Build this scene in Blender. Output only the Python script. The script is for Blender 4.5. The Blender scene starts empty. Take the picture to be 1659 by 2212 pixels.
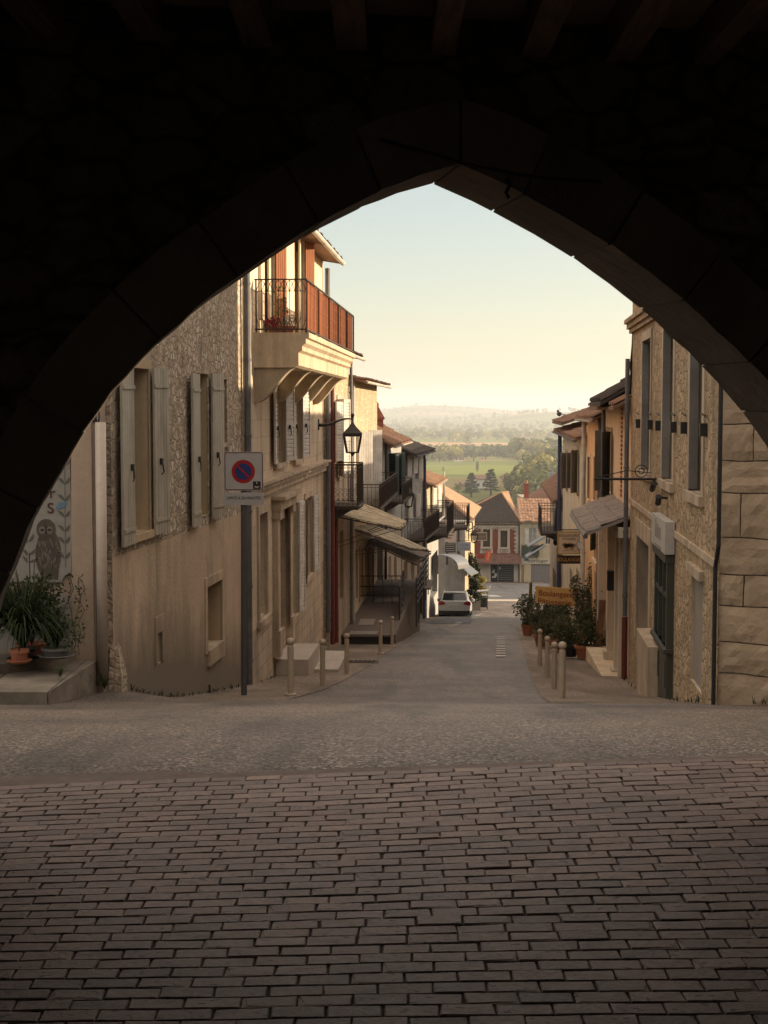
import bpy, math, random
from mathutils import Vector, Matrix, noise
R = random.Random(7)
C = bpy.context.scene.collection
V = Vector
F_PX = 3190.0
PITCH = math.atan(221 / F_PX)
EYE = 1.9
cp, sp = math.cos(PITCH), math.sin(PITCH)

def ray(px, py):
    u = (px - 829.5) / F_PX; v = (1106 - py) / F_PX
    return V((u, cp + v * sp, -sp + v * cp))

def P(px, py, d):
    r = ray(px, py); k = d / r.y
    return V((r.x * k, d, EYE + r.z * k))

def lerp_table(tab, x):
    if x <= tab[0][0]: return tab[0][1]
    for (a, b), (c, d) in zip(tab, tab[1:]):
        if x <= c:
            return b + (d - b) * (x - a) / (c - a)
    return tab[-1][1]

# ground profile along the view: distance -> height (read off the street's slope)
_prof = [(-6, 0.0), (7.9, 0.0)] + [(d, P(829, y, d).z) for d, y in
    [(9.5, 1583), (12, 1545), (16, 1524), (20, 1516), (22, 1510), (26, 1491), (30, 1466), (34.6, 1440), (39.3, 1413),
     (44.2, 1395), (52, 1376), (62, 1359), (82, 1333), (100, 1314), (112, 1304), (118, 1299), (128, 1284), (150, 1257)]]
_prof.append((170, _prof[-1][1] - 0.6))

def gz(d):
    # smoothed profile
    k = .35 if d < 8.6 else min(2.2, .35 + (d - 8.6) * .6)
    return sum(w * lerp_table(_prof, d + o * k) for o, w in ((-1, .1), (-.5, .22), (0, .36), (.5, .22), (1, .1)))

# ------------------------------------------------------------------ materials
MATS = {}
def nt_new(name):
    m = bpy.data.materials.new(name); m.use_nodes = True
    nt = m.node_tree
    b = nt.nodes.get('Principled BSDF')
    return m, nt, b

def N(nt, typ, **kw):
    n = nt.nodes.new(typ)
    for k, v in kw.items():
        if k in n.inputs: n.inputs[k].default_value = v
        else: setattr(n, k, v)
    return n

def coords(nt, kind='Object', scale=(1, 1, 1)):
    tc = nt.nodes.new('ShaderNodeTexCoord'); mp = nt.nodes.new('ShaderNodeMapping')
    mp.inputs['Scale'].default_value = scale
    nt.links.new(tc.outputs[kind], mp.inputs['Vector'])
    return mp.outputs['Vector']

def c4(c): return (c[0], c[1], c[2], 1)

def mixc(nt, a, b, fac):
    m = nt.nodes.new('ShaderNodeMix'); m.data_type = 'RGBA'
    for sock, val in ((m.inputs[6], a), (m.inputs[7], b)):
        if isinstance(val, (tuple, list)): sock.default_value = c4(val)
        else: nt.links.new(val, sock)
    if isinstance(fac, (int, float)): m.inputs[0].default_value = fac
    else: nt.links.new(fac, m.inputs[0])
    return m.outputs[2]

def ramp(nt, val, lo, hi):
    r = nt.nodes.new('ShaderNodeMapRange'); r.inputs[1].default_value = lo; r.inputs[2].default_value = hi
    nt.links.new(val, r.inputs[0]); return r.outputs[0]

def mul(nt, a, b, op='MULTIPLY'):
    m = nt.nodes.new('ShaderNodeMath'); m.operation = op
    for i, v in enumerate((a, b)):
        if isinstance(v, (int, float)): m.inputs[i].default_value = v
        else: nt.links.new(v, m.inputs[i])
    return m.outputs[0]

def noise_(nt, vec, scale, detail=4, rough=.55):
    n = N(nt, 'ShaderNodeTexNoise', Scale=scale, Detail=detail, Roughness=rough)
    nt.links.new(vec, n.inputs['Vector']); return n.outputs['Fac']

def bump(nt, b, h, strength, dist=.02):
    bm = N(nt, 'ShaderNodeBump', Strength=strength, Distance=dist)
    nt.links.new(h, bm.inputs['Height']); nt.links.new(bm.outputs['Normal'], b.inputs['Normal'])

def surf(name, c1, c2=None, scale=2.0, streak=0.0, stain=(.1, .085, .06), bmp=.25, bs=25, rough=.85, metal=0, spec=.3, patch=0.0, patchc=(.2, .17, .14), damp=None, island=0.0):
    if name in MATS: return MATS[name]
    m, nt, b = nt_new(name)
    c2 = c2 or tuple(x * .75 for x in c1)
    vec = coords(nt)
    n1 = noise_(nt, vec, scale, 6, .62)
    col = mixc(nt, c1, c2, ramp(nt, n1, .35, .68))
    n3 = noise_(nt, vec, scale * 9, 4)
    col = mixc(nt, col, tuple(x * .72 for x in c1), mul(nt, ramp(nt, n3, .5, .75), .55))
    if streak:
        sv = coords(nt, 'Object', (1, 1, .16))
        n2 = noise_(nt, sv, 2.6, 5, .6)
        col = mixc(nt, col, stain, mul(nt, ramp(nt, n2, .46, .72), streak))
    if patch:
        n4 = noise_(nt, vec, .9, 7, .7)
        col = mixc(nt, col, patchc, mul(nt, ramp(nt, n4, .55, .6), patch))
    if island:
        gi = nt.nodes.new('ShaderNodeNewGeometry')
        col = mixc(nt, col, tuple(x * .5 for x in c2), mul(nt, gi.outputs['Random Per Island'], island))
    if damp:   # rising damp along the foot of the wall: (slope along the street, height, colour)
        sp_ = nt.nodes.new('ShaderNodeSeparateXYZ'); nt.links.new(vec, sp_.inputs[0])
        hh = mul(nt, sp_.outputs[2], mul(nt, sp_.outputs[1], damp[0]), 'SUBTRACT')
        hh = mul(nt, hh, mul(nt, noise_(nt, coords(nt, 'Object', (1, 1, .4)), 1.6, 6, .65), 1.6), 'SUBTRACT')
        col = mixc(nt, damp[2], col, ramp(nt, hh, damp[1] - .7, damp[1] + .35))
    nt.links.new(col, b.inputs['Base Color'])
    b.inputs['Roughness'].default_value = rough; b.inputs['Metallic'].default_value = metal
    b.inputs['Specular IOR Level'].default_value = spec
    if bmp:
        nb = noise_(nt, vec, bs, 5, .65)
        bump(nt, b, nb, bmp, .02)
    MATS[name] = m; return m

def plain(name, c, rough=.6, metal=0, spec=.4):
    return surf(name, c, tuple(x * .85 for x in c), 6, bmp=.05, rough=rough, metal=metal, spec=spec)

def rubble(name, c1, c2, mortar, scale=4.0, stretch=(1, 1, 1.7), bmp=.9, mw=.07, dist=.06, moss=0, bare=0.0, grime=.4):
    if name in MATS: return MATS[name]
    m, nt, b = nt_new(name)
    vec0 = coords(nt, 'Object', stretch)
    def warp(src, sc, amt):
        nd = N(nt, 'ShaderNodeTexNoise', Scale=sc, Detail=4, Roughness=.6); nt.links.new(src, nd.inputs['Vector'])
        ad = nt.nodes.new('ShaderNodeVectorMath'); ad.operation = 'MULTIPLY_ADD'
        nt.links.new(nd.outputs['Color'], ad.inputs[0]); ad.inputs[1].default_value = (amt,) * 3; nt.links.new(src, ad.inputs[2]); return ad.outputs[0]
    wv = warp(warp(vec0, 1.3, .38), 6.0, .06)
    ve = N(nt, 'ShaderNodeTexVoronoi', feature='DISTANCE_TO_EDGE', Scale=scale); nt.links.new(wv, ve.inputs['Vector'])
    vc = N(nt, 'ShaderNodeTexVoronoi', feature='F1', Scale=scale); nt.links.new(wv, vc.inputs['Vector'])
    sep = nt.nodes.new('ShaderNodeSeparateColor'); nt.links.new(vc.outputs['Color'], sep.inputs[0])
    v1 = coords(nt)
    n1 = noise_(nt, v1, 16, 8, .72); n0 = noise_(nt, v1, 5, 6, .65)
    big = noise_(nt, v1, .8, 5, .6)
    col = mixc(nt, c1, c2, sep.outputs[0])
    col = mixc(nt, col, tuple(min(.75, x * 1.3) for x in c1), mul(nt, ramp(nt, sep.outputs[1], .7, .9), .6))
    edge = ramp(nt, mul(nt, ve.outputs['Distance'], mul(nt, mul(nt, n0, .16), .08, 'SUBTRACT'), 'ADD'), mw * .1, mw * 1.3)
    if bare: edge = mul(nt, edge, ramp(nt, mul(nt, sep.outputs[2], mul(nt, n0, .5), 'ADD'), bare, bare + .18))
    mcol = mixc(nt, mortar, tuple(x * .6 for x in mortar), ramp(nt, n0, .42, .6))
    col = mixc(nt, mcol, col, edge)
    col = mixc(nt, col, tuple(x * .42 for x in c2), mul(nt, ramp(nt, n1, .5, .66), .75))
    col = mixc(nt, col, mortar, mul(nt, ramp(nt, n0, .56, .72), .35))
    col = mixc(nt, col, tuple(x * .6 for x in mortar), mul(nt, ramp(nt, big, .5, .72), .5))
    if grime: col = mixc(nt, col, tuple(x * .38 for x in mortar), mul(nt, ramp(nt, noise_(nt, coords(nt, 'Object', (1, 1, .2)), 1.5, 7, .65), .5, .72), grime))
    if moss: col = mixc(nt, col, (.09, .08, .045), mul(nt, ramp(nt, noise_(nt, v1, .45, 5), .5, .66), moss))
    nt.links.new(col, b.inputs['Base Color']); b.inputs['Roughness'].default_value = .95
    b.inputs['Specular IOR Level'].default_value = .15
    hgt = mul(nt, mul(nt, ramp(nt, ve.outputs['Distance'], 0, .14), .8), mul(nt, n1, 1.3), 'ADD')
    bump(nt, b, hgt, bmp, dist)
    MATS[name] = m; return m

def bricks(name, c1, c2, mortar, w, h, ms=.01, bmp=.6, rough=.85, noise_amt=.5, dirt=None, spec=.3, off=.5, warp=0.0, pits=0.0, grime=0.0):
    if name in MATS: return MATS[name]
    m, nt, b = nt_new(name)
    vec = coords(nt, 'UV')
    if warp:
        nd = N(nt, 'ShaderNodeTexNoise', Scale=2.2, Detail=3); nt.links.new(vec, nd.inputs['Vector'])
        add = nt.nodes.new('ShaderNodeVectorMath'); add.operation = 'MULTIPLY_ADD'
        nt.links.new(nd.outputs['Color'], add.inputs[0]); add.inputs[1].default_value = (warp, warp, 0); nt.links.new(vec, add.inputs[2])
        vec2 = add.outputs[0]
    else: vec2 = vec
    bt = N(nt, 'ShaderNodeTexBrick', Scale=1.0)
    bt.inputs['Color1'].default_value = c4(c1); bt.inputs['Color2'].default_value = c4(c2); bt.inputs['Mortar'].default_value = c4(mortar)
    bt.inputs['Mortar Size'].default_value = ms; bt.inputs['Brick Width'].default_value = w; bt.inputs['Row Height'].default_value = h
    bt.inputs['Mortar Smooth'].default_value = .3
    bt.offset = off
    nt.links.new(vec2, bt.inputs['Vector'])
    n1 = noise_(nt, vec, 22, 6, .7); n2 = noise_(nt, vec, .7, 5, .6); n3 = noise_(nt, vec, 60, 3, .6)
    col = mixc(nt, bt.outputs['Color'], tuple(x * .45 for x in c2), mul(nt, ramp(nt, n1, .52, .7), noise_amt))
    col = mixc(nt, col, dirt or tuple(x * .5 for x in c1), mul(nt, ramp(nt, n2, .45, .7), .5))
    if grime: col = mixc(nt, col, tuple(x * .4 for x in mortar), mul(nt, ramp(nt, noise_(nt, coords(nt, 'Object', (1, 1, .17)), 1.7, 7, .66), .48, .7), grime))
    if pits:
        npit = noise_(nt, coords(nt, 'UV', (1, 2, 1)), 26, 3, .5); col = mixc(nt, col, (.03, .022, .018), mul(nt, ramp(nt, npit, .655, .7), pits))
    nt.links.new(col, b.inputs['Base Color']); b.inputs['Roughness'].default_value = rough
    b.inputs['Specular IOR Level'].default_value = spec
    inv = mul(nt, 1.0, bt.outputs['Fac'], 'SUBTRACT')
    hgt = mul(nt, inv, mul(nt, mul(nt, n1, .5), mul(nt, n3, .15), 'ADD'), 'ADD')
    bump(nt, b, hgt, bmp, .012)
    MATS[name] = m; return m

def gravelly(name, c1, c2, light, scale=55, rough=.7, bmp=.6, spec=.4):
    if name in MATS: return MATS[name]
    m, nt, b = nt_new(name)
    vec = coords(nt)
    vo = N(nt, 'ShaderNodeTexVoronoi', feature='F1', Scale=scale); nt.links.new(vec, vo.inputs['Vector'])
    sep = nt.nodes.new('ShaderNodeSeparateColor'); nt.links.new(vo.outputs['Color'], sep.inputs[0])
    big = noise_(nt, vec, .35, 6, .6); mid = noise_(nt, vec, 2.5, 5, .65)
    col = mixc(nt, c1, c2, ramp(nt, sep.outputs[0], .1, .8))
    col = mixc(nt, col, light, mul(nt, ramp(nt, sep.outputs[1], .72, .95), .9))
    col = mixc(nt, col, tuple(x * .5 for x in c1), mul(nt, ramp(nt, big, .42, .7), .7))
    col = mixc(nt, col, tuple(x * 1.25 for x in c2), mul(nt, ramp(nt, mid, .52, .75), .45))
    tr_ = noise_(nt, coords(nt, 'Object', (1.3, .045, 1)), 1.0, 5, .6)   # worn wheel tracks and tar smears along the street
    col = mixc(nt, col, tuple(x * .62 for x in c1), mul(nt, ramp(nt, tr_, .5, .68), .7))
    col = mixc(nt, col, tuple(min(.6, x * 1.6) for x in c2), mul(nt, ramp(nt, noise_(nt, coords(nt, 'Object', (.8, .06, 1)), 1.4, 5, .6), .54, .72), .5))
    nt.links.new(col, b.inputs['Base Color'])
    rr = ramp(nt, sep.outputs[2], 0, 1); rr = mul(nt, mul(nt, rr, .35), rough - .2, 'ADD')
    nt.links.new(rr, b.inputs['Roughness']); b.inputs['Specular IOR Level'].default_value = spec
    hgt = mul(nt, mul(nt, vo.outputs['Distance'], -1.0), mul(nt, mid, .8), 'ADD')
    bump(nt, b, hgt, bmp, .012)
    MATS[name] = m; return m

def wood(name, c1, c2, axis=2, scale=3, rough=.75, bmp=.4):
    if name in MATS: return MATS[name]
    m, nt, b = nt_new(name)
    sc = [9, 9, 9]; sc[axis] = .7
    vec = coords(nt, 'Object', sc)
    n1 = noise_(nt, vec, scale, 6, .7)
    col = mixc(nt, c1, c2, ramp(nt, n1, .38, .62))
    nt.links.new(col, b.inputs['Base Color']); b.inputs['Roughness'].default_value = rough
    b.inputs['Specular IOR Level'].default_value = .25
    bump(nt, b, n1, bmp, .01)
    MATS[name] = m; return m

def leafmat(name, c1, c2, scale=1.5):
    if name in MATS: return MATS[name]
    m, nt, b = nt_new(name)
    vec = coords(nt)
    n1 = noise_(nt, vec, scale, 3)
    oi = nt.nodes.new('ShaderNodeObjectInfo')
    col = mixc(nt, c1, c2, ramp(nt, n1, .35, .65))
    nt.links.new(col, b.inputs['Base Color']); b.inputs['Roughness'].default_value = .6
    b.inputs['Specular IOR Level'].default_value = .25
    tr = nt.nodes.new('ShaderNodeBsdfTranslucent'); nt.links.new(col, tr.inputs['Color'])
    mx = nt.nodes.new('ShaderNodeMixShader'); mx.inputs[0].default_value = .35
    out = nt.nodes.get('Material Output')
    nt.links.new(b.outputs[0], mx.inputs[1]); nt.links.new(tr.outputs[0], mx.inputs[2]); nt.links.new(mx.outputs[0], out.inputs['Surface'])
    MATS[name] = m; return m

def glass(name='dark_glass', c=(.02, .022, .025)):
    if name in MATS: return MATS[name]
    m, nt, b = nt_new(name)
    b.inputs['Base Color'].default_value = c4(c); b.inputs['Roughness'].default_value = .08
    b.inputs['Specular IOR Level'].default_value = .6
    MATS[name] = m; return m

# ------------------------------------------------------------------ mesh collecting
LOC = {}
class MB:
    def __init__(s): s.v = []; s.f = []; s.m = []; s.uv = {}
    def face(s, pts, mi=0, uv=None):
        i = len(s.v); s.v += [tuple(p) for p in pts]
        if uv: s.uv[len(s.f)] = uv
        s.f.append(tuple(range(i, i + len(pts)))); s.m.append(mi)
    def mesh(s, vs, fs, mi=0):
        i = len(s.v); s.v += [tuple(p) for p in vs]
        for f in fs: s.f.append(tuple(k + i for k in f)); s.m.append(mi)
    def box(s, o, a, b, c, mi=0):
        o, a, b, c = V(o), V(a), V(b), V(c)
        vs = [o, o + a, o + a + b, o + b, o + c, o + a + c, o + a + b + c, o + b + c]
        s.mesh(vs, [(0, 3, 2, 1), (4, 5, 6, 7), (0, 1, 5, 4), (1, 2, 6, 5), (2, 3, 7, 6), (3, 0, 4, 7)], mi)
    def abox(s, x0, y0, z0, x1, y1, z1, mi=0):
        s.box((x0, y0, z0), (x1 - x0, 0, 0), (0, y1 - y0, 0), (0, 0, z1 - z0), mi)
    def prism(s, poly, ext, mi=0):
        n = len(poly); ext = V(ext)
        vs = [V(p) for p in poly] + [V(p) + ext for p in poly]
        fs = [tuple(range(n))[::-1], tuple(range(n, 2 * n))] + [(i, (i + 1) % n, n + (i + 1) % n, n + i) for i in range(n)]
        s.mesh(vs, fs, mi)
    def tube(s, pts, r, n=6, mi=0, closed=False):
        pts = [V(p) for p in pts]; k = len(pts); vs = []; fs = []
        rr = r if isinstance(r, (list, tuple)) else [r] * k
        up = V((0, 0, 1))
        for i, p in enumerate(pts):
            a = pts[(i - 1) % k] if (i or closed) else p; b = pts[(i + 1) % k] if (i < k - 1 or closed) else p
            t = (b - a); t = t.normalized() if t.length > 1e-9 else V((0, 0, 1))
            ref = up if abs(t.z) < .95 else V((1, 0, 0))
            x = t.cross(ref).normalized(); y = t.cross(x)
            for j in range(n):
                q = 2 * math.pi * (j + .5) / n
                vs.append(p + (x * math.cos(q) + y * math.sin(q)) * rr[i])
        m = k if closed else k - 1
        for i in range(m):
            a = i * n; b = ((i + 1) % k) * n
            for j in range(n): fs.append((a + j, a + (j + 1) % n, b + (j + 1) % n, b + j))
        if not closed: fs += [tuple(range(n))[::-1], tuple(range((k - 1) * n, k * n))]
        s.mesh(vs, fs, mi)
    def lathe(s, c, prof, n=16, mi=0):
        c = V(c); vs = []; fs = []
        for r, z in prof:
            for j in range(n):
                q = 2 * math.pi * j / n; vs.append(c + V((r * math.cos(q), r * math.sin(q), z)))
        for i in range(len(prof) - 1):
            for j in range(n): fs.append((i * n + j, i * n + (j + 1) % n, (i + 1) * n + (j + 1) % n, (i + 1) * n + j))
        fs += [tuple(range(n))[::-1], tuple(range((len(prof) - 1) * n, len(prof) * n))]
        s.mesh(vs, fs, mi)
    def build(s, name, mats, parent=None, loc=None, smooth=False):
        base = LOC[parent.name] if parent else V(loc or (0, 0, 0))
        me = bpy.data.meshes.new(name)
        me.from_pydata([tuple(V(p) - base) for p in s.v], [], s.f)
        for m in (mats if isinstance(mats, (list, tuple)) else [mats]): me.materials.append(m)
        me.polygons.foreach_set('material_index', s.m)
        if s.uv:
            l = me.uv_layers.new(name='UVMap')
            for fi, uvs in s.uv.items():
                p = me.polygons[fi]
                for k, li in enumerate(p.loop_indices): l.data[li].uv = uvs[k]
        if smooth: me.polygons.foreach_set('use_smooth', [True] * len(me.polygons))
        o = bpy.data.objects.new(name, me); C.objects.link(o)
        if parent: o.parent = parent
        else: o.location = base
        LOC[o.name] = base
        return o

def thing(name, label, cat, loc, group=None):
    o = bpy.data.objects.new(name, None); C.objects.link(o); o.location = loc
    o.empty_display_size = .2
    o['label'] = label; o['category'] = cat
    if group: o['group'] = group
    LOC[o.name] = V(loc); return o

def tag(o, label, cat, group=None):
    o['label'] = label; o['category'] = cat
    if group: o['group'] = group
    return o

def struct(o, label=None, kind='structure'):
    o['kind'] = kind
    if label: o['label'] = label
    return o

def marks(parent, x0, x1, z, h, y, m, seed=1, name='faded_lettering'):
    # writing too worn to read: a row of letter-sized strokes
    rn = random.Random(seed); mb = MB(); x = x0
    while x < x1:
        w = h * rn.uniform(.3, .6); k = rn.randint(0, 2)
        mb.abox(x, y - .006, z, x + w * .28, y, z + h)
        if k != 1: mb.abox(x + w * .28, y - .006, z + h * .78, x + w, y, z + h)
        if k != 0: mb.abox(x + w * .28, y - .006, z, x + w, y, z + h * .2)
        if k == 2: mb.abox(x + w * .74, y - .006, z + h * .2, x + w, y, z + h * .78)
        x += w + h * .22
    return mb.build(name, m, parent)

def dup(root, loc, label):
    r = root.copy(); C.objects.link(r); r.location = loc; r['label'] = label; LOC[r.name] = V(loc)
    for ch in root.children:
        c = ch.copy(); C.objects.link(c); c.parent = r
        for g in ch.children:
            d = g.copy(); C.objects.link(d); d.parent = c
    return r

def text(name, body, centre, right, up, size, m, parent, sx=1.0, ext=.004, align='CENTER'):
    cu = bpy.data.curves.new(name, 'FONT'); cu.body = body; cu.size = size; cu.extrude = ext
    cu.align_x = align; cu.align_y = 'CENTER'; cu.materials.append(m)
    o = bpy.data.objects.new(name, cu); C.objects.link(o)
    x = V(right).normalized(); y = V(up).normalized(); z = x.cross(y)
    base = LOC[parent.name]
    M = Matrix((x, y, z)).transposed().to_4x4() @ Matrix.Diagonal((sx, 1, 1, 1))
    M.translation = V(centre) - base
    bpy.context.view_layer.update()
    me = bpy.data.meshes.new_from_object(o.evaluated_get(bpy.context.evaluated_depsgraph_get()))
    me.transform(M); bpy.data.objects.remove(o); bpy.data.curves.remove(cu)
    me.materials.clear(); me.materials.append(m)
    o = bpy.data.objects.new(name, me); C.objects.link(o); o.parent = parent
    LOC[o.name] = base
    return o

# ------------------------------------------------------------------ facades
class Fac:
    def __init__(s, x0, y0, x1, y1, side):
        s.p = V((x0, y0, 0)); d = V((x1 - x0, y1 - y0, 0)); s.L = d.length; s.t = d / s.L
        s.n = V((s.t.y, -s.t.x, 0)) * side
    def W(s, a, z, o=0): return V((s.p.x + s.t.x * a + s.n.x * o, s.p.y + s.t.y * a + s.n.y * o, z))
    def sz(s, px, py, o=0):
        r = ray(px, py); q = s.p + s.n * o
        k = q.xy.dot(s.n.xy) / r.xy.dot(s.n.xy)
        w = V((r.x * k, r.y * k, EYE + r.z * k))
        return (w - q).dot(s.t), w.z
    def rect(s, pa, yt, yb, pb, o=0):
        ym = (yt + yb) / 2
        a, zt = s.sz(pa, yt, o); a = s.sz(pa, ym, o)[0]; zb = s.sz(pa, yb, o)[1]; b = s.sz(pb, ym, o)[0]
        return (min(a, b), max(a, b), zb, zt)

class House:
    def __init__(s, name, label, F, zb, zt, depth, mats, bands=None, cat='house', reveal=None, side=None):
        s.F = F; s.zb = zb; s.zt = zt; s.depth = depth; s.mats = list(mats) if isinstance(mats, (list, tuple)) else [mats]; s.side = side; s.rev = None
        if reveal: s.rev = len(s.mats); s.mats.append(reveal)
        s.bands = bands or []; s.ops = []
        m = F.W(F.L / 2, gz(F.W(F.L / 2, 0).y), -.5)
        s.root = thing(name, label, cat, m)
    def bx(s, mb, a0, a1, z0, z1, o0, o1, mi=0):
        F = s.F; mb.box(F.W(a0, z0, o0), F.t * (a1 - a0), F.n * (o1 - o0), V((0, 0, z1 - z0)), mi)
    def finish(s):
        F = s.F; mb = MB(); ss = {0.0, F.L - .01}; zz = {s.zb, s.zt}
        for (a, b, c, d, r) in s.ops: ss |= {a, b}; zz |= {c, d}
        for z, mi in s.bands: zz.add(z)
        ss = sorted(x for x in ss if 0 <= x <= F.L - .01); zz = sorted(x for x in zz if s.zb <= x <= s.zt)
        for a, b in zip(ss, ss[1:]):
            for c, d in zip(zz, zz[1:]):
                ma, mc = (a + b) / 2, (c + d) / 2
                if any(o[0] < ma < o[1] and o[2] < mc < o[3] for o in s.ops): continue
                mi = 0
                for z, k in s.bands:
                    if mc > z: mi = k
                mb.face([F.W(a, c), F.W(b, c), F.W(b, d), F.W(a, d)], mi, [(a, c), (b, c), (b, d), (a, d)])
        for (a, b, c, d, r) in s.ops:
            mi = 0
            for z, k in s.bands:
                if (c + d) / 2 > z: mi = k
            if s.rev is not None: mi = s.rev
            for q in ([(a, c, 0), (a, d, 0), (a, d, -r), (a, c, -r)], [(b, c, 0), (b, c, -r), (b, d, -r), (b, d, 0)],
                      [(a, d, 0), (b, d, 0), (b, d, -r), (a, d, -r)], [(a, c, 0), (a, c, -r), (b, c, -r), (b, c, 0)]):
                mb.face([F.W(*x) for x in q], mi, [(x[0] + x[2], x[1]) for x in q])
            mb.face([F.W(a, c, -r - .08), F.W(b, c, -r - .08), F.W(b, d, -r - .08), F.W(a, d, -r - .08)], mi, [(0, 0)] * 4)
        L, D = F.L - .01, s.depth
        lastmi = s.side if s.side is not None else s.bands[-1][1] if s.bands else 0
        for q in ([(0, s.zb, 0), (0, s.zt, 0), (0, s.zt, -D), (0, s.zb, -D)], [(L, s.zb, 0), (L, s.zb, -D), (L, s.zt, -D), (L, s.zt, 0)],
                  [(0, s.zb, -D), (0, s.zt, -D), (L, s.zt, -D), (L, s.zb, -D)], [(0, s.zt, 0), (L, s.zt, 0), (L, s.zt, -D), (0, s.zt, -D)]):
            mb.face([F.W(*x) for x in q], lastmi, [(x[0] - x[2], x[1]) for x in q])
        s.wall = mb.build('wall', s.mats, s.root)
        return s
    def hole(s, rect, r=.2): s.ops.append((*rect, r))
    def window(s, rect, r=.2, fm=None, gm=None, nx=2, ny=3, fw=.06, name='window'):
        s.hole(rect, r); a, b, c, d = rect; mb = MB(); o = -r + .02
        s.bx(mb, a, a + fw, c, d, o - .05, o + .03); s.bx(mb, b - fw, b, c, d, o - .05, o + .03)
        s.bx(mb, a + fw, b - fw, c, c + fw, o - .05, o + .028); s.bx(mb, a + fw, b - fw, d - fw, d, o - .05, o + .028)
        for i in range(1, nx):
            x = a + (b - a) * i / nx; s.bx(mb, x - .025, x + .025, c + fw, d - fw, o - .04, o + .02)
        for i in range(1, ny):
            z = c + (d - c) * i / ny; s.bx(mb, a + fw, b - fw, z - .018, z + .018, o - .035, o + .012)
        w = mb.build(name, fm or M_white, s.root)
        g = MB(); s.bx(g, a + fw * .5, b - fw * .5, c + fw * .5, d - fw * .5, o - .03, o - .015)
        g.build('pane', gm or glass(), w)
        return w
    def blind(s, rect, m, r=.15, name='door', planks=5, groove=.012, handle=True):
        s.hole(rect, r); a, b, c, d = rect; mb = MB(); k = planks
        for i in range(k):
            s.bx(mb, a + (b - a) * i / k + groove / 2, a + (b - a) * (i + 1) / k - groove / 2, c, d, -r - .05, -r + .01)
        s.bx(mb, a, b, c + .02, d - .02, -r - .06, -r - .015)
        return mb.build(name, m, s.root)
    def surround(s, rect, w, m, pr=.03, name='window_surround', sill=True, top=0.0):
        a, b, c, d = rect; mb = MB()
        s.bx(mb, a - w, a, c, d, -.02, pr); s.bx(mb, b, b + w, c, d, -.02, pr)
        s.bx(mb, a - w, b + w, d, d + w + top, -.02, pr + .003)
        if sill: s.bx(mb, a - w - .03, b + w + .03, c - w * .8, c, -.02, pr + .05)
        return mb.build(name, m, s.root)
    def shutter(s, hinge, w, z0, z1, dirn, ang, m, hm=None, planks=5, strap=True, louvre=False):
        F = s.F; q = math.radians(ang)
        u = F.t * (dirn * math.cos(q)) + F.n * math.sin(q); nn = F.n * math.cos(q) - F.t * (dirn * math.sin(q))
        o = F.W(hinge, z0, .05); mb = MB(); z = V((0, 0, z1 - z0))
        if louvre:
            mb.box(o, u * .06, nn * .04, z); mb.box(o + u * (w - .06), u * .06, nn * .04, z)
            for zz in (0, (z1 - z0) * .45, z1 - z0 - .09): mb.box(o + u * .06 + V((0, 0, zz)), u * (w - .12), nn * .037, V((0, 0, .09)))
            k = int((z1 - z0) / .09)
            for i in range(k): mb.box(o + u * .06 + nn * .004 + V((0, 0, .05 + i * .09)), u * (w - .12), nn * .022 + V((0, 0, -.03)), V((0, 0, .06)))
        else:
            for i in range(planks): mb.box(o + u * (w * i / planks + .004), u * (w / planks - .008), nn * .035, z)
            mb.box(o + nn * .006 + V((0, 0, .01)), u * w, nn * .02, z - V((0, 0, .02)))
        if strap and not louvre:
            for zz in (.18, (z1 - z0) - .28): mb.box(o + nn * .036 + V((0, 0, zz)), u * (w * .96), nn * .014, V((0, 0, .05)))
        ob = mb.build('shutter', m, s.root)
        if strap:
            h = MB()
            z_ = (z1 - z0) * .42; h.box(o + u * (w * .3) + nn * .034 + V((0, 0, z_)), u * .05, nn * .04, V((0, 0, .09)))
            h.tube([o + u * (w * .3 + .025) + nn * .07 + V((0, 0, z_ + .02)), o + u * (w * .3 + .05) + nn * .08 + V((0, 0, z_ - .1)), o + u * (w * .3 + .02) + nn * .06 + V((0, 0, z_ - .14))], .012, 5)
            h.build('latch', hm or M_iron, ob)
        return ob
    def panel(s, name, rect, o0, o1, m):
        mb = MB(); s.bx(mb, *rect, o0, o1); return mb.build(name, m, s.root)
    def pipe(s, a, z0, z1, m, r=.05, o=.09, lower=None, lz=None):
        mb = MB(); mb.tube([s.F.W(a, z0, o), s.F.W(a, z1, o)], r, 10)
        k = max(1, int((z1 - z0) / 1.6))
        for i in range(k + 1):
            z = z0 + (z1 - z0) * (i + .3) / (k + 1); mb.tube([s.F.W(a, z, o), s.F.W(a, z + .05, o)], r + .012, 10)
        p = mb.build('downpipe', m, s.root, smooth=False)
        if lower:
            q = MB(); q.tube([s.F.W(a, z0 - .02, o), s.F.W(a, lz, o)], r + .014, 10); q.build('pipe_boot', lower, p)
        return p
    def roof(s, over, rise, m, depth=None, a0=0, a1=None, zt=None, gutter=None, back=.3, drop=None, name='roof'):
        F = s.F; D = depth or s.depth; a1 = F.L if a1 is None else a1; zt = s.zt if zt is None else zt
        mb = roof_sheet(lambda a, o, z: F.W(a, z, o), a0, a1, over, -D, zt + .05 - rise * over / D, zt + .05 + rise)
        r = mb.build(name, m, s.root)
        if gutter:
            g = MB(); zz = zt - rise * over / D
            half = [(math.cos(x) * .075, math.sin(x) * .075) for x in [math.pi * (1 + i / 6) for i in range(7)]]
            pts = [F.W(a0, zz + .0 + b, over + a) for a, b in half] + [F.W(a0, zz + b * .8, over + a * .8) for a, b in half[::-1]]
            g.prism(pts, F.t * (a1 - a0)); g.build('gutter', gutter, r)
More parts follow.
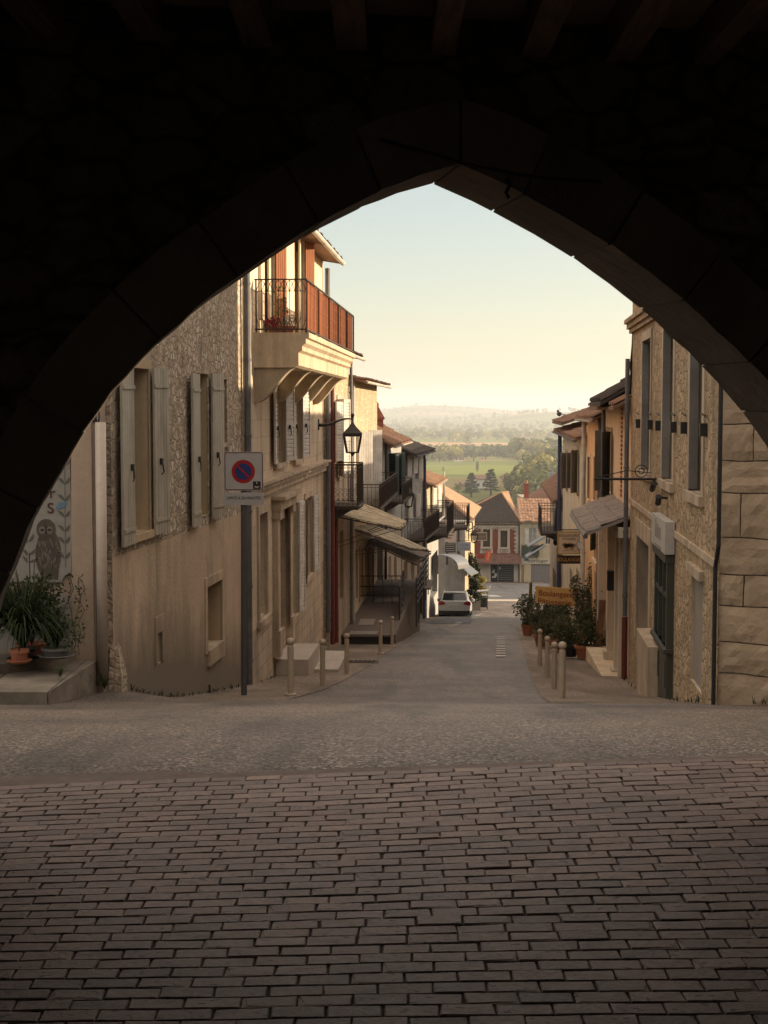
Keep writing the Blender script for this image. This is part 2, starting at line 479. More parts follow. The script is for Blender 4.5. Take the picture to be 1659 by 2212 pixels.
        return r

def roof_sheet(W, a0, a1, o0, o1, z0, z1, pitch=.22, amp=.045, rows=None, thick=.07):
    mb = MB(); L = a1 - a0; n = max(2, int(L / pitch) * 4); D = abs(o1 - o0); rows = rows or max(2, int(D / .4))
    rnd = random.Random(int(L * 100) + rows); vs = []; fs = []
    jit = [[rnd.uniform(-.012, .012) for _ in range(n // 4 + 2)] for _ in range(rows + 1)]
    for i in range(rows):
        for e in (0, 1):
            f = (i + e) / rows; o = o0 + (o1 - o0) * f; z = z0 + (z1 - z0) * f + (.03 if e == 0 else 0)
            for k in range(n + 1):
                a = a0 + L * k / n; q = amp * (1 if k % 4 in (1, 2) else -.2 if k % 4 == 0 else -.2)
                j = jit[i][k // 4]
                vs.append(W(a, o + j * 2, z + q + j))
        b = i * 2 * (n + 1)
        for k in range(n): fs.append((b + k, b + k + 1, b + n + 2 + k, b + n + 1 + k))
        if i:
            pb = b - (n + 1)
            for k in range(n): fs.append((pb + k, pb + k + 1, b + k + 1, b + k))
    mb.mesh(vs, fs)
    sl = [W(a0, o0, z0 - .02), W(a1, o0, z0 - .02), W(a1, o1, z1 - .02), W(a0, o1, z1 - .02)]
    lo = [p - V((0, 0, thick)) for p in sl]
    mb.mesh(sl + lo, [(0, 1, 5, 4), (1, 2, 6, 5), (2, 3, 7, 6), (3, 0, 4, 7), (4, 5, 6, 7), (0, 3, 2, 1)])
    return mb

def leafmass(mb, c, rad, n, size, rnd, hollow=.5, mi=0, aspect=.5):
    c = V(c)
    for _ in range(n):
        while True:
            p = V((rnd.uniform(-1, 1), rnd.uniform(-1, 1), rnd.uniform(-1, 1)))
            if hollow * hollow < p.length_squared < 1: break
        q = c + V((p.x * rad[0], p.y * rad[1], p.z * rad[2]))
        a = V((rnd.gauss(0, 1), rnd.gauss(0, 1), rnd.gauss(0, .7))).normalized()
        b = a.cross(V((rnd.gauss(0, 1), rnd.gauss(0, 1), rnd.gauss(0, 1)))).normalized()
        s = size * rnd.uniform(.6, 1.4)
        mb.face([q - a * s, q + b * s * aspect, q + a * s, q - b * s * aspect], mi)

# shared materials
M_white = surf('old_white_paint', (.6, .57, .52), (.42, .39, .34), 3, streak=.5, stain=(.2, .17, .13), bmp=.1, rough=.6)
M_iron = plain('dark_iron', (.035, .032, .03), .55, .3)
M_rustiron = surf('rusty_iron', (.06, .04, .03), (.03, .025, .022), 8, rough=.8, bmp=.2)
M_zinc = surf('zinc_pipe', (.17, .17, .18), (.11, .11, .12), 4, rough=.5, metal=.4, bmp=.05)
M_redpipe = plain('oxblood_pipe', (.13, .03, .02), .5)
M_shutgrey = surf('grey_shutter_paint', (.42, .39, .32), (.33, .305, .25), 3, streak=.55, bmp=.12, rough=.55)
M_stoneframe = surf('dressed_stone', (.54, .43, .31), (.38, .3, .215), 1.5, streak=.7, stain=(.17, .13, .095), bs=18)
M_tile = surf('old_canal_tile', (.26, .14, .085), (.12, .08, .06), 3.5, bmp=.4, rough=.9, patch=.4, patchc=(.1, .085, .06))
M_tiled = surf('dark_canal_tile', (.075, .058, .05), (.042, .037, .034), 3.5, bmp=.4, rough=.9, patch=.5, patchc=(.05, .05, .04))  # on the hipped roofs this dark tone paints the slopes in shade
M_tilel = surf('pale_canal_tile', (.42, .25, .15), (.26, .16, .1), 3.5, bmp=.4, rough=.9, patch=.5, patchc=(.14, .11, .08))  # on the hipped roofs this pale tone paints the sunlit slopes
M_terracotta = surf('terracotta', (.35, .13, .07), (.25, .1, .06), 6, rough=.8, bmp=.1)
# ------------------------------------------------------------------ camera, sky, sun
cam = bpy.data.cameras.new('camera'); co = bpy.data.objects.new('camera', cam); C.objects.link(co)
cam.sensor_fit = 'VERTICAL'; cam.sensor_height = 36; cam.lens = 36 * F_PX / 2212
cam.clip_start = .05; cam.clip_end = 60000
co.location = (0, 0, EYE); co.rotation_euler = (math.radians(90) - PITCH, 0, 0)
sc = bpy.context.scene; sc.camera = co
SUN_AZ, SUN_EL = 76.0, 10.5
w = bpy.data.worlds.new('World'); sc.world = w; w.use_nodes = True
wn = w.node_tree; bg = wn.nodes['Background']
sky = wn.nodes.new('ShaderNodeTexSky'); sky.sky_type = 'NISHITA'; sky.sun_disc = False
sky.sun_elevation = math.radians(SUN_EL); sky.sun_rotation = math.radians(SUN_AZ)
sky.air_density = 1.1; sky.dust_density = 0.5; sky.ozone_density = 0.9; sky.altitude = 150
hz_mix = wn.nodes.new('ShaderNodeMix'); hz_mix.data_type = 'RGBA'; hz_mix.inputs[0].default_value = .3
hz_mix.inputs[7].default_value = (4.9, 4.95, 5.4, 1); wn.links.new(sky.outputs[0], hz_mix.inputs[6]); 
# added warm fill light for the shaded street: veil in the unseen upper sky
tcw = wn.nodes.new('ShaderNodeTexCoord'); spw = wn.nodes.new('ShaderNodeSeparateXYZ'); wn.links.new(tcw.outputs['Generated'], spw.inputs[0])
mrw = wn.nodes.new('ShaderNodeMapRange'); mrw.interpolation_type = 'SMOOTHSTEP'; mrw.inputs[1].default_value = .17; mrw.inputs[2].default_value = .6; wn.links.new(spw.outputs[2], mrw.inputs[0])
sky_fill = wn.nodes.new('ShaderNodeMix'); sky_fill.data_type = 'RGBA'; sky_fill.inputs[7].default_value = (8.9, 7.5, 6.3, 1)
wn.links.new(mrw.outputs[0], sky_fill.inputs[0]); wn.links.new(hz_mix.outputs[2], sky_fill.inputs[6]); wn.links.new(sky_fill.outputs[2], bg.inputs['Color']); bg.inputs['Strength'].default_value = .09
sl = bpy.data.lights.new('sun', 'SUN'); so = bpy.data.objects.new('sun', sl); C.objects.link(so)
sl.energy = 5.0; sl.angle = math.radians(.5); sl.color = (1.0, .79, .54)
az, el = math.radians(SUN_AZ), math.radians(SUN_EL)
so.rotation_euler = V((math.sin(az) * math.cos(el), math.cos(az) * math.cos(el), math.sin(el))).to_track_quat('Z', 'Y').to_euler()
so.location = (60, 20, 40)
sc.view_settings.view_transform = 'Standard'; sc.view_settings.look = 'None'
sc.view_settings.exposure = 0.94; sc.view_settings.gamma = 1.0
try:
    sc.cycles.max_bounces = 8; sc.cycles.diffuse_bounces = 5; sc.cycles.use_denoising = True
    sc.cycles.volume_bounces = 0; sc.cycles.caustics_reflective = False; sc.cycles.caustics_refractive = False
except Exception: pass

def sstep(x): x = max(0, min(1, x)); return x * x * (3 - 2 * x)
def gzx(x, d):
    z = gz(d)
    return z + .16 * sstep((-x - 2.4) / 1.2) * sstep(1 - abs(d - 19.2) / 3.0) + .012 * noise.noise(V((x * .6, d * .3, 3)))

# ------------------------------------------------------------------ the ground
m_road = gravelly('worn_asphalt', (.048, .037, .029), (.125, .094, .072), (.44, .35, .27), 58, .62, .9, .5)
m_pave = gravelly('gravel_pavement', (.14, .11, .085), (.21, .167, .13), (.38, .31, .24), 34, .85, .6, .25)
m_patch = gravelly('tar_repair', (.05, .043, .038), (.085, .072, .062), (.2, .17, .14), 60, .7, .6, .35)
m_lower = gravelly('smooth_asphalt', (.07, .07, .075), (.1, .1, .105), (.16, .16, .16), 40, .75, .3, .3)
m_floor = bricks('terracotta_floor_brick', (.29, .195, .158), (.1, .072, .062), (.016, .012, .01), .178, .044, .0056, 1.0, .56, .95, (.1, .075, .065), .5, warp=.042, pits=.9)

def sheet(name, xs, ys, zf, m, uvf=None, thick=0):
    mb = MB(); nx = len(ys[0]) if False else None
    rows = []
    vs = []; fs = []; uvs = []
    for j, y in enumerate(ys):
        for x in xs(y): vs.append((x, y, zf(x, y))); uvs.append(uvf(x, y) if uvf else (x, y))
    n = len(list(xs(ys[0])))
    for j in range(len(ys) - 1):
        for i in range(n - 1): fs.append((j * n + i, j * n + i + 1, (j + 1) * n + i + 1, (j + 1) * n + i))
    if thick:
        k = len(vs); vs2 = [(x, y, z - thick) for x, y, z in vs]; vs += vs2; uvs += uvs
        for i in range(n - 1):
            a = i; fs.append((a, a + k, a + 1 + k, a + 1)); a = (len(ys) - 1) * n + i; fs.append((a, a + 1, a + 1 + k, a + k))
        for j in range(len(ys) - 1):
            a = j * n; fs.append((a, a + n, a + n + k, a + k)); a = j * n + n - 1; fs.append((a, a + k, a + n + k, a + n))
    mb.mesh(vs, fs)
    for fi, f in enumerate(fs): mb.uv[fi] = [uvs[i] for i in f]
    return mb.build(name, m, smooth=not thick)

def frange(a, b, n): return [a + (b - a) * i / (n - 1) for i in range(n)]
yr = frange(-6, 30, 100) + frange(30.5, 172, 110)
struct(sheet('road', lambda y: frange(-14, 16, 61), yr, gzx, m_road))
sl10 = math.tan(math.radians(10))
def floor_xs(v): return frange(-7, 8, 46)
# paving of hand-laid bricks: every brick is cut, set and tilted a little differently
m_brick1, nt, bs_ = nt_new('laid_brick'); vec = coords(nt)
gi = nt.nodes.new('ShaderNodeNewGeometry'); rpi = gi.outputs['Random Per Island']
rr_ = nt.nodes.new('ShaderNodeValToRGB'); nt.links.new(rpi, rr_.inputs[0])
for k_, (p_, c_) in enumerate(((0, (.12, .08, .068)), (.25, (.17, .112, .092)), (.5, (.22, .148, .122)), (.75, (.2, .126, .1)), (1, (.27, .185, .148)))):
    e_ = rr_.color_ramp.elements[k_] if k_ < 1 else rr_.color_ramp.elements[-1] if p_ == 1 else rr_.color_ramp.elements.new(p_)
    e_.position = p_; e_.color = c4(c_)
fine = noise_(nt, vec, 45, 6, .7); mid_ = noise_(nt, vec, 9, 5, .65); bigf = noise_(nt, vec, .8, 5, .6)
col = mixc(nt, rr_.outputs[0], (.06, .045, .04), mul(nt, ramp(nt, mid_, .5, .72), .65))
col = mixc(nt, col, (.34, .26, .21), mul(nt, ramp(nt, noise_(nt, vec, 17, 5, .7), .58, .75), .35))
pitn = noise_(nt, coords(nt, 'Object', (1, 1.6, 1)), 24, 3, .5); col = mixc(nt, col, (.02, .015, .013), mul(nt, ramp(nt, pitn, .64, .69), .9))
col = mixc(nt, col, (.07, .055, .048), mul(nt, ramp(nt, bigf, .45, .7), .5))
nt.links.new(col, bs_.inputs['Base Color']); bs_.inputs['Specular IOR Level'].default_value = .5
rg_ = mul(nt, mul(nt, fine, .35), .4, 'ADD'); nt.links.new(rg_, bs_.inputs['Roughness'])
bump(nt, bs_, mul(nt, mul(nt, fine, .6), mul(nt, mid_, .8), 'ADD'), .8, .012)
MATS['laid_brick'] = m_brick1
m_joint = surf('dark_joint_sand', (.04, .032, .027), (.025, .02, .018), 12, bmp=.5, bs=60)
def fl():
    mb = MB(); rn = random.Random(99); fk = lambda y: .015 + .15 * sstep((y - 4.0) / 3.6)
    def yof(v, x):
        y = v
        for _ in range(8): y = v + x * fk(y)
        return y
    # bed of joint sand
    xs = frange(-7, 8, 46); vs = []; fs = []; fr_ = frange(0, 1, 30)
    for f in fr_:
        for x in xs: ye = 7.62 + .16 * x; y = -5 + (ye + 5) * f; vs.append((x, y, gzx(x, y) + .004))
    n = len(xs)
    for j in range(len(fr_) - 1):
        for i in range(n - 1): fs.append((j * n + i, j * n + i + 1, (j + 1) * n + i + 1, (j + 1) * n + i))
    mb.mesh(vs, fs, 1)
    BW, BH = .178, .09; v = 2.6; row = 0
    while v < 9.2:
        u = -4.2 + (row % 2) * BW * .5 + rn.uniform(-.025, .025)
        while u < 4.6:
            L_ = BW * rn.choice((1, 1, 1, 1.0, .97, 1.03, .55 if rn.random() < .04 else 1)); x0, x1 = u + .003, u + L_ - .003; xc = (x0 + x1) / 2
            if yof(v + BH, xc) < 7.66 + .16 * xc:
                z0 = .012 + max(-.003, rn.gauss(0, .0012)); tx, ty = rn.gauss(0, .007), rn.gauss(0, .011); c = .004; top = []; mid = []; bot = []
                for (cx, cv) in ((x0, v + .0035), (x1, v + .0035), (x1, v + BH - .0035), (x0, v + BH - .0035)):
                    jx, jv = rn.gauss(0, .0022), rn.gauss(0, .0018); chip = rn.uniform(.008, .02) if rn.random() < .1 else 0
                    X, Vv = cx + jx, cv + jv; sx = 1 if cx < xc else -1; sv = 1 if cv < v + BH / 2 else -1
                    z = z0 + tx * (X - xc) + ty * (Vv - v - BH / 2)
                    yb = yof(Vv, X); bot.append((X, yb, gzx(X, yb))); mid.append((X, yb, gzx(X, yb) + z - .004))
                    Xt, Vt = X + sx * (c + chip), Vv + sv * (c + chip * .6); yt = yof(Vt, Xt); top.append((Xt, yt, gzx(Xt, yt) + z))
                mb.mesh(bot + mid + top, [(0, 1, 5, 4), (1, 2, 6, 5), (2, 3, 7, 6), (3, 0, 4, 7), (4, 5, 9, 8), (5, 6, 10, 9), (6, 7, 11, 10), (7, 4, 8, 11), (8, 9, 10, 11)], 0)
            u += L_
        v += BH + rn.gauss(0, .001); row += 1
    return mb.build('brick_floor', [m_brick1, m_joint])
struct(fl())
# strip of broken edging between brick and asphalt
def fe():
    mb = MB(); vs = []; fs = []; xs = frange(-7, 8, 90)
    for x in xs:
        ye = 7.62 + .16 * x
        vs.append((x, ye + .0, gzx(x, ye) + .008)); q = ye + .12 + .05 * noise.noise(V((x * 2.5, 0, 1))) + (.1 if x < -1 else 0)
        vs.append((x, q, gzx(x, q) + .007))
    for i in range(len(xs) - 1): fs.append((2 * i, 2 * i + 2, 2 * i + 3, 2 * i + 1))
    mb.mesh(vs, fs); return mb.build('floor_edging', surf('edging_mortar', (.19, .15, .125), (.13, .1, .085), 6, bmp=.7, bs=40), smooth=True)
struct(fe())
# pavements
ylp = frange(20.6, 47, 60)
def lpx(y): return frange(-6.0 + .1 * (y - 20), -1.3 + .08 * (y - 23), 14)
struct(sheet('left_pavement', lpx, ylp, lambda x, y: gzx(x, y) - .02 + .03 * sstep((y - 20.6) / 1.2), m_pave))
yrp = frange(17.6, 66, 90)
def rpx(y): return frange(2.36 + .08 * (y - 21.6), 4.9 + .084 * (y - 20), 10)
struct(sheet('right_pavement', rpx, yrp, lambda x, y: gzx(x, y) - .02 + .03 * sstep((y - 17.6) / 1.2), m_pave))
struct(sheet('cross_road', lambda y: frange(-3, 24, 20), frange(119, 146.5, 20), lambda x, y: gz(y) + .03, m_lower))
struct(sheet('parking_bay', lambda y: frange(2.55 + .078 * (y - 76), 4.6 + .078 * (y - 76), 6), frange(70, 90, 16), lambda x, y: gz(y) + .024, m_lower))
mpaint = surf('road_paint', (.68, .66, .6), (.42, .4, .36), 5, bmp=.1, rough=.7)
mk = MB()
def dash(px, y0, px2, y1, wpx):
    pass
def mark(x, d, wx, wd):
    z = [gzx(x + a, d + b) + .034 for a, b in ((-wx, -wd), (wx, -wd), (wx, wd), (-wx, wd))]
    mk.face([(x - wx, d - wd, z[0]), (x + wx, d - wd, z[1]), (x + wx, d + wd, z[2]), (x - wx, d + wd, z[3])])
def ground_at(px, py):
    d = 8.0
    for i in range(4000):
        p = P(px, py, d)
        if p.z <= gz(d): return p
        d += .05
    return p
for py in (1419, 1413, 1408, 1403, 1398, 1392, 1387, 1382, 1377):
    p = ground_at(1082, py); mark(p.x, p.y, .13, .14)
for px, py in ((977, 1354), (983, 1351), (988, 1348), (992, 1346), (1021, 1337), (1025, 1335), (1031, 1331), (1035, 1329), (1043, 1326), (1050, 1322)):
    p = ground_at(px, py); mark(p.x, p.y, .16, .22)
for px in range(1060, 1075, 5):
    p = ground_at(px, 1287 - (px - 1060) * -.2); mark(p.x, p.y, .5, .2)
mk_o = mk.build('road_markings', mpaint); struct(mk_o)
for i, (x0, d0_, x1, d1_) in enumerate(()):
    mbp = MB(); n_ = 9; L_ = []; R_ = []
    for k in range(n_ + 1):
        d_ = d0_ + (d1_ - d0_) * k / n_; sh = .08 * (d_ - d0_); wob = .07 * noise.noise(V((k * .9, i, 0)))
        L_.append(V((x0 + sh + wob, d_, gzx(x0 + sh + wob, d_) + .012))); R_.append(V((x1 + sh - wob, d_, gzx(x1 + sh - wob, d_) + .012)))
    for k in range(n_): mbp.face([L_[k], R_[k], R_[k + 1], L_[k + 1]])
    struct(mbp.build('road_patch', m_patch))
kb = MB()
for a, b in ((1052, 1124),):
    A = ground_at(a, 1299.5); B = ground_at(b, 1300)
    kb.prism([A + V((0, -.5, -.02)), A + V((0, .5, -.02)), A + V((0, .5, .13)), A + V((0, -.5, .1))], B - A)
struct(kb.build('kerb', surf('pale_kerb', (.5, .43, .34), (.4, .33, .26), 3)))

# ------------------------------------------------------------------ the arcade the camera stands in
aw = V((math.cos(math.radians(10)), math.sin(math.radians(10)), 0)); A0 = V((0, 6.9, 0))
ARC = Fac(*(A0 - aw * 11).xy, *(A0 + aw * 14).xy, 1); TH = .5
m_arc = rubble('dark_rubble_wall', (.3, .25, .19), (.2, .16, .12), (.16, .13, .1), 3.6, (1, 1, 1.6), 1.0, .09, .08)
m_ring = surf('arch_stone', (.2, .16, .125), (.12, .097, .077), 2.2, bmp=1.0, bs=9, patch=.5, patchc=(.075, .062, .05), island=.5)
m_beam = wood('old_beam_wood', (.26, .2, .15), (.14, .11, .085), 1)
m_board = surf('ceiling_plaster', (.42, .35, .27), (.32, .26, .2), 1.5, bmp=.2)
arcade = thing('arcade_building', 'dark stone arcade with a pointed arch and beamed ceiling framing the street', 'arcade', (0, 6.9, 0))
lp = [(0, 1319), (10, 1283), (51, 1184), (84, 1105), (117, 1046), (150, 995), (171, 953), (243, 849), (288, 800), (360, 728), (432, 665), (517, 606), (600, 546), (690, 491), (780, 448), (860, 418), (939, 394)]
rp = [(982.6, 414), (1054.6, 447.8), (1174.6, 512.6), (1299.4, 596.6), (1371.4, 651.8), (1438.6, 711.8), (1505.8, 774), (1544, 812.6), (1601.8, 879.8), (1659, 961)]
cur = [ARC.sz(*q) for q in lp]
s0, z0 = cur[0]; cur = [(s0 - .16, -.3), (s0 - .13, z0 - .55), (s0 - .07, z0 - .25)] + cur
ap = len(cur) - 1
cur += [ARC.sz(*q) for q in rp]
s1, z1 = cur[-1]
cur += [(s1 + .15, z1 - .27), (s1 + .27, z1 - .58), (s1 + .36, z1 - .95), (s1 + .42, z1 - 1.4), (s1 + .45, -.3)]
def dens(c, step):
    # smooth the traced opening with a Catmull-Rom curve
    q = [c[0]] + list(c) + [c[-1]]; sm = []
    for i in range(1, len(q) - 2):
        for k in range(8):
            t = k / 8; sm.append(tuple(.5 * (2 * q[i][j] + (q[i + 1][j] - q[i - 1][j]) * t + (2 * q[i - 1][j] - 5 * q[i][j] + 4 * q[i + 1][j] - q[i + 2][j]) * t * t + (3 * q[i][j] - q[i - 1][j] - 3 * q[i + 1][j] + q[i + 2][j]) * t ** 3) for j in (0, 1)))
    sm.append(c[-1]); c = []; acc = 1e9
    for p in sm:
        if not c or math.hypot(p[0] - c[-1][0], p[1] - c[-1][1]) > step * .98: c.append(p)
    c[-1] = sm[-1]
    return c
def dens_old(c, step):
    out = []
    for (a, b), (e, f) in zip(c, c[1:]):
        k = max(1, int(math.hypot(e - a, f - b) / step))
        out += [(a + (e - a) * i / k, b + (f - b) * i / k) for i in range(k)]
    return out + [c[-1]]
left = dens(cur[:ap + 1], .085); right = dens(cur[ap:], .09)
def offs(c, w, apex=None):
    o = []
    for i, (a, b) in enumerate(c):
        p = c[max(0, i - 2)]; q = c[min(len(c) - 1, i + 2)]
        dx, dz = q[0] - p[0], q[1] - p[1]; L = math.hypot(dx, dz); o.append((a - dz / L * w, b + dx / L * w))
    return o
RW = .23
lo_, ro_ = offs(left, RW), offs(right, RW)
sa = (left[-1][0]); ztop = max(lo_[-1][1], ro_[0][1]) + .06
lo_ = [p for p in lo_ if p[0] < sa - .02] + [(sa, ztop)]; ro_ = [p for p in ro_ if p[0] > sa + .02]
wc = lo_ + ro_
for i in range(1, len(wc)):
    if wc[i][0] <= wc[i - 1][0]: wc[i] = (wc[i - 1][0] + .002, wc[i][1])
mb = MB(); ZT = 6.0
for (a, b), (c, d) in zip(wc, wc[1:]):
    for o in (0, TH): mb.face([ARC.W(a, b, o), ARC.W(c, d, o), ARC.W(c, ZT, o), ARC.W(a, ZT, o)])
    mb.face([ARC.W(a, b, 0), ARC.W(c, d, 0), ARC.W(c, d, TH), ARC.W(a, b, TH)])
for a, b in ((0, wc[0][0]), (wc[-1][0], ARC.L)):
    for o in (0, TH): mb.face([ARC.W(a, -1.5, o), ARC.W(b, -1.5, o), ARC.W(b, ZT, o), ARC.W(a, ZT, o)])
mb.face([ARC.W(0, ZT, 0), ARC.W(ARC.L, ZT, 0), ARC.W(ARC.L, ZT, TH), ARC.W(0, ZT, TH)])
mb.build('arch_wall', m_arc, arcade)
ring = MB()
for c in (left, right):
    oc = offs(c, RW + .05)
    if c is left: oc[-1] = (sa, ztop)
    else: oc[0] = (sa, ztop)
    i = 0; rnd = random.Random(3)
    while i < len(c) - 1:
        k = min(len(c) - 1, i + rnd.choice((3, 3, 4, 4, 5)))
        j = rnd.uniform(-.003, .003); gp = .006
        seg = c[i:k + 1]; so_ = oc[i:k + 1]; pts = []
        for q, (u, v) in enumerate(seg):
            e = so_[q]; L = math.hypot(e[0] - u, e[1] - v); jj = j + .007 * noise.noise(V((u * 14, v * 14, 5)))
            pts.append((u - (e[0] - u) / L * jj, v - (e[1] - v) / L * jj))
        # trim ends for the joint
        def tr(l):
            l = list(l)
            for a, b in ((0, 1), (-1, -2)):
                dx, dz = l[b][0] - l[a][0], l[b][1] - l[a][1]; L = math.hypot(dx, dz) or 1
                l[a] = (l[a][0] + dx / L * gp, l[a][1] + dz / L * gp)
            return l
        pi, po = tr(pts), tr(so_)
        n = len(pi); o0, o1 = -.03 + rnd.uniform(-.01, .01), TH + .025 + rnd.uniform(-.008, .008)
        vs = [ARC.W(u, v, o0) for u, v in pi] + [ARC.W(u, v, o0) for u, v in po] + [ARC.W(u, v, o1) for u, v in pi] + [ARC.W(u, v, o1) for u, v in po]
        fs = []
        for q in range(n - 1):
            fs += [(q, q + 1, n + q + 1, n + q), (2 * n + q, 3 * n + q, 3 * n + q + 1, 2 * n + q + 1), (q, 2 * n + q, 2 * n + q + 1, q + 1), (n + q, n + q + 1, 3 * n + q + 1, 3 * n + q)]
        fs += [(0, n, 3 * n, 2 * n), (n - 1, 3 * n - 1, 4 * n - 1, 2 * n - 1)]
        ring.mesh(vs, fs); i = k
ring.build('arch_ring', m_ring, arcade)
core = MB(); wholec = left + right[1:]; oc_ = offs(wholec, RW + .04); ic_ = offs(wholec, .005)
n = len(wholec); vs = [ARC.W(u, v, o) for o in (.0, TH - .01) for l in (ic_, oc_) for u, v in l]; fs = []
for q in range(n - 1): fs += [(q, q + 1, n + q + 1, n + q), (2 * n + q, 3 * n + q, 3 * n + q + 1, 2 * n + q + 1), (q, 2 * n + q, 2 * n + q + 1, q + 1)]
core.mesh(vs, fs); core.build('arch_mortar', surf('arch_mortar', (.12, .1, .08), None, 4), arcade)
zc = 3.40
mb = MB()
mb.abox(-8, -5, zc + .17, 9, 8.2, zc + .3); mb.build('ceiling', m_board, arcade)
for k, px in enumerate((-270, -70, 130, 335, 562, 760, 958, 1160, 1352, 1550, 1740, 1930)):
    x = (px - 829.5) / F_PX * 6.2; mb = MB(); w_ = .052 + .006 * (k % 3)
    ye = 6.86 + sl10 * x - TH - .02
    mb.abox(x - w_, -4.6, zc + .005 * (k % 2), x + w_, ye, zc + .165); mb.build('ceiling_beam', m_beam, arcade)
m_inpl = surf('arcade_limewash', (.66, .57, .46), (.52, .44, .35), 1.2, streak=.3, stain=(.4, .33, .26))
for x0, x1 in ((-6.4, -6.0), (6.8, 7.2)):
    mb = MB(); mb.abox(x0, -5, -.4, x1, 6.7 + sl10 * x0, zc + .168); mb.build('side_wall', m_inpl, arcade)
mb = MB(); mb.abox(-6.4, -5.4, -.4, -1.4, -5.01, zc + .16); mb.abox(2.6, -5.4, -.4, 7.2, -5.01, zc + .16); mb.abox(-1.4, -5.4, 2.75, 2.6, -5.01, zc + .16); mb.build('back_wall', m_inpl, arcade)  # opening added behind the camera so skylight reaches the arch's inner face
mb = MB()   # upper storey behind the arch wall
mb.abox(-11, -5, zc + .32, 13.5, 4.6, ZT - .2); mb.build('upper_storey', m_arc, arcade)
cb = MB(); pts = []
for i, (px, py) in enumerate(((820, 300), (880, 318), (940, 332), (990, 350), (1050, 364), (1120, 377), (1190, 386), (1300, 392))):
    s_, z_ = ARC.sz(px, py, TH + .06); pts.append(ARC.W(s_, z_, TH + .06))
cb.tube(pts, .007, 6)
s_, z_ = ARC.sz(1095, 385, TH + .07); q = ARC.W(s_, z_, TH + .07)
cb.tube([q, q + V((.012, 0, -.03)), q + V((-.004, 0, -.06)), q + V((.008, 0, -.085))], .008, 6)
tag(cb.build('cable', plain('black_cable', (.01, .01, .01)), loc=pts[0], smooth=True), 'black cable strung across the stonework above the arch tip', 'cable')
# house added beyond the frame to block the sun from the near ground
m_sq = surf('square_house_plaster', (.42, .34, .26), (.34, .27, .2), 1.5, streak=.5)
F = Fac(14.5, 8.9, 14.5, 21, -1)
h = House('sun_block_house', 'beige rendered house added out of view to keep the sun off the square', F, -5, 4.6, 7, m_sq)
h.window((1.2, 2.3, -.2, 1.4)); h.window((5.2, 6.3, -.2, 1.4)); h.finish(); h.roof(.4, 1.2, M_tile)
# ------------------------------------------------------------------ left side of the street
m_rub1 = rubble('limestone_rubble', (.74, .64, .52), (.52, .43, .33), (.47, .38, .285), 6.6, (1, 1, 1.25), .5, .2, .05, moss=.35, bare=.38, grime=.5)
m_plast1 = surf('stained_beige_render', (.56, .43, .31), (.47, .36, .26), 1.3, streak=.68, stain=(.2, .165, .105), bmp=.5, bs=16, patch=.5, patchc=(.33, .255, .18), damp=(-.155, .3, (.2, .165, .125)))
m_base1 = surf('damp_stone_base', (.2, .16, .12), (.1, .085, .06), 3, streak=.6, stain=(.05, .045, .03), bmp=.7, bs=9)
m_inner = surf('tan_reveal_stone', (.47, .36, .23), (.39, .3, .19), 1.4, streak=.3, stain=(.2, .15, .1))
# owl wall facing the square
F0 = Fac(-9.2, 18.6, -3.56, 18.6, 1)
h0 = House('plastered_wall', 'pink beige rendered wall carrying the owl panel, left of the white pipe cover', F0, -4.2, 4.2, .35, surf('pinkish_render', (.36, .28, .22), (.29, .22, .175), 1.2, streak=.6, stain=(.2, .15, .12)), cat='wall')
a, z = F0.sz(165, 1300); h0.panel('grey_skirt', (0.2, a, -3.9, F0.sz(100, 1285)[1]), -.01, .018, surf('grey_wash', (.33, .31, .28), (.25, .23, .21), 2, streak=.3))
h0.panel('stone_pilaster', (F0.sz(205, 1300)[0] - .28, F0.sz(203, 1300)[0], -4.0, 4.1), -.01, .035, surf('pilaster_render', (.44, .34, .26), (.36, .28, .21), 1.6, streak=.5, stain=(.26, .2, .15)))
h0.finish()
mb = MB()
for i in range(13):
    a = math.pi * i / 12
def guard():
    mb = MB(); top = P(217, 912, 18.45); bot = P(222, 1478, 18.5); vs = []; n = 9
    for i in range(n):
        q = math.pi * i / (n - 1); d = V((-math.cos(q) * .068, -math.sin(q) * .09, 0)); vs += [top + d, bot + d]
    mb.mesh(vs, [(2 * i, 2 * i + 1, 2 * i + 3, 2 * i + 2) for i in range(n - 1)] + [tuple(range(0, 2 * n, 2)), tuple(range(1, 2 * n, 2))[::-1]])
    return mb
tag(guard().build('pipe_cover', surf('old_cream_plastic', (.5, .43, .36), (.43, .36, .3), 1.2, streak=.3, bmp=.03, rough=.5), loc=P(222, 1478, 18.5), smooth=True), 'tall cream half round pipe cover leaning against the wall corner beside the plants', 'pipe cover')
mb = MB()
p = P(208, 915, 18.5); mb.tube([p + V((-.02, 0, .12)), p + V((.0, -.02, .02)), P(212, 1480, 18.52)], .018, 6)
for dx in (-.03, .0, .025): mb.tube([P(209, 885, 18.5) + V((dx, 0, 0)), P(208, 905, 18.45) + V((dx * 1.6, -.03, 0)), P(212, 925, 18.5)], .012, 5)
tag(mb.build('power_cable', plain('black_cable', (.01, .01, .01)), loc=P(212, 1480, 18.52)), 'black power cables bundled behind the cream pipe cover', 'cable')

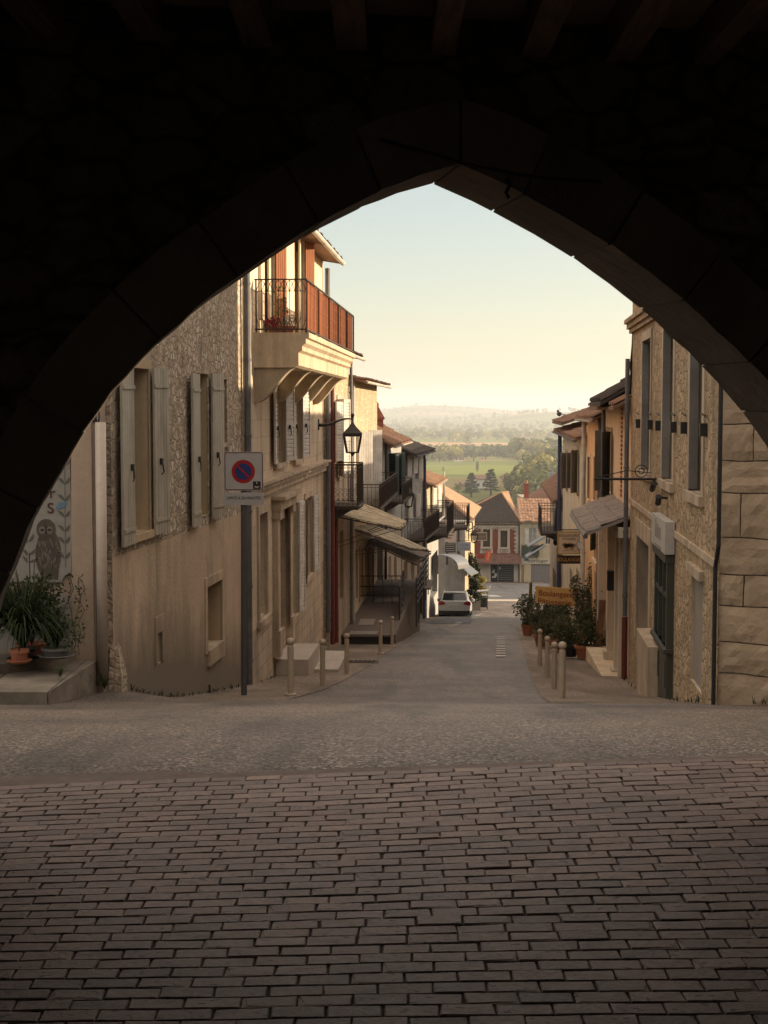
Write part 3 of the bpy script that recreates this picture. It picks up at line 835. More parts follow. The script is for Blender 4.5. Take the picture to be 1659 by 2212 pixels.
# mural panel
def mural():
    pl = P(60, 1300, 18.55)
    root = thing('owl_mural', 'painted panel with an owl, leafy stems and red letters on the wall', 'mural', P(110, 1250, 18.56))
    y = 18.565
    def Q(rx, ry, dy=0): # region coordinates in the close-up of the panel
        return P(rx * .2551, (1500 + ry * .3843) / 1.507, y - dy)
    bgm = surf('mural_ground', (.27, .255, .23), (.22, .205, .18), 2, bmp=.05)
    mb = MB(); poly = [(-900, -400), (600, -400), (604, 955), (560, 965), (530, 1000), (525, 1030), (-900, 1030)]
    mb.prism([Q(*q) for q in poly], (0, .03, 0)); mb.build('panel', bgm, root)
    dk = plain('mural_dark', (.03, .027, .024)); md = surf('mural_owl_brown', (.1, .085, .07), (.05, .042, .035), 9, bmp=0); lt = plain('mural_pale', (.17, .15, .125)); br = plain('mural_red', (.07, .015, .012)); bl = plain('mural_blue', (.12, .2, .28))
    def ell(mb, cx, cy, rx, ry, dy, n=20, a0=0, a1=2 * math.pi):
        mb.face([Q(cx + rx * math.cos(a0 + (a1 - a0) * i / n), cy + ry * math.sin(a0 + (a1 - a0) * i / n), dy) for i in range(n)])
    o = MB(); ell(o, 408, 790, 108, 215, .004); ell(o, 390, 580, 82, 88, .006)
    o.face([Q(*q, .003) for q in ((460, 900), (500, 930), (490, 1010), (455, 1000))]); own = o.build('owl', md, root)
    f = MB(); ell(f, 356, 588, 27, 32, .008); ell(f, 420, 588, 27, 32, .0085)
    for i in range(46):
        rr = random.Random(i); x = 320 + rr.random() * 165; yy = 650 + rr.random() * 240
        if abs(x - 400) < 95 * math.sqrt(max(0, 1 - ((yy - 780) / 190) ** 2)):
            f.face([Q(x - 5, yy, .007), Q(x + 5, yy, .007), Q(x + 3, yy + 34, .007), Q(x - 3, yy + 34, .007)])
    for k in range(4): f.face([Q(470 + k * 10, 700 + k * 26, .007), Q(498 + k * 8, 716 + k * 26, .007), Q(496 + k * 8, 726 + k * 26, .007), Q(468 + k * 10, 710 + k * 26, .007)])
    f.build('owl_face', lt, own)
    e = MB(); ell(e, 358, 586, 18, 11, .010); ell(e, 420, 586, 18, 11, .010); e.face([Q(388, 540, .01), Q(393, 540, .01), Q(398, 600, .01), Q(390, 618, .01), Q(383, 600, .01)])
    e.build('owl_eye', dk, own)
    lv = MB()
    def leaf(x, yy, ang, L=80, w=20):
        c, s = math.cos(ang), math.sin(ang); pts = []
        for i in range(9):
            t = i / 8; pts.append((x + c * L * t - s * w * math.sin(math.pi * t), yy + s * L * t + c * w * math.sin(math.pi * t)))
        for i in range(7, 0, -1):
            t = i / 8; pts.append((x + c * L * t + s * w * .3 * math.sin(math.pi * t), yy + s * L * t - c * w * .3 * math.sin(math.pi * t)))
        lv.face([Q(*q, .004) for q in pts])
    for k, yy in enumerate((40, 200, 340, 480, 600, 700, 830)):
        leaf(545, yy, -2.35); leaf(548, yy, -.95, 75)
    for k, yy in enumerate((690, 800, 860)): leaf(240, yy, -1.0 + .3 * k, 90); leaf(235, yy + 10, -2.2, 80)
    for a, b in (((545, 0), (552, 900)),): lv.face([Q(a[0], a[1], .003), Q(a[0] + 6, a[1], .003), Q(b[0] + 6, b[1], .003), Q(b[0], b[1], .003)])
    lv.build('leaf_stem', plain('mural_grey_green', (.1, .1, .085)), root)
    b = MB(); ell(b, 520, 375, 34, 26, .006); ell(b, 490, 400, 20, 16, .0065); b.face([Q(540, 350, .007), Q(566, 340, .007), Q(556, 385, .007)])
    b.build('bird', bl, root)
    text('letter', 'S', Q(428, 405, .008), (1, 0, 0), (0, 0, 1), .62 * .3, br, root, 1.1, .001)
    text('letter', 'r', Q(442, 275, .008), (1, 0, 0), (0, 0, 1), .2, br, root, 1, .001)
mural()

# stepped planter ledge in front
mst = surf('mossy_step_stone', (.25, .215, .175), (.13, .112, .09), 2.2, bmp=.6, bs=12, patch=.4, patchc=(.09, .085, .06))
def ledge(name, pts, z0, z1, m):
    mb = MB(); mb.prism([V((x, y, z0)) for x, y in pts], (0, 0, z1 - z0)); return mb
zt1 = P(100, 1492, 16.5).z
kp = P(103, 1500, 16.45); kq = P(190, 1450, 18.55)
st = thing('stone_steps', 'two mossy stone ledges with plants below the owl panel', 'steps', (kp.x - 1, 17, gz(17)))
mb = MB(); bl_ = [(-9, 16.3, -6.4), (-6.4, 0, -5.25), (0, 0, 0)]
for x0, x1, y0 in ((-9.2, -6.0, 16.42), (-5.985, -4.55, 16.40), (-4.535, kp.x, 16.42)):
    mb.prism([V((x0, y0, zt1 - 1.2)), V((x1, y0, zt1 - 1.2)), V((x1, 18.6, zt1 - 1.2)), V((x0, 18.6, zt1 - 1.2))], (0, 0, 1.2))
mb.prism([V((kp.x + .01, 16.43, zt1 - 1.2)), V((kq.x + .12, 18.5, zt1 - 1.2)), V((kp.x + .01, 18.5, zt1 - 1.2))], (0, 0, 1.195))
mb.build('step', mst, st)
mb = MB(); zt2 = P(60, 1440, 17.35).z
mb.prism([V((-9.2, 17.3, zt1)), V((-4.85, 17.3, zt1)), V((-3.95, 18.1, zt1)), V((-3.9, 18.59, zt1)), V((-9.2, 18.59, zt1))], (0, 0, zt2 - zt1))
mb.build('step', mst, st)

# plants on the ledge
m_blade = leafmat('dark_strap_leaf', (.04, .058, .02), (.018, .03, .012), 4)
m_blade2 = leafmat('olive_leaf', (.075, .09, .04), (.035, .05, .02), 3)
def straps(mb, c, n, L, rnd, w=.014, lean=1.0):
    c = V(c)
    for i in range(n):
        a = rnd.uniform(0, 2 * math.pi); l = L * rnd.uniform(.55, 1.1); out = rnd.uniform(.3, 1.0) * lean
        d = V((math.cos(a), math.sin(a), 0)); side = V((-d.y, d.x, 0)); pts = []
        for k in range(7):
            t = k / 6; r = out * l * (t ** 1.1) * .75; z = l * (1.15 * t - (1.0 * out + .15) * t * t)
            pts.append((c + d * r + V((0, 0, z)), w * (1 - t * .92) * rnd.uniform(.9, 1.1)))
        for (p, wa), (q, wb) in zip(pts, pts[1:]): mb.face([p - side * wa, p + side * wa, q + side * wb, q - side * wb])
def pot(mb, c, r, h, mi=0):
    mb.lathe(c, [(r * .72, 0), (r * .95, h * .78), (r * 1.06, h * .78), (r * 1.06, h), (r * .95, h), (r * .9, h * .9), (.01, h * .88)], 18, mi)
def potted(label, name, c, r, h, potm, leaf, fn, saucer=True, cat='plant', group=None):
    t = thing(name, label, cat, c, group); mb = MB(); pot(mb, c, r, h)
    po = mb.build('pot', potm, t, smooth=False)
    if saucer:
        s = MB(); s.lathe(V(c) - V((0, 0, .001)), [(r * .9, 0), (r * 1.35, .035), (r * 1.3, .04), (r * .9, .012)], 18); s.build('saucer', potm, po)
    mb = MB(); fn(mb, V(c) + V((0, 0, h * .9))); mb.build('foliage', leaf, t); return t
rr = random.Random(11)
def big(mb, c):
    straps(mb, c, 420, 1.35, rr, .018, .95); straps(mb, c + V((-.35, .1, .15)), 260, 1.2, rr, .016, .95); straps(mb, c + V((.3, .1, 0)), 160, .95, rr, .014, .95)
potted('large dark strap leaved plant spilling over the ledge under the owl panel', 'strap_leaf_plant', P(50, 1428, 17.75), .15, .15, plain('dark_plastic_pot', (.03, .03, .03)), m_blade, big)
def tall(mb, c):
    for k in range(7): leafmass(mb, c + V((rr.uniform(-.35, .3), rr.uniform(-.1, .1), rr.uniform(.35, .72))), (.26, .18, .22), 120, .035, rr, .2)
    for k in range(9):
        x = rr.uniform(-.4, .3); mb.tube([c, c + V((x * .6, 0, .6)), c + V((x, 0, .85 + rr.random() * .3))], .006, 4)
potted('bushy flowering shrub rising against the owl panel behind the strap leaves', 'shrub', P(70, 1432, 18.2), .2, .25, M_terracotta, m_blade2, tall)
def fern(mb, c): straps(mb, c, 170, .62, rr, .010, 1.0); leafmass(mb, c + V((.05, 0, .2)), (.35, .22, .22), 160, .025, rr, .1)
potted('low grassy plant in a pale grey saucer at the right end of the ledge', 'fern_plant', P(122, 1420, 17.6), .17, .12, plain('grey_enamel', (.16, .155, .145)), m_blade, fern)
potted('small empty terracotta pot at the front of the plant ledge', 'terracotta_pot', P(42, 1432, 17.35), .11, .16, M_terracotta, m_blade, lambda mb, c: straps(mb, c, 8, .18, rr, .006))
def vine(mb, c):
    for k in range(4):
        p = V(c) + V((rr.uniform(-.1, .15), 0, 0)); pts = [p]
        for j in range(7): p = p + V((rr.uniform(-.07, .09), rr.uniform(-.01, .01), .14)); pts.append(p)
        mb.tube(pts, .005, 4)
        for q in pts[1:]: leafmass(mb, q, (.08, .04, .08), 5, .024, rr, 0)
v_ = MB(); vine(v_, P(150, 1415, 18.4)); tag(v_.build('climbing_vine', m_blade2, loc=P(150, 1415, 18.4)), 'thin straggling vine climbing the wall beside the plant ledge', 'vine')
for i, (px, py, d, n, lab) in enumerate(((185, 1470, 18.2, 60, 'weeds sprouting at the corner of the stone ledge'), (226, 1488, 18.4, 60, 'tuft of grass growing at the foot of the cream pipe cover'), (130, 1462, 17.2, 30, 'small weeds growing between the two stone ledges'))):
    t_ = MB(); c = P(px, py, d); straps(t_, c, n, .3 + .1 * (i == 1), rr, .007, 1.0); tag(t_.build('weed_tuft', m_blade2, loc=c), lab, 'weeds')

# house 1: rubble above, render below
F1 = Fac(-3.52, 19.04, -2.64, 27.75, 1)
zb1 = F1.sz(400, 1150)[1]
h1 = House('rubble_house', 'stone house with rubble upper wall, stained render below and grey wooden shutters', F1, -6.5, 5.2, 6, [m_base1, m_plast1, m_rub1], [(-6.4, 1), (zb1, 2)], reveal=m_inner)
r1 = F1.rect(279, 793, 1158, 322); h1.window(r1, .32, M_shutgrey, None, 2, 3)
r2 = F1.rect(423, 806, 1120, 449); h1.window(r2, .32, M_shutgrey, None, 2, 3)
r3 = F1.rect(470, 818, 957, 489); h1.window(r3, .3, M_shutgrey, None, 1, 2)
h1.surround(r1, .13, m_inner, .012); h1.surround(r2, .13, m_rub1, .01, sill=False); h1.surround(r3, .1, m_rub1, .012)
zs1 = F1.sz(252, 1180)[1]
for (a, b, c, d), ang in ((r1, 2), (r2, 3)):
    h1.shutter(a - .02, .66, c - .1, d - .02, -1, ang, M_shutgrey); h1.shutter(b + .02, .62, c - .08, d + .02, 1, ang + 3, M_shutgrey)
r4 = F1.rect(339, 1368, 1436, 349); h1.blind(r4, m_base1, .25, 'vent', 1); h1.surround(r4, .12, m_plast1, .02, 'vent_surround', False, .12)
r5 = F1.rect(447, 1268, 1412, 479); h1.blind(r5, wood('dark_brown_door', (.09, .06, .042), (.05, .035, .026)), .38, 'door', 4); h1.surround(r5, .16, M_stoneframe, .02, 'door_surround', False)
h1.finish()
mb = MB(); h1.bx(mb, r5[0], r5[1], r5[2] - .22, r5[2] + .04, -.3, .05); mb.build('threshold', M_stoneframe, h1.root)
mb = MB(); rnd = random.Random(4)   # ragged lower edge of the rubble where the render stops, kept as one crust
q = F1.sz(258, 1400)
c_ = F1.W(F1.sz(246, 1440)[0], gz(19.2) + .05, .03)
mb.mesh(*(lambda: ([c_ + V((x * .22, y * .45, z)) for x, y, z in ((-.3, -.5, -.4), (.5, -.5, -.4), (.6, .5, -.4), (-.3, .5, -.4), (-.3, -.4, .35), (.45, -.45, .4), (.5, .4, .3), (-.3, .4, .3), (-.25, -.2, .75), (.2, -.25, .78), (.22, .2, .7), (-.25, .2, .7))],
    [(0, 1, 5, 4), (1, 2, 6, 5), (2, 3, 7, 6), (3, 0, 4, 7), (4, 5, 9, 8), (5, 6, 10, 9), (6, 7, 11, 10), (7, 4, 8, 11), (8, 9, 10, 11)]))())
mb.build('corner_stone', m_rub1, h1.root)
h1.pipe(F1.L - .12, gz(27.5), 5.2, M_zinc, .062, .11)
h1.roof(.4, 1.2, M_tile)

# house 2: ashlar front with the long balcony
m_ash = bricks('pale_ashlar', (.64, .52, .38), (.54, .435, .315), (.38, .3, .22), .75, .34, .006, .3, .85, .6, (.34, .275, .205), grime=.55)
m_ashlow = bricks('weathered_ashlar', (.56, .45, .33), (.44, .355, .26), (.28, .22, .165), .7, .32, .008, .6, .9, .75, (.24, .19, .14), grime=.75)
m_cream = surf('cream_plaster', (.7, .58, .42), (.6, .5, .36), 1.5, streak=.55, stain=(.36, .28, .19), patch=.3, patchc=(.46, .37, .26))
m_orangewood = wood('orange_brown_shutter', (.36, .13, .05), (.27, .095, .04))
m_brownwood = wood('brown_weathered_wood', (.2, .135, .085), (.11, .075, .05))
F2 = Fac(-2.50, 27.85, -1.69, 41.35, 1)
zst = F2.sz(640, 1012)[1]; zsl = F2.sz(668.5, 719, 1.05)[1]
h2 = House('balcony_house', 'tall pale stone house with a long rust coloured balcony on scrolled corbels', F2, -8, 6.1, 6, [m_ashlow, m_ash, m_cream], [(F2.sz(640, 1270)[1], 1), (zsl - .3, 2)])
def B2(*q): return F2.rect(*q)
rw = B2(558, 1112, 1342, 575); h2.window(rw, .2, M_white, None, 2, 3); h2.surround(rw, .17, M_stoneframe, .04)
rd = B2(595, 1130, 1378, 617); h2.blind(rd, m_brownwood, .28, 'door', 3)
mb = MB()
for a in (rd[0] - .42, rd[1] + .06):
    h2.bx(mb, a, a + .34, rd[2] + .2, rd[3] + .12, -.02, .12); h2.bx(mb, a - .05, a + .39, rd[3] + .12, rd[3] + .3, -.02, .18); h2.bx(mb, a - .04, a + .38, rd[2] - .35, rd[2] + .2, -.02, .16)
h2.bx(mb, rd[0] - .5, rd[1] + .5, rd[3] + .3, rd[3] + .52, -.02, .2); h2.bx(mb, rd[0] - .58, rd[1] + .58, rd[3] + .52, rd[3] + .6, -.02, .3)
mb.build('door_surround', M_stoneframe, h2.root)
for pa, yt, yb, pb in ((622, 1094, 1345, 640), (658, 1078, 1250, 672)):
    r = B2(pa, yt, yb, pb); h2.window(r, .2, M_white, None, 2, 4); h2.surround(r, .14, M_stoneframe, .035)
    h2.shutter(r[1] + .02, .55, r[2] + .02, r[3], 1, 7, M_white, louvre=True, strap=False); h2.shutter(r[0] - .02, .5, r[2] + .02, r[3], -1, 3, m_brownwood, louvre=True, strap=False)
mb = MB()
h2.bx(mb, 0, F2.L - .02, zst - .30, zst - .16, -.02, .1); h2.bx(mb, 0, F2.L - .02, zst - .16, zst - .06, -.02, .16); h2.bx(mb, 0, F2.L - .02, zst - .06, zst, -.02, .22)
mb.build('string_course', M_stoneframe, h2.root)
for i, (pa, pb) in enumerate(((592, 610), (633, 647))):
    r = B2(pa, 830, 1003 - 8 * i, pb); h2.window(r, .22, m_brownwood, None, 2, 4); h2.surround(r, .13, M_stoneframe, .04)
    h2.shutter(r[1] + .02, .62, r[2] + .02, r[3], 1, 10, M_white, louvre=True); h2.shutter(r[0] - .02, .62, r[2] + .02, r[3], -1, 3, M_white, louvre=True)
for pa, pb in ((577, 589), (643, 654)):
    a = B2(pa, 600, 700, pb); r = (a[0], a[1], zsl + .05, zsl + 2.7); h2.window(r, .2, m_cream, None, 2, 4); h2.surround(r, .12, m_cream, .05, sill=False)
    h2.shutter(r[0] - .02, .55, r[2] + .02, r[3], -1, 4, m_cream, strap=False); h2.shutter(r[1] + .02, .3, r[2] + .02, r[3], 1, 40, m_orangewood, strap=False)
h2.finish()
h2.pipe(F2.L - .15, gz(41) + .5, 5.8, M_zinc, .07, .14)
mb = MB()
for a in (1.0, 4.2, 7.2, 10.4): h2.bx(mb, a, a + .5, zsl + .3, 5.6, -.02, .06)
mb.build('pilaster', m_cream, h2.root)
h2.roof(.55, 1.0, M_tile, gutter=M_white, zt=6.05)
# balcony
bal = MB(); BL0, BL1 = .35, 11.5; OD = 1.06
prof = [(-.02, 0), (OD, 0), (OD, -.1), (OD - .06, -.12), (OD - .06, -.2), (OD - .13, -.26), (OD - .13, -.34), (OD - .2, -.38), (OD - .2, -.62), (OD - .28, -.66), (-.02, -.66)]
bal.prism([F2.W(BL0, zsl + z, o) for o, z in prof], F2.t * (BL1 - BL0))
m_slab = surf('balcony_stone', (.6, .48, .33), (.47, .37, .25), 2.5, patch=.45, patchc=(.42, .32, .21), streak=.8, stain=(.24, .18, .12), bmp=.4, bs=14)
balo = bal.build('balcony', m_slab, h2.root)
cs = []
for i in range(21):
    t = i / 20; cs.append((OD - .24 - .78 * t, -.66 - .66 * (3 * t * t - 2 * t ** 3)))
for d in (28.25, 31.0, 33.7, 36.2, 38.6):
    a = (d - 27.85) / F2.t.y; mb = MB()
    poly = [(-.02, -.66)] + cs + [(-.02, -1.34)]
    mb.prism([F2.W(a, zsl + z, o) for o, z in poly], F2.t * .34); mb.build('corbel', surf('corbel_stone', (.46, .37, .26), (.33, .27, .19), 2, streak=.7, stain=(.2, .16, .11)), balo)
# railing
rail = MB(); zr = zsl + 1.0
oe = OD - .05
def bar(mb, p, q, r=.012): mb.tube([p, q], r, 4)
for z in (zsl + .06, zr): bar(rail, F2.W(BL0 + .02, z, .02), F2.W(BL0 + .02, z, oe), .018); bar(rail, F2.W(BL0 + .02, z, oe), F2.W(BL1, z, oe), .02); bar(rail, F2.W(BL1, z, oe), F2.W(BL1, z, 0), .018)
bar(rail, F2.W(BL0 + .02, zr - .22, 0.02), F2.W(BL0 + .02, zr - .22, oe), .008)
nb = 9
for i in range(nb + 1): o = .05 + (oe - .05) * i / nb; bar(rail, F2.W(BL0 + .02, zsl, o), F2.W(BL0 + .02, zr, o), .020 if i in (0, 5, nb) else .0085)
for i in range(0, nb - 1):
    o0 = .05 + (oe - .05) * i / nb; ww = 2 * (oe - .05) / nb
    for sgn, zc_, hh in ((1, zr - .24, .22), (-1, zsl + .3, -.24)):
        pts = []
        for k in range(9):
            t = k / 8; pts.append(F2.W(BL0 + .02, zc_ + hh * math.sin(math.pi * t), o0 + ww * t))
        rail.tube(pts, .007, 4)
for i in range(46): a = BL0 + (BL1 - BL0) * i / 45; bar(rail, F2.W(a, zsl, oe), F2.W(a, zr, oe), .02 if i % 9 == 0 else .009)
rail.build('railing', M_rustiron, balo)
scn = MB(); rnd = random.Random(5); m_reed = wood('reed_screen', (.52, .18, .07), (.3, .1, .045), 2, 4)
for i in range(210):
    a = BL0 + .08 + (BL1 - BL0 - .1) * i / 210
    if rnd.random() < .13 and i > 20: continue
    h2.bx(scn, a, a + .042, zsl + .08 + rnd.uniform(0, .02), zr - rnd.uniform(0, .03), oe - .045, oe - .03)
for z in (zsl + .3, zsl + .55, zsl + .82): h2.bx(scn, BL0 + .08, BL1, z, z + .02, oe - .03, oe - .022)
scn.build('reed_screen', m_reed, balo)
# pots on the balcony
m_red = leafmat('red_petal', (.4, .01, .03), (.3, .02, .06)); m_lime = leafmat('lime_leaf', (.16, .2, .05), (.1, .15, .03))  # bright lime green leaf for the balcony plant
for px, n, lf, lab, hgt in ((590, 'flower_pot', m_red, 'red flowering pot behind the iron end of the long balcony', .12), (606, 'potted_plant', m_lime, 'green leafy potted plant standing behind the balcony end railing', .55), (632, 'flower_pot', leafmat('white_petal', (.5, .5, .45), (.4, .4, .3)), 'white flowering pot on the balcony near its outer corner', .15)):
    a, z = F2.sz(px, 700, .5); c = F2.W(1.0, zsl, .18 + (px - 575) * .0075)
    def fo(mb, c, hgt=hgt): leafmass(mb, c + V((0, 0, hgt * .6)), (.17, .17, hgt * .75 + .06), 130, .035, rr, .1)
    potted(lab, n, c, .11, .16, M_terracotta, lf, fo, False)
# door steps
for i, (a0, a1, z_, o1, lab) in enumerate(((rd[0] - .5, rd[1] + .35, 0, .75, 'step'),)):
    pass
stp = thing('door_steps', 'pale concrete double step at the door of the balcony house', 'steps', F2.W((rd[0] + rd[1]) / 2, gz(33.5), .5))
pz = [P(640, 1396, 32.8).z, P(660, 1412, 34).z]
for k, (q0, q1, o1, zt_) in enumerate(((rd[0] - .2, rd[1] + .25, .72, P(640, 1397, 32.6).z), (rd[0] + .9, rd[1] + 1.7, 1.25, P(650, 1413, 34.0).z))):
    mb = MB(); h2.bx(mb, q0, q1, gz(36) - .4, zt_, .02 + .004 * k, o1); mb.build('step', surf('pale_concrete', (.46, .4, .34), (.38, .33, .28), 2.5, bmp=.2), stp)
# ------------------------------------------------------------------ further down the left side
m_rub3 = rubble('honey_rubble', (.68, .55, .37), (.5, .4, .26), (.55, .44, .3), 5, (1, 1, 1.3), .8, .12, .05, bare=.25, grime=.35)
m_low3 = surf('patched_render', (.46, .37, .28), (.34, .27, .2), 1.2, streak=.5, patch=.6, patchc=(.26, .21, .16))
F3 = Fac(-1.60, 41.42, -1.14, 47.8, 1)
h3 = House('narrow_stone_house', 'narrow honey coloured stone house just past the long balcony', F3, -9, P(735, 765, 46).z, 6, [m_low3, m_rub3], [(P(735, 852, 46).z, 1)])
for px0, px1, yt, yb in ((712, 719, 868, 1000), (728, 736, 862, 1030)):
    r = F3.rect(px0, yt, yb, px1); h3.window(r, .2, m_brownwood, None, 2, 4); h3.surround(r, .12, M_stoneframe, .03)
    h3.shutter(r[1] + .02, .5, r[2] + .02, r[3], 1, 20, M_white, louvre=True, strap=False); h3.shutter(r[0] - .02, .5, r[2] + .02, r[3], -1, 20, m_cream, louvre=True, strap=False)
r = F3.rect(714, 1150, 1330, 728); h3.blind(r, m_brownwood, .25, 'door', 3)
r = F3.rect(734, 1150, 1300, 742); h3.blind(r, m_cream, .2, 'door', 3)
h3.finish(); h3.roof(.5, 1.1, M_tile, gutter=M_white)
h3.pipe(.25, gz(42) + .2, P(735, 770, 46).z, M_redpipe, .07, .12); h3.pipe(1.3, gz(43) + .2, P(722, 1105, 43).z, M_redpipe, .06, .12)
h3.pipe(F3.L - .2, -6, P(735, 770, 46).z, M_zinc, .05, .1)
F4 = Fac(-1.12, 47.85, -.28, 60, 1)
h4 = House('gutter_house', 'honey stone house with white louvred shutters and a white eaves gutter', F4, -11, P(800, 826, 55).z, 6, [m_cream, m_rub3], [(P(790, 934, 55).z, 1)])
for px0, px1 in ((768, 776), (794, 800)):
    r = F4.rect(px0, 938, 1075, px1); h4.blind(r, M_white, .12, 'window', 3)
r1_ = F4.rect(768, 938, 1075, 776)
for a, ang in ((2.8, 48), (7.2, 50)):
    h4.shutter(a, .6, P(780, 1095, 55).z, P(780, 929, 55).z, 1, ang, M_white, planks=6, strap=False)
for px0, px1, m_ in ((765, 771, m_brownwood), (776, 783, M_white), (789, 797, m_brownwood), (800, 806, M_white)):
    r = F4.rect(px0, 1190, 1300, px1); h4.blind(r, m_, .2, 'door', 2); h4.surround(r, .15, M_stoneframe, .03, 'door_surround', False)
h4.finish(); h4.roof(.55, 1.0, M_tile, gutter=M_white)
h4.pipe(.35, -9, P(760, 815, 49).z, M_white, .05, .1)
m_grey = surf('grey_lime_wash', (.4, .39, .37), (.28, .27, .255), 1.4, streak=.6, stain=(.2, .19, .18), patch=.6, patchc=(.26, .25, .23))
m_grey2 = rubble('white_washed_stone', (.46, .44, .41), (.3, .285, .265), (.38, .37, .35), 3.2, (1, 1, 1.2), .7, .1, .05, grime=.7)
m_green = plain('bottle_green_paint', (.025, .05, .042), .5)
F5 = Fac(-.05, 60.3, .82, 70, 1)
h5 = House('green_shutter_house', 'grey washed house with dark green shutters and a mossy tile roof', F5, -13, P(850, 946, 65).z, 7, [m_low3, m_grey], [(P(850, 1150, 65).z, 1)])
for px0, px1 in ((838, 841), (852, 856)):
    r = F5.rect(px0, 980, 1070, px1); h5.window(r, .15, m_green, None, 2, 4)
    h5.shutter(r[0] - .02, .75, r[2], r[3], -1, 25, m_green, strap=False); h5.shutter(r[1] + .02, .75, r[2], r[3], 1, 22, m_green, strap=False)
for px0, px1, m_ in ((829, 834, m_brownwood), (839, 845, M_white), (851, 857, m_brownwood)):
    r = F5.rect(px0, 1205, 1320, px1); h5.blind(r, m_, .25, 'door', 2)
h5.finish(); h5.roof(.5, 2.6, M_tile, gutter=M_white, depth=5)
h5.pipe(.3, -12, P(836, 960, 61).z, M_iron, .05, .1)
F6 = Fac(.86, 70.1, 2.06, 79, 1)
h6 = House('white_stone_house', 'white washed stone house with an overhanging dark roof and blue grey downpipe', F6, -14, P(900, 968, 74).z, 7, [m_low3, m_grey2], [(P(900, 1170, 75).z, 1)])
for px0, px1, yt, yb in ((872, 877, 985, 1030), (885, 890, 985, 1025), (897, 902, 975, 1035), (874, 879, 1070, 1130), (890, 896, 1070, 1120)):
    r = F6.rect(px0, yt, yb, px1); h6.window(r, .2, m_brownwood, None, 2, 3); h6.shutter(r[1] + .02, .5, r[2], r[3], 1, 20, M_white, strap=False)
for px0, px1, m_ in ((873, 880, m_brownwood), (888, 895, M_white), (901, 907, m_brownwood)):
    r = F6.rect(px0, 1215, 1320, px1); h6.blind(r, m_, .25, 'door', 2)
h6.finish(); h6.roof(.7, 1.9, M_tiled, gutter=M_zinc, depth=5)
h6.pipe(F6.L - .2, -12, P(912, 962, 78).z, plain('slate_blue_pipe', (.05, .06, .11)), .08, .14)
F7 = Fac(2.25, 79.3, 3.25, 88, 1)
h7 = House('low_yellow_house', 'low yellow stone house with an orange roof catching the sun', F7, -15, P(935, 1035, 84).z, 6, [m_grey, m_rub3], [(P(935, 1130, 84).z, 1)])
for px0, px1, yt, yb in ((929, 933, 1050, 1110), (940, 944, 1050, 1110)):
    r = F7.rect(px0, yt, yb, px1); h7.window(r, .2, M_white, None, 2, 3); h7.shutter(r[1] + .02, .5, r[2], r[3], 1, 20, M_white, strap=False)
r = F7.rect(930, 1205, 1300, 945); h7.blind(r, plain('dark_shop_front', (.03, .03, .032)), .3, 'shop_front', 4)
h7.finish(); h7.roof(.5, 1.5, M_tilel, gutter=M_white, depth=4)
# tall antenna pole on its corner
mb = MB(); p = P(944, 1128, 88); mb.tube([p, P(959, 1115, 89), P(959, 1020, 89)], .07, 8)
tag(mb.build('corner_pole', M_white, loc=p), 'pale upright pole at the corner of the low yellow house', 'pole')
# house at the bottom with the hipped roof
F8 = Fac(5.35, 97, 6.7, 109, 1)
ze8 = P(1000, 1122, 97).z
h8 = House('hipped_corner_house', 'grey white corner house with hipped roof painted dark on its shaded front and sunlit flank by the crossing', F8, -17, ze8, 8, [m_grey, m_grey, m_rub3], [(-14, 2)], side=0)
for px0, px1, yt, yb in ((1011, 1014, 1130, 1170), (1019, 1022, 1130, 1170)):
    r = F8.rect(px0, yt, yb, px1); h8.window(r, .2, M_white, None, 2, 3)
r = F8.rect(1012, 1215, 1280, 1018); h8.blind(r, M_redpipe, .3, 'shop_front', 3)
h8.finish()
# camera-facing timbers on its end wall and the hipped roof
mb = MB()
for dx in (.5, 1.25, 1.9): mb.box((5.35 - dx, 96.93, ze8 - 3.0), (.12, 0, 0), (0, .05, 0), (0, 0, 2.6))
mb.build('timber', wood('dark_timber', (.08, .06, .05), (.05, .04, .035)), h8.root)
mb = MB(); a = F8.W(-.4, ze8, .5); b = F8.W(F8.L + .4, ze8, .5); c = F8.W(F8.L + .4, ze8, -8.4); d = F8.W(-.4, ze8, -8.4)
k1, k2 = F8.W(4.2, P(985, 1040, 101).z + .6, -3.8), F8.W(F8.L - 4, P(985, 1040, 101).z + .6, -3.8)
for poly in ((a, b, k2, k1), (b, c, k2), (c, d, k1, k2)): mb.face(poly)
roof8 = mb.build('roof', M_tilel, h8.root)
mb = MB(); mb.face([d, a, k1]); mb.prism([a - V((0, 0, .1)), b - V((0, 0, .1)), c - V((0, 0, .1)), d - V((0, 0, .1))], (0, 0, .09)); mb.build('shaded_hip_slope', M_tiled, roof8)  # same roof: shade of the front slope painted in with the dark tile
mb = MB(); mb.tube([a, k1, k2], .14, 6); mb.tube([d, k1], .14, 6); mb.build('ridge_tiles', M_tilel, roof8)
mb = MB(); mb.tube([d - V((0, 0, .1)), a - V((0, 0, .1))], .1, 8); mb.build('gutter', M_white, roof8)
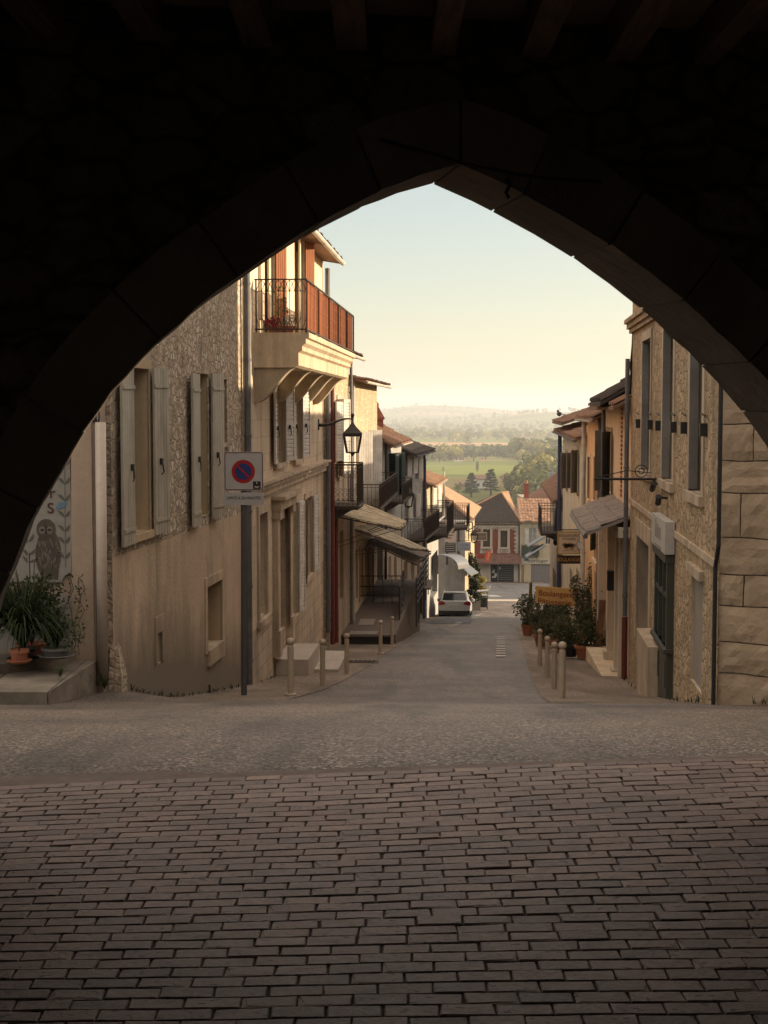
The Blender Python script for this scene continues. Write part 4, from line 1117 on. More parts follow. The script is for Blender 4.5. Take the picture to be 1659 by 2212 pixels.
# chimney on green shutter house roof
def chimney(mb, c, w, d, h, cap=True):
    c = V(c); mb.box(c + V((-w / 2, -d / 2, 0)), (w, 0, 0), (0, d, 0), (0, 0, h))
    if cap: mb.box(c + V((-w / 2 - .06, -d / 2 - .06, h)), (w + .12, 0, 0), (0, d + .12, 0), (0, 0, .1))
mb = MB(); c = P(816, 935, 67) - V((0, 0, .9)); chimney(mb, c, .5, .5, 1.5)
t_ = c + V((0, 0, 1.6)); mb.mesh([t_ + V(q) for q in ((-.3, -.3, 0), (.3, -.3, 0), (.3, .3, 0), (-.3, .3, 0), (-.08, -.1, .55), (.0, -.1, .55), (.0, .1, .55), (-.08, .1, .55))], [(0, 1, 5, 4), (1, 2, 6, 5), (2, 3, 7, 6), (3, 0, 4, 7), (4, 5, 6, 7)])
mb.lathe(t_ + V((-.04, 0, .5)), [(.1, 0), (.09, .12), (.02, .2)], 8)
mb.build('chimney', surf('red_brick_chimney', (.3, .1, .06), (.2, .07, .05), 6, bmp=.3), h5.root)

# iron balconies on the left houses
def iron_balcony(name, label, F, a0, a1, out, zf, zt_, fine=True, solid=None, root=None):
    root = root or thing(name, label, 'balcony', F.W((a0 + a1) / 2, zf, 0))
    mb = MB(); mb.box(F.W(a0, zf - .12, -.01), F.t * (a1 - a0), F.n * out, V((0, 0, .12))); mb.box(F.W(a0 - .03, zf - .05, -.01), F.t * (a1 - a0 + .06), F.n * (out + .04), V((0, 0, .04)))
    for a in (a0 + .12, a1 - .18): mb.prism([F.W(a, zf - .12, 0), F.W(a, zf - .12, out * .8), F.W(a, zf - .5, 0)], F.t * .06)
    mb.build('slab', surf('rusty_slab', (.1, .08, .065), (.06, .05, .04), 5), root)
    r = MB(); e = out - .03
    for z in (zf + .05, zt_ - .1, zt_):
        rr_ = .024 if z == zt_ else .014
        r.tube([F.W(a0 + .02, z, .0), F.W(a0 + .02, z, e), F.W(a1 - .02, z, e), F.W(a1 - .02, z, 0)], rr_, 4)
    n = max(3, int(out / .13))
    for i in range(n + 1):
        o = e * i / n
        for a in (a0 + .02, a1 - .02): r.tube([F.W(a, zf, o), F.W(a, zt_, o)], .028 if i == n else .009, 4)
    k = max(3, int((a1 - a0) / .13))
    for i in range(1, k): a = a0 + (a1 - a0) * i / k; r.tube([F.W(a, zf, e), F.W(a, zt_, e)], .011, 4)
    if fine:
        h = zt_ - zf
        for i in range(n):
            o = e * (i + .5) / n
            for zc_, q in ((zf + h * .14, .055), (zf + h * .27, .05), (zf + h * .38, .04), (zt_ - h * .2, .05), (zt_ - h * .3, .035)):
                r.tube([F.W(a0 + .02, zc_ + q * math.sin(x * math.pi / 4), o + q * math.cos(x * math.pi / 4)) for x in range(8)], .009, 4, closed=True)
    ob = r.build('railing', M_rustiron, root)
    if solid:
        s = MB(); s.box(F.W(a0, zf, e - .02), F.t * (a1 - a0), F.n * .012, V((0, 0, zt_ - zf - .08))); s.build('rail_panel', solid, ob)
    return root
iron_balcony('iron_balcony', 'small iron balcony with dense scrollwork below the lantern', F3, .3, 2.0, .86, P(735, 1092, 41.8).z, P(735, 1003, 41.8).z)
m_brnpan = surf('brown_rail_panel', (.12, .08, .06), (.08, .055, .045), 4, streak=.4)
iron_balcony('iron_balcony', 'long iron balcony with brown side panel beyond the scrollwork balcony', F4, 2.2, 13.3 if F4.L > 13.4 else F4.L - .1, .85, P(817, 1098, 50).z, P(817, 1047, 50).z, False, m_brnpan)
iron_balcony('iron_balcony', 'dark iron balcony in front of the green shutters', F5, .6, 6.0, .8, P(850, 1076, 63).z, P(850, 1040, 63).z, False)
iron_balcony('iron_balcony', 'dark panelled balcony on the white washed stone house', F6, 1.0, 8.2, 1.0, P(900, 1158, 73).z, P(900, 1115, 73).z, False, m_brnpan)
iron_balcony('iron_balcony', 'dark boxy balcony with a glazed corner on the low yellow house', F7, .4, 5.4, 1.15, P(940, 1155, 80).z, P(940, 1092, 80).z, False, plain('black_panel', (.02, .02, .022)))
iron_balcony('iron_balcony', 'sunlit balcony end projecting furthest down the left side', F7, 5.7, 8.4, 1.9, P(960, 1137, 86).z, P(960, 1090, 86).z, False, m_brnpan)

# wall lanterns
def lantern(label, F, a, out, ztop, h, w):
    p0 = F.W(a, ztop - .12, 0); c = F.W(a, ztop, out); root = thing('wall_lantern', label, 'street lamp', p0, 'old wall lanterns')
    k = h / .76; mb = MB()
    pts = []
    for i in range(13):
        t = i / 12; pts.append(F.W(a, ztop - .16 * (1 - t) ** 1 + .07 * math.sin(math.pi * 2 * t) * -.5, out * t))
    mb.tube(pts, [.05 - .033 * (i / 12) for i in range(13)], 6); mb.box(F.W(a - .06, ztop - .3, -.01), F.t * .12, F.n * .04, V((0, 0, .3)))
    mb.build('bracket', M_iron, root)
    mb = MB(); mb.lathe(c + V((0, 0, .02)), [(.005, -.16), (.02, -.1), (.016, -.02), (.035, .0), (.03, .03), (.055 * 1.0, .06), (.058, .09), (.04, .125), (.005, .14)], 12)
    zt_ = ztop - .1
    hw, hb = w / 2, w * .29
    def ringp(s, z): return [c + V((x * s, y * s, z - ztop)) for x, y in ((-1, -1), (1, -1), (1, 1), (-1, 1))]
    A = ringp(w * .06, zt_); B = ringp(w * .2, zt_ - .1 * k); D = ringp(hw, zt_ - .25 * k); E = ringp(hw * .97, zt_ - .31 * k)
    for X, Y in ((A, B), (B, D), (D, E)): mb.mesh(X + Y, [(i, (i + 1) % 4, 4 + (i + 1) % 4, 4 + i) for i in range(4)])
    mb.mesh(A, [(0, 1, 2, 3)]); mb.mesh(E, [(0, 1, 2, 3)])
    mb.build('lamp_cap', M_iron, root)
    fr = MB(); G = ringp(hb, zt_ - h + .06); H_ = ringp(hw * .88, zt_ - .31 * k)
    for i in range(4): fr.tube([H_[i], G[i]], w * .075, 4)
    for i in range(4): fr.tube([G[i], G[(i + 1) % 4]], w * .045, 4); fr.tube([H_[i], H_[(i + 1) % 4]], w * .05, 4)
    fr.lathe(c + V((0, 0, zt_ - h + .02 - ztop)), [(.01, -.06), (.03, -.03), (hb * .6, .04)], 8)
    fo = fr.build('lamp_frame', M_iron, root)
    g = MB(); g.mesh(ringp(hw * .84, zt_ - .32 * k) + ringp(hb * .96, zt_ - h + .07), [(i, (i + 1) % 4, 4 + (i + 1) % 4, 4 + i) for i in range(4)])
    g.build('lamp_glass', M_lampglass, root)
m_, nt_, b_ = nt_new('clear_lamp_glass'); b_.inputs['Base Color'].default_value = (.9, .9, .88, 1); b_.inputs['Roughness'].default_value = .05
tr_ = nt_.nodes.new('ShaderNodeBsdfTransparent'); mx_ = nt_.nodes.new('ShaderNodeMixShader'); mx_.inputs[0].default_value = .12
nt_.links.new(tr_.outputs[0], mx_.inputs[1]); nt_.links.new(b_.outputs[0], mx_.inputs[2]); nt_.links.new(mx_.outputs[0], nt_.nodes['Material Output'].inputs['Surface'])
M_lampglass = m_
aL = (39.9 - 27.85) / F2.t.y
lantern('large four sided iron lantern on a curved bracket above the scrollwork balcony', F2, aL, .93, P(760, 905, 40).z, .86, .52)
aL = (64.5 - 60.3) / F5.t.y
lantern('smaller iron lantern hanging before the grey house with green shutters', F5, aL, .75, P(890, 1045, 64.5).z, .95, .46)
lantern('distant black lantern on the sunlit corner of the hipped roof house', F8, .8, .55, P(1017, 1140, 98).z, .9, .5)

# derelict plank canopies over the doors
m_plank = wood('grey_peeling_plank', (.52, .44, .3), (.08, .062, .045), 0, 1.3, .85, .5)
m_plankd = wood('dark_peeling_plank', (.17, .125, .1), (.06, .045, .036), 0, 1.3, .85, .5)
def canopy(label, q, m, n=9, arms=True, F=None):
    q = [P(*x) for x in q]; root = thing('door_canopy', label, 'canopy', (q[0] + q[3]) / 2, 'ruined canopies over the doors'); mb = MB()
    a, b, c, d = q   # a near inner, b near outer, c far outer, d far inner : boards run along the street
    rnd = random.Random(n)
    for i in range(n):
        t0, t1 = i / n + .006, (i + 1) / n - .006; j = rnd.uniform(-.006, .006); e0 = rnd.uniform(-.04, .03)
        p0, p1 = a.lerp(d, t0), a.lerp(d, t1); r0, r1 = b.lerp(c, t0), b.lerp(c, t1)
        L0 = (r0 - p0) * e0; z = V((0, 0, j))
        mb.prism([p0 + z, p1 + z, r1 + z + L0, r0 + z + L0], (0, 0, -.03))
    o = mb.build('boards', m, root)
    f = MB()
    for u, v in ((a, b), (d, c)): f.tube([u - V((0, 0, .07)), v - V((0, 0, .07))], .03, 4)
    f.tube([b - V((0, 0, .06)), c - V((0, 0, .06))], .035, 4)
    if arms:
        for u, v in ((a, b), (d, c)):
            f.tube([u - V((0, 0, .95)), u.lerp(v, .75) - V((0, 0, .08))], .014, 4); f.tube([u - V((0, 0, 1.05)), u.lerp(v, .95) - V((0, 0, .08))], .012, 4)
    f.build('iron_frame', M_rustiron, root)
canopy('flat curling plank canopy, uppermost, pale and peeling', [(712, 1108, 42.6), (866, 1140, 44), (879, 1126, 48), (790, 1088, 50)], m_plank, 10)
canopy('second plank canopy sloping down behind the uppermost one', [(748, 1133, 49), (886, 1182, 51), (930, 1188, 57), (800, 1128, 57)], m_plank, 9)
canopy('dark brown plank canopy, lowest and steepest of the three', [(795, 1166, 53), (899, 1217, 54), (930, 1192, 60), (815, 1158, 60)], m_plankd, 8, False)
# wooden terrace with rails
m_deck = wood('grey_deck_board', (.16, .125, .105), (.11, .085, .072), 0, 2)
tz = P(800, 1385, 46).z
ter = thing('timber_terrace', 'low timber terrace levelled against the houses with small ramps', 'terrace', P(830, 1390, 47))
mb = MB(); x0 = -1.5
zd = P(780, 1372, 45.2).z
for i in range(60):
    y = 45.2 + i * .25; xe = (.32 + .075 * (y - 45)) if y < 57 else (.9 + .075 * (y - 45))
    mb.abox(-1.7 + .06 * (y - 45), y, zd - .06, xe + .0, y + .24, zd)
mb.build('deck', m_deck, ter)
mb = MB(); mb.prism([V((-1.55, 45.3, zd - .065)), V((.3, 45.3, zd - .065)), V((1.4, 60, zd - .065)), V((-.7, 60, zd - .065))], (0, 0, -2.6)); mb.build('base', plain('dark_deck_base', (.03, .026, .022)), ter)
mb = MB()
for k in range(14):   # boards closing the street side of the platform
    z_ = zd - .12 - k * .17; mb.prism([V((.33, 45.3, z_)), V((.36, 45.3, z_)), V((1.46, 60, z_)), V((1.43, 60, z_))], (0, 0, .14))
mb.build('skirting', m_deck, ter)
for q in (((757, 1362), (787, 1362), (789, 1356), (763, 1356)),): pass
def deckpatch(px0, px1, py, d0, d1, name='board'):
    mb = MB(); a = P(px0, py, d0); b = P(px1, py, d0); mb.prism([V((a.x, d0, zd + .004)), V((b.x, d0, zd + .004)), V((b.x + .07, d1, zd + .004)), V((a.x + .07, d1, zd + .004))], (0, 0, .02)); mb.build(name, plain('pale_board', (.27, .24, .21)), ter)
deckpatch(773, 806, 1356, 47.2, 48.6); deckpatch(752, 812, 1372, 45.3, 45.9); deckpatch(808, 862, 1322, 53, 54)
mb = MB(); y0 = 52.6
for z in (1.0, .62, .3): mb.tube([V((-1.05, y0, zd + z)), V((.62, y0, zd + z))], .02, 4)
for i in range(6): mb.tube([V((-1.05 + i * .334, y0, zd)), V((-1.05 + i * .334, y0, zd + 1.0))], .028 if i == 5 else .014, 4)
tag(mb.build('terrace_railing', M_iron, loc=(0, y0, zd)), 'thin iron railing across the middle of the timber terrace', 'railing')
for (pa, da, pb, db, yt, yb, lab) in ((863, 48.5, 872, 53.5, 1280, 1372, 'short iron stair rail at the front edge of the terrace'), (899, 51, 911, 54, 1312, 1372, 'lower iron stair rail beside the road at the terrace corner'), (909, 54.5, 925, 60, 1275, 1350, 'longer iron stair rail at the far end of the terrace')):
    A, B = P(pa, yb, da), P(pb, yt, db); z0, z1 = P(pa, yb, da).z, P(pb, yt, db).z
    mb = MB(); A = V((A.x, da, zd)); B = V((B.x, db, zd)); lo = V((0, 0, .15)); hi = V((0, 0, 1.05))
    for t in (0, .33, .66, 1.0): q = A.lerp(B, t); mb.tube([q - V((0, 0, .6)), q + hi], .03, 4)
    for z in (.2, .42, .64, .86, 1.05): mb.box(A + V((-.03, 0, z)), B - A, (.06, 0, 0), (0, 0, .05))
    tag(mb.build('stair_rail', plain('black_rail_paint', (.03, .03, .03), .35), loc=A), lab, 'railing', 'terrace stair rails')
# rubble heap and planter stones on the terrace
mb = MB(); rnd = random.Random(2)
for k in range(14):
    c = P(728, 1340, 46.8) + V((rnd.uniform(-.25, .3), rnd.uniform(-.5, .8), 0)); c.z = zd + .02 + rnd.random() * .08
    mb.lathe(c, [(.01, -.05), (.1 * rnd.uniform(.6, 1.3), -.03), (.12 * rnd.uniform(.6, 1.2), .03), (.03, .09)], 6)
tag(mb.build('rubble_heap', m_low3, loc=P(728, 1340, 46.8)), 'little heap of broken plaster on the terrace by the red pipes', 'rubble')

# hanging signs, left
def hang_sign(name, label, px0, px1, py0, py1, d, m, mt=None, lines=(), frame=None, thick=.05, group=None, arm=True, armdir=-1):
    a, b = P(px0, py1, d), P(px1, py0, d); root = thing(name, label, 'sign', V(((a.x + b.x) / 2, d, a.z)), group)
    mb = MB(); mb.abox(a.x, d, a.z, b.x, d + thick, b.z); bo = mb.build('board', m, root)
    if frame:
        f = MB(); t = .035
        for x0, x1, z0, z1 in ((a.x - t, b.x + t, b.z, b.z + t), (a.x - t, b.x + t, a.z - t, a.z), (a.x - t, a.x, a.z, b.z), (b.x, b.x + t, a.z, b.z)): f.abox(x0, d - .012, z0, x1, d + thick + .012, z1)
        f.build('frame', frame, root)
    if arm:
        f = MB(); xw = a.x - .45 if armdir < 0 else b.x + .45; xe = b.x if armdir < 0 else a.x
        f.tube([V((xw, d + thick / 2, b.z + .08)), V((xe, d + thick / 2, b.z + .08))], .018, 5); f.build('arm', M_iron, root)
    for body, fx, fz, size, sx in lines:
        text('lettering', body, V((a.x + (b.x - a.x) * fx, d - .004, a.z + (b.z - a.z) * fz)), (1, 0, 0), (0, 0, 1), size, mt, root, sx, .003)
    return root, a, b
m_ink = plain('brown_lettering', (.08, .045, .035)); m_blk = plain('black_lettering', (.015, .015, .015))
rt, a, b = hang_sign('hanging_sign', 'pinkish white hanging sign with a black disc, above the slatted panel', 961, 985, 1128, 1171, 93.5, plain('pinkish_white', (.5, .4, .37)))
mb = MB(); mb.tube([P(974, 1136, 93.49), P(974, 1136, 93.47)], .16, 14)
for k, y in enumerate((1151, 1157, 1163)): q = P(963, y, 93.48); mb.abox(q.x, 93.485, q.z, q.x + .55 - .1 * k, 93.495, q.z + .05)
mb.build('emblem', m_blk, rt)
rt, a, b = hang_sign('slatted_sign', 'black sign with pale horizontal slats under the pinkish sign', 962, 984, 1173, 1193, 93.5, plain('black_panel', (.02, .02, .022)), arm=False)
mb = MB()
for k in range(4): z = a.z + .08 + k * .14; mb.abox(a.x + .05, 93.48, z, b.x - .05, 93.495, z + .05)
mb.build('slat', plain('pale_slat', (.35, .34, .32)), rt)
hang_sign('hanging_sign', 'blue grey rectangular hanging sign beside the slatted one', 989, 1017, 1171, 1190, 96, plain('blue_grey_board', (.24, .26, .3)), None)
rt = bpy.data.objects['hanging_sign.001']; a, b = P(989, 1190, 96), P(1017, 1171, 96)
for k, fz in enumerate((.58, .2)): marks(rt, a.x + .1, b.x - .12, a.z + (b.z - a.z) * fz, .1, 95.998, plain('faded_blue_letter', (.12, .15, .25)), 3 + k)
hang_sign('hanging_sign', 'brown framed two line sign projecting furthest from the sunlit corner', 1022, 1051, 1151, 1167, 99, plain('taupe_board', (.2, .165, .14)), None, (), plain('pale_frame', (.4, .34, .28)))
rt = bpy.data.objects['hanging_sign.002']; a, b = P(1022, 1167, 99), P(1051, 1151, 99)
for k, fz in enumerate((.56, .14)): marks(rt, a.x + .06, b.x - .06, a.z + (b.z - a.z) * fz, .14, 98.998, plain('dark_lettering', (.07, .055, .045)), 7 + k)
rt, a, b = hang_sign('oval_sign', 'red oval hanging sign in front of the brick shop', 1048, 1061, 1190, 1213, 104, plain('hidden_core', (.3, .05, .03)), arm=True)
for ch in list(rt.children):
    if ch.name.startswith('board'): bpy.data.objects.remove(ch)
mb = MB(); c = (P(1048, 1190, 104) + P(1061, 1213, 104)) / 2; n = 24
mb.prism([c + V((.2 * math.cos(i * 2 * math.pi / n) + .09 * math.sin(i * 2 * math.pi / n), 0, .42 * math.sin(i * 2 * math.pi / n))) for i in range(n)], (0, .06, 0)); mb.build('board', plain('orange_red_sign', (.55, .1, .05)), rt)
mb = MB()
for k in range(4): mb.abox(c.x - .1 + k * .03, 103.985, c.z - .25 + k * .15, c.x + .06 + k * .03, 103.998, c.z - .19 + k * .15)
mb.build('marks', plain('pale_marks', (.6, .45, .35)), rt)
hang_sign('shop_sign', 'dull red shop sign on the wall by the oval sign', 1030, 1047, 1197, 1206, 106, plain('dull_red_board', (.16, .05, .045)), None, (), arm=False)
rt = bpy.data.objects['shop_sign']; a, b = P(1030, 1206, 106), P(1047, 1197, 106); marks(rt, a.x + .1, b.x - .1, a.z + .09, .13, 105.998, plain('bright_red', (.4, .04, .03)), 5)
# corrugated awnings left
m_corr = plain('corrugated_steel', (.2, .2, .205), .4, .6)
def corr(label, pa, pb, drop, out, curve, name='metal_awning', m=None, n=40):
    A, B = P(*pa), P(*pb); root_l = A; mb = MB(); vs = []; fs = []; L = (B - A); o = V((1, -.08, 0)); K = 8
    for j in range(n + 1):
        w_ = .02 * (1 if j % 2 else -1)
        for k in range(K + 1):
            t = k / K; z = -drop * (t ** 2 if curve else t)
            vs.append(A + L * (j / n) + o * (out * (math.sin(t * math.pi / 2) if curve else t)) + V((0, 0, z + w_)))
    for j in range(n):
        for k in range(K): fs.append((j * (K + 1) + k, j * (K + 1) + k + 1, (j + 1) * (K + 1) + k + 1, (j + 1) * (K + 1) + k))
    nn = len(vs); vs += [v - V((0, 0, .03)) for v in vs]; fs += [tuple(i + nn for i in f) for f in fs]
    mb.mesh(vs, fs); return tag(mb.build(name, m or m_corr, loc=A), label, 'awning')
corr('curved corrugated metal awning over a dark shop opening', (948, 1198, 87), (975, 1196, 94), .85, 1.15, True)
corr('flat sloping metal awning beyond the curved one', (980, 1212, 93), (999, 1208, 100), .9, 1.1, False)
# ------------------------------------------------------------------ right side of the street
m_rubR = rubble('ochre_rubble', (.6, .44, .28), (.42, .305, .19), (.44, .33, .215), 5.5, (1, 1, 1.25), .6, .15, .04, bare=.3, grime=.5)
m_blockR = rubble('large_limestone_block', (.43, .33, .23), (.33, .255, .175), (.36, .28, .195), 1.25, (1, 1, 1.6), 1.0, .05, .07)
m_greypaint = surf('grey_blue_paint', (.27, .25, .225), (.17, .157, .14), 2, streak=.5, stain=(.09, .08, .07), rough=.6)
FR1 = Fac(3.86, 16.95, 4.88, 29.2, -1)
def H1r(pa, yt, yb, pb): return FR1.rect(pa, yt, yb, pb)
hr1 = House('ochre_stone_house', 'tall ochre stone house with a dark green shop front and blue grey shutters', FR1, -7, P(1378, 690, 28.9).z + 4.2, 7, [m_rubR], reveal=M_stoneframe)
ZC1 = P(1378, 690, 28.9).z
for i, (p0, p1, yt, yb) in enumerate(((1388, 1406, 739, 1015), (1433, 1456, 715, 1035), (1492, 1520, 690, 1060))):
    r = H1r(p0, yt, yb, p1); hr1.window(r, .22, m_greypaint, None, 2, 4); hr1.surround(r, .16, M_stoneframe, .02)
    for a in (r[0] + .004, r[1] - .044):
        mb = MB(); hr1.bx(mb, a, a + .04, r[2] + .02, r[3] - .02, -.1, .02); mb.build('shutter', m_greypaint, hr1.root)
    mb = MB()
    for a in (r[0] - .35, r[1] + .35):
        mb.box(FR1.W(a - .05, r[2] + .75, -.01), FR1.t * .1, FR1.n * .1, V((0, 0, .16))); mb.tube([FR1.W(a - .18, r[2] + 1.0, .05), FR1.W(a + .18, r[2] + 1.03, .05)], .014, 4)
    mb.build('shutter_stay', M_iron, hr1.root)
rdoor = H1r(1493, 1232, 1469, 1517); hr1.blind(rdoor, surf('grey_board_door', (.3, .265, .22), (.23, .2, .165), 1.5, streak=.3), .05, 'door', 1)
mb = MB(); hr1.bx(mb, rdoor[0] - .1, rdoor[1] + .1, rdoor[3], rdoor[3] + .12, -.02, .07); mb.build('lintel', M_stoneframe, hr1.root)
ro = H1r(1376, 1153, 1380, 1403); hr1.window(ro, .32, plain('dark_frame', (.03, .03, .028)), None, 2, 1); hr1.surround(ro, .3, M_stoneframe, .025, sill=False)
hr1.finish()
a0 = FR1.sz(1456, 1300)[0]; a1 = FR1.sz(1413, 1300, .1)[0]
zc0 = FR1.sz(1456, 1208, .1)[1]; zb0 = gz(22) - .1; zp = FR1.sz(1450, 1418, .1)[1]; zs1_, zs0_ = FR1.sz(1452, 1133, .1)[1], FR1.sz(1452, 1207, .1)[1]
m_dkgreen = plain('dark_green_timber', (.06, .064, .052), .45)
mb = MB()
hr1.bx(mb, a0, a1, zb0, zp, 0, .1); hr1.bx(mb, a0, a0 + .14, zp, zs0_, 0, .105); hr1.bx(mb, a1 - .14, a1, zp, zs0_, 0, .105); hr1.bx(mb, a0 - .05, a1 + .05, zp - .06, zp, 0, .15)
for i in range(1, 3): a = a0 + (a1 - a0) * i / 3; hr1.bx(mb, a - .03, a + .03, zp, zs0_, .05, .1)
hr1.bx(mb, a0 + .14, a1 - .14, zp + (zs0_ - zp) * .52, zp + (zs0_ - zp) * .52 + .06, .05, .095)
hr1.bx(mb, a0 - .03, a1 + .03, zs0_ - .12, zs0_, 0, .14)
shop = mb.build('shop_front', m_dkgreen, hr1.root)
mb = MB(); hr1.bx(mb, a0 + .14, a1 - .14, zp, zs0_, .02, .035); mb.build('shop_window', glass('shop_glass', (.015, .018, .015)), shop)
mb = MB()
for i in range(2): q = a0 + .1 + (a1 - a0) * .5 * i; hr1.bx(mb, q, q + (a1 - a0) * .5 - .2, zb0 + .35, zp - .2, .101, .115)
mb.build('shop_panel', m_dkgreen, shop)
sgn = thing('shop_fascia', 'pale grey box sign with faint dark lettering over the dark green shop front', 'sign', FR1.W((a0 + a1) / 2, zs0_, .1))
mb = MB(); hr1.bx(mb, a0 - .08, a1 + .05, zs0_ + .01, zs1_, .012, .15); mb.build('sign_box', surf('pale_sign_grey', (.48, .46, .42), (.42, .4, .36), 2, streak=.15, bmp=.02, rough=.5), sgn)
zm = (zs0_ + zs1_) / 2
mb = MB(); rn_ = random.Random(4)
for i in range(7):
    q = a0 + .55 + i * (a1 - a0 - 1.0) / 7; hh = rn_.uniform(.16, .3); hr1.bx(mb, q, q + .03, zm - .08, zm - .08 + hh, .151, .156); hr1.bx(mb, q + .03, q + .16, zm - .08 + hh * rn_.choice((0, .5, .85)), zm - .05 + hh * .85, .151, .156) if i % 2 else None
mb.build('faded_lettering', plain('grey_lettering', (.3, .28, .25)), sgn)
mb = MB(); hr1.bx(mb, a0 + .5, a1 - .5, zm - .22, zm - .17, .151, .158); mb.build('underline', plain('grey_lettering', (.16, .15, .14)), sgn)
mb = MB(); hr1.bx(mb, 0, FR1.L - .02, FR1.sz(1460, 1154)[1] - .04, FR1.sz(1460, 1154)[1] + .05, -.02, .035); mb.build('string_course', M_stoneframe, hr1.root)
mb = MB(); zt = ZC1
for o1, z0, z1 in ((.06, zt - .26, zt - .18), (.11, zt - .18, zt - .08), (.16, zt - .08, zt)): hr1.bx(mb, -.3, FR1.L + .04, z0, z1, -.02, o1)
mb.build('cornice', m_rubR, hr1.root); hr1.roof(.3, .7, M_tile)
hr1.pipe(FR1.L - .2, gz(29) + 1.3, P(1370, 775, 29).z, M_zinc, .045, .1, M_redpipe, gz(29) + .05)
mb = MB(); zz = gz(18)
pts = [FR1.sz(1557, 870, .04), FR1.sz(1552, 1180, .04)]; q = [FR1.W(pts[0][0], pts[0][1] + 2.5, .04), FR1.W(pts[0][0], pts[1][1], .04), FR1.W(pts[0][0] + .15, pts[1][1] - .25, .05), FR1.W(pts[0][0] + .15, zz, .05)]
mb.tube(q, .026, 6); mb.build('conduit', plain('black_conduit', (.02, .02, .02)), hr1.root)
mb = MB(); hr1.bx(mb, FR1.sz(1436, 1420)[0], FR1.sz(1408, 1420)[0], gz(26) - .4, FR1.sz(1400, 1385, .2)[1], .02, .26); mb.build('window_ledge', M_stoneframe, hr1.root)
A = ground_at(1440, 1511); mb = MB(); zs = P(1437, 1500, 22.3).z
mb.prism([FR1.W(a0 + .1, zs + .04, .16), FR1.W(a0 + .1, zs, 1.12), FR1.W(a1 + .3, P(1380, 1466, 25.6).z, 1.05), FR1.W(a1 + .3, P(1380, 1464, 25.6).z, .16)], (0, 0, -.5))
tag(mb.build('stone_doorstep', surf('pinkish_slab', (.44, .37, .31), (.37, .31, .26), 2), loc=A), 'smooth pinkish stone slab laid in front of the dark green shop', 'step')
# bracket for a lost sign, alarm fittings
mb = MB(); b0 = FR1.sz(1420, 1035); z = b0[1]; W = FR1.W
mb.tube([W(b0[0], z, 0), W(b0[0], z, 1.02)], .022, 5); mb.tube([W(b0[0], z + .1, .1), W(b0[0], z + .14, .5), W(b0[0], z + .02, .98)], .01, 4)
mb.tube([W(b0[0], z + .13 + .1 * math.sin(i * math.pi / 6), .26 + .1 * math.cos(i * math.pi / 6)) for i in range(12)], .01, 4, closed=True)
mb.tube([W(b0[0], z + .13 + .045 * math.sin(i * math.pi / 4), .26 + .045 * math.cos(i * math.pi / 4)) for i in range(8)], .01, 4, closed=True)
tag(mb.build('sign_bracket', M_iron, loc=W(b0[0], z, 0)), 'empty iron sign bracket with a scrolled ring sticking out over the street', 'bracket')
for px, py, L, lab in ((1430, 1053, .3, 'dark tube spotlight fixed to the ochre wall under the windows'), (1442, 1083, .12, 'small dark lamp fitting below the tube spotlight on the ochre wall')):
    s_, z = FR1.sz(px, py); mb = MB(); mb.tube([W(s_, z + .05, 0), W(s_, z + .06, .12)], .02, 6); mb.tube([W(s_ - L * .5, z + .08, .14), W(s_ + L * .5, z - .04, .14)], .045, 8)
    tag(mb.build('spotlight', M_iron, loc=W(s_, z, 0)), lab, 'lamp')
# front pier of the same block turned to the square
FP = Fac(3.87, 16.9, 6.9, 15.35, 1)
m_facing = surf('rough_limestone', (.47, .355, .245), (.33, .25, .17), 1.3, streak=.35, stain=(.22, .165, .115), bmp=1.0, bs=7, patch=.5, patchc=(.4, .32, .23), island=.35)
hp = House('limestone_pier_house', 'corner house of big weathered limestone blocks at the right of the arch', FP, -4.6, 6.0, 1.2, m_blockR)
hp.finish()
mb = MB(); rnd = random.Random(17); z = hp.zb + .02; row = 0
while z < hp.zt:
    hgt = rnd.choice((.36, .42, .48, .52, .58)); a = -.02 - (row % 2) * .35
    while a < FP.L + .1:
        w_ = rnd.uniform(.55, 1.15); p0, p1 = max(a + .007, -.01), min(a + w_ - .007, FP.L + .1); o = rnd.uniform(.03, .055)
        if p1 - p0 > .1:
            j = lambda: rnd.uniform(-.012, .012)
            NXb, NZb = 7, 4; vs = []; fs = []
            for iz in range(NZb + 1):
                for ix in range(NXb + 1):
                    u, v = ix / NXb, iz / NZb; ed = ix in (0, NXb) or iz in (0, NZb)
                    q = FP.W(p0 + (p1 - p0) * u, z + .007 + (hgt - .014) * v, 0); nz_ = noise.noise(q * 3.1) * .016 + noise.noise(q * 9.0) * .016 + noise.noise(q * 24.0) * .009
                    vs.append(q + FP.n * (o + nz_ - (.014 if ed else 0)) + FP.t * (noise.noise(q * 2.4 + V((9, 0, 0))) * .02) + V((0, 0, noise.noise(q * 2.4 + V((0, 7, 0))) * .02)))
            for iz in range(NZb):
                for ix in range(NXb): k = iz * (NXb + 1) + ix; fs.append((k, k + 1, k + NXb + 2, k + NXb + 1))
            mb.mesh(vs, fs); a += w_; continue
            fr = [FP.W(p0 + j() + .02, z + .018 + j(), o + j()), FP.W(p1 + j() - .02, z + .018 + j(), o + j()), FP.W(p1 + j() - .02, z + hgt - .018 + j(), o + j()), FP.W(p0 + j() + .02, z + hgt - .018 + j(), o + j())]
            bk = [FP.W(p0, z + .004, -.01), FP.W(p1, z + .004, -.01), FP.W(p1, z + hgt - .004, -.01), FP.W(p0, z + hgt - .004, -.01)]
            mb.mesh(fr + bk, [(0, 1, 2, 3), (0, 4, 5, 1), (1, 5, 6, 2), (2, 6, 7, 3), (3, 7, 4, 0)])
        a += w_
    z += hgt; row += 1
mb.build('stone_facing', m_facing, hp.root)

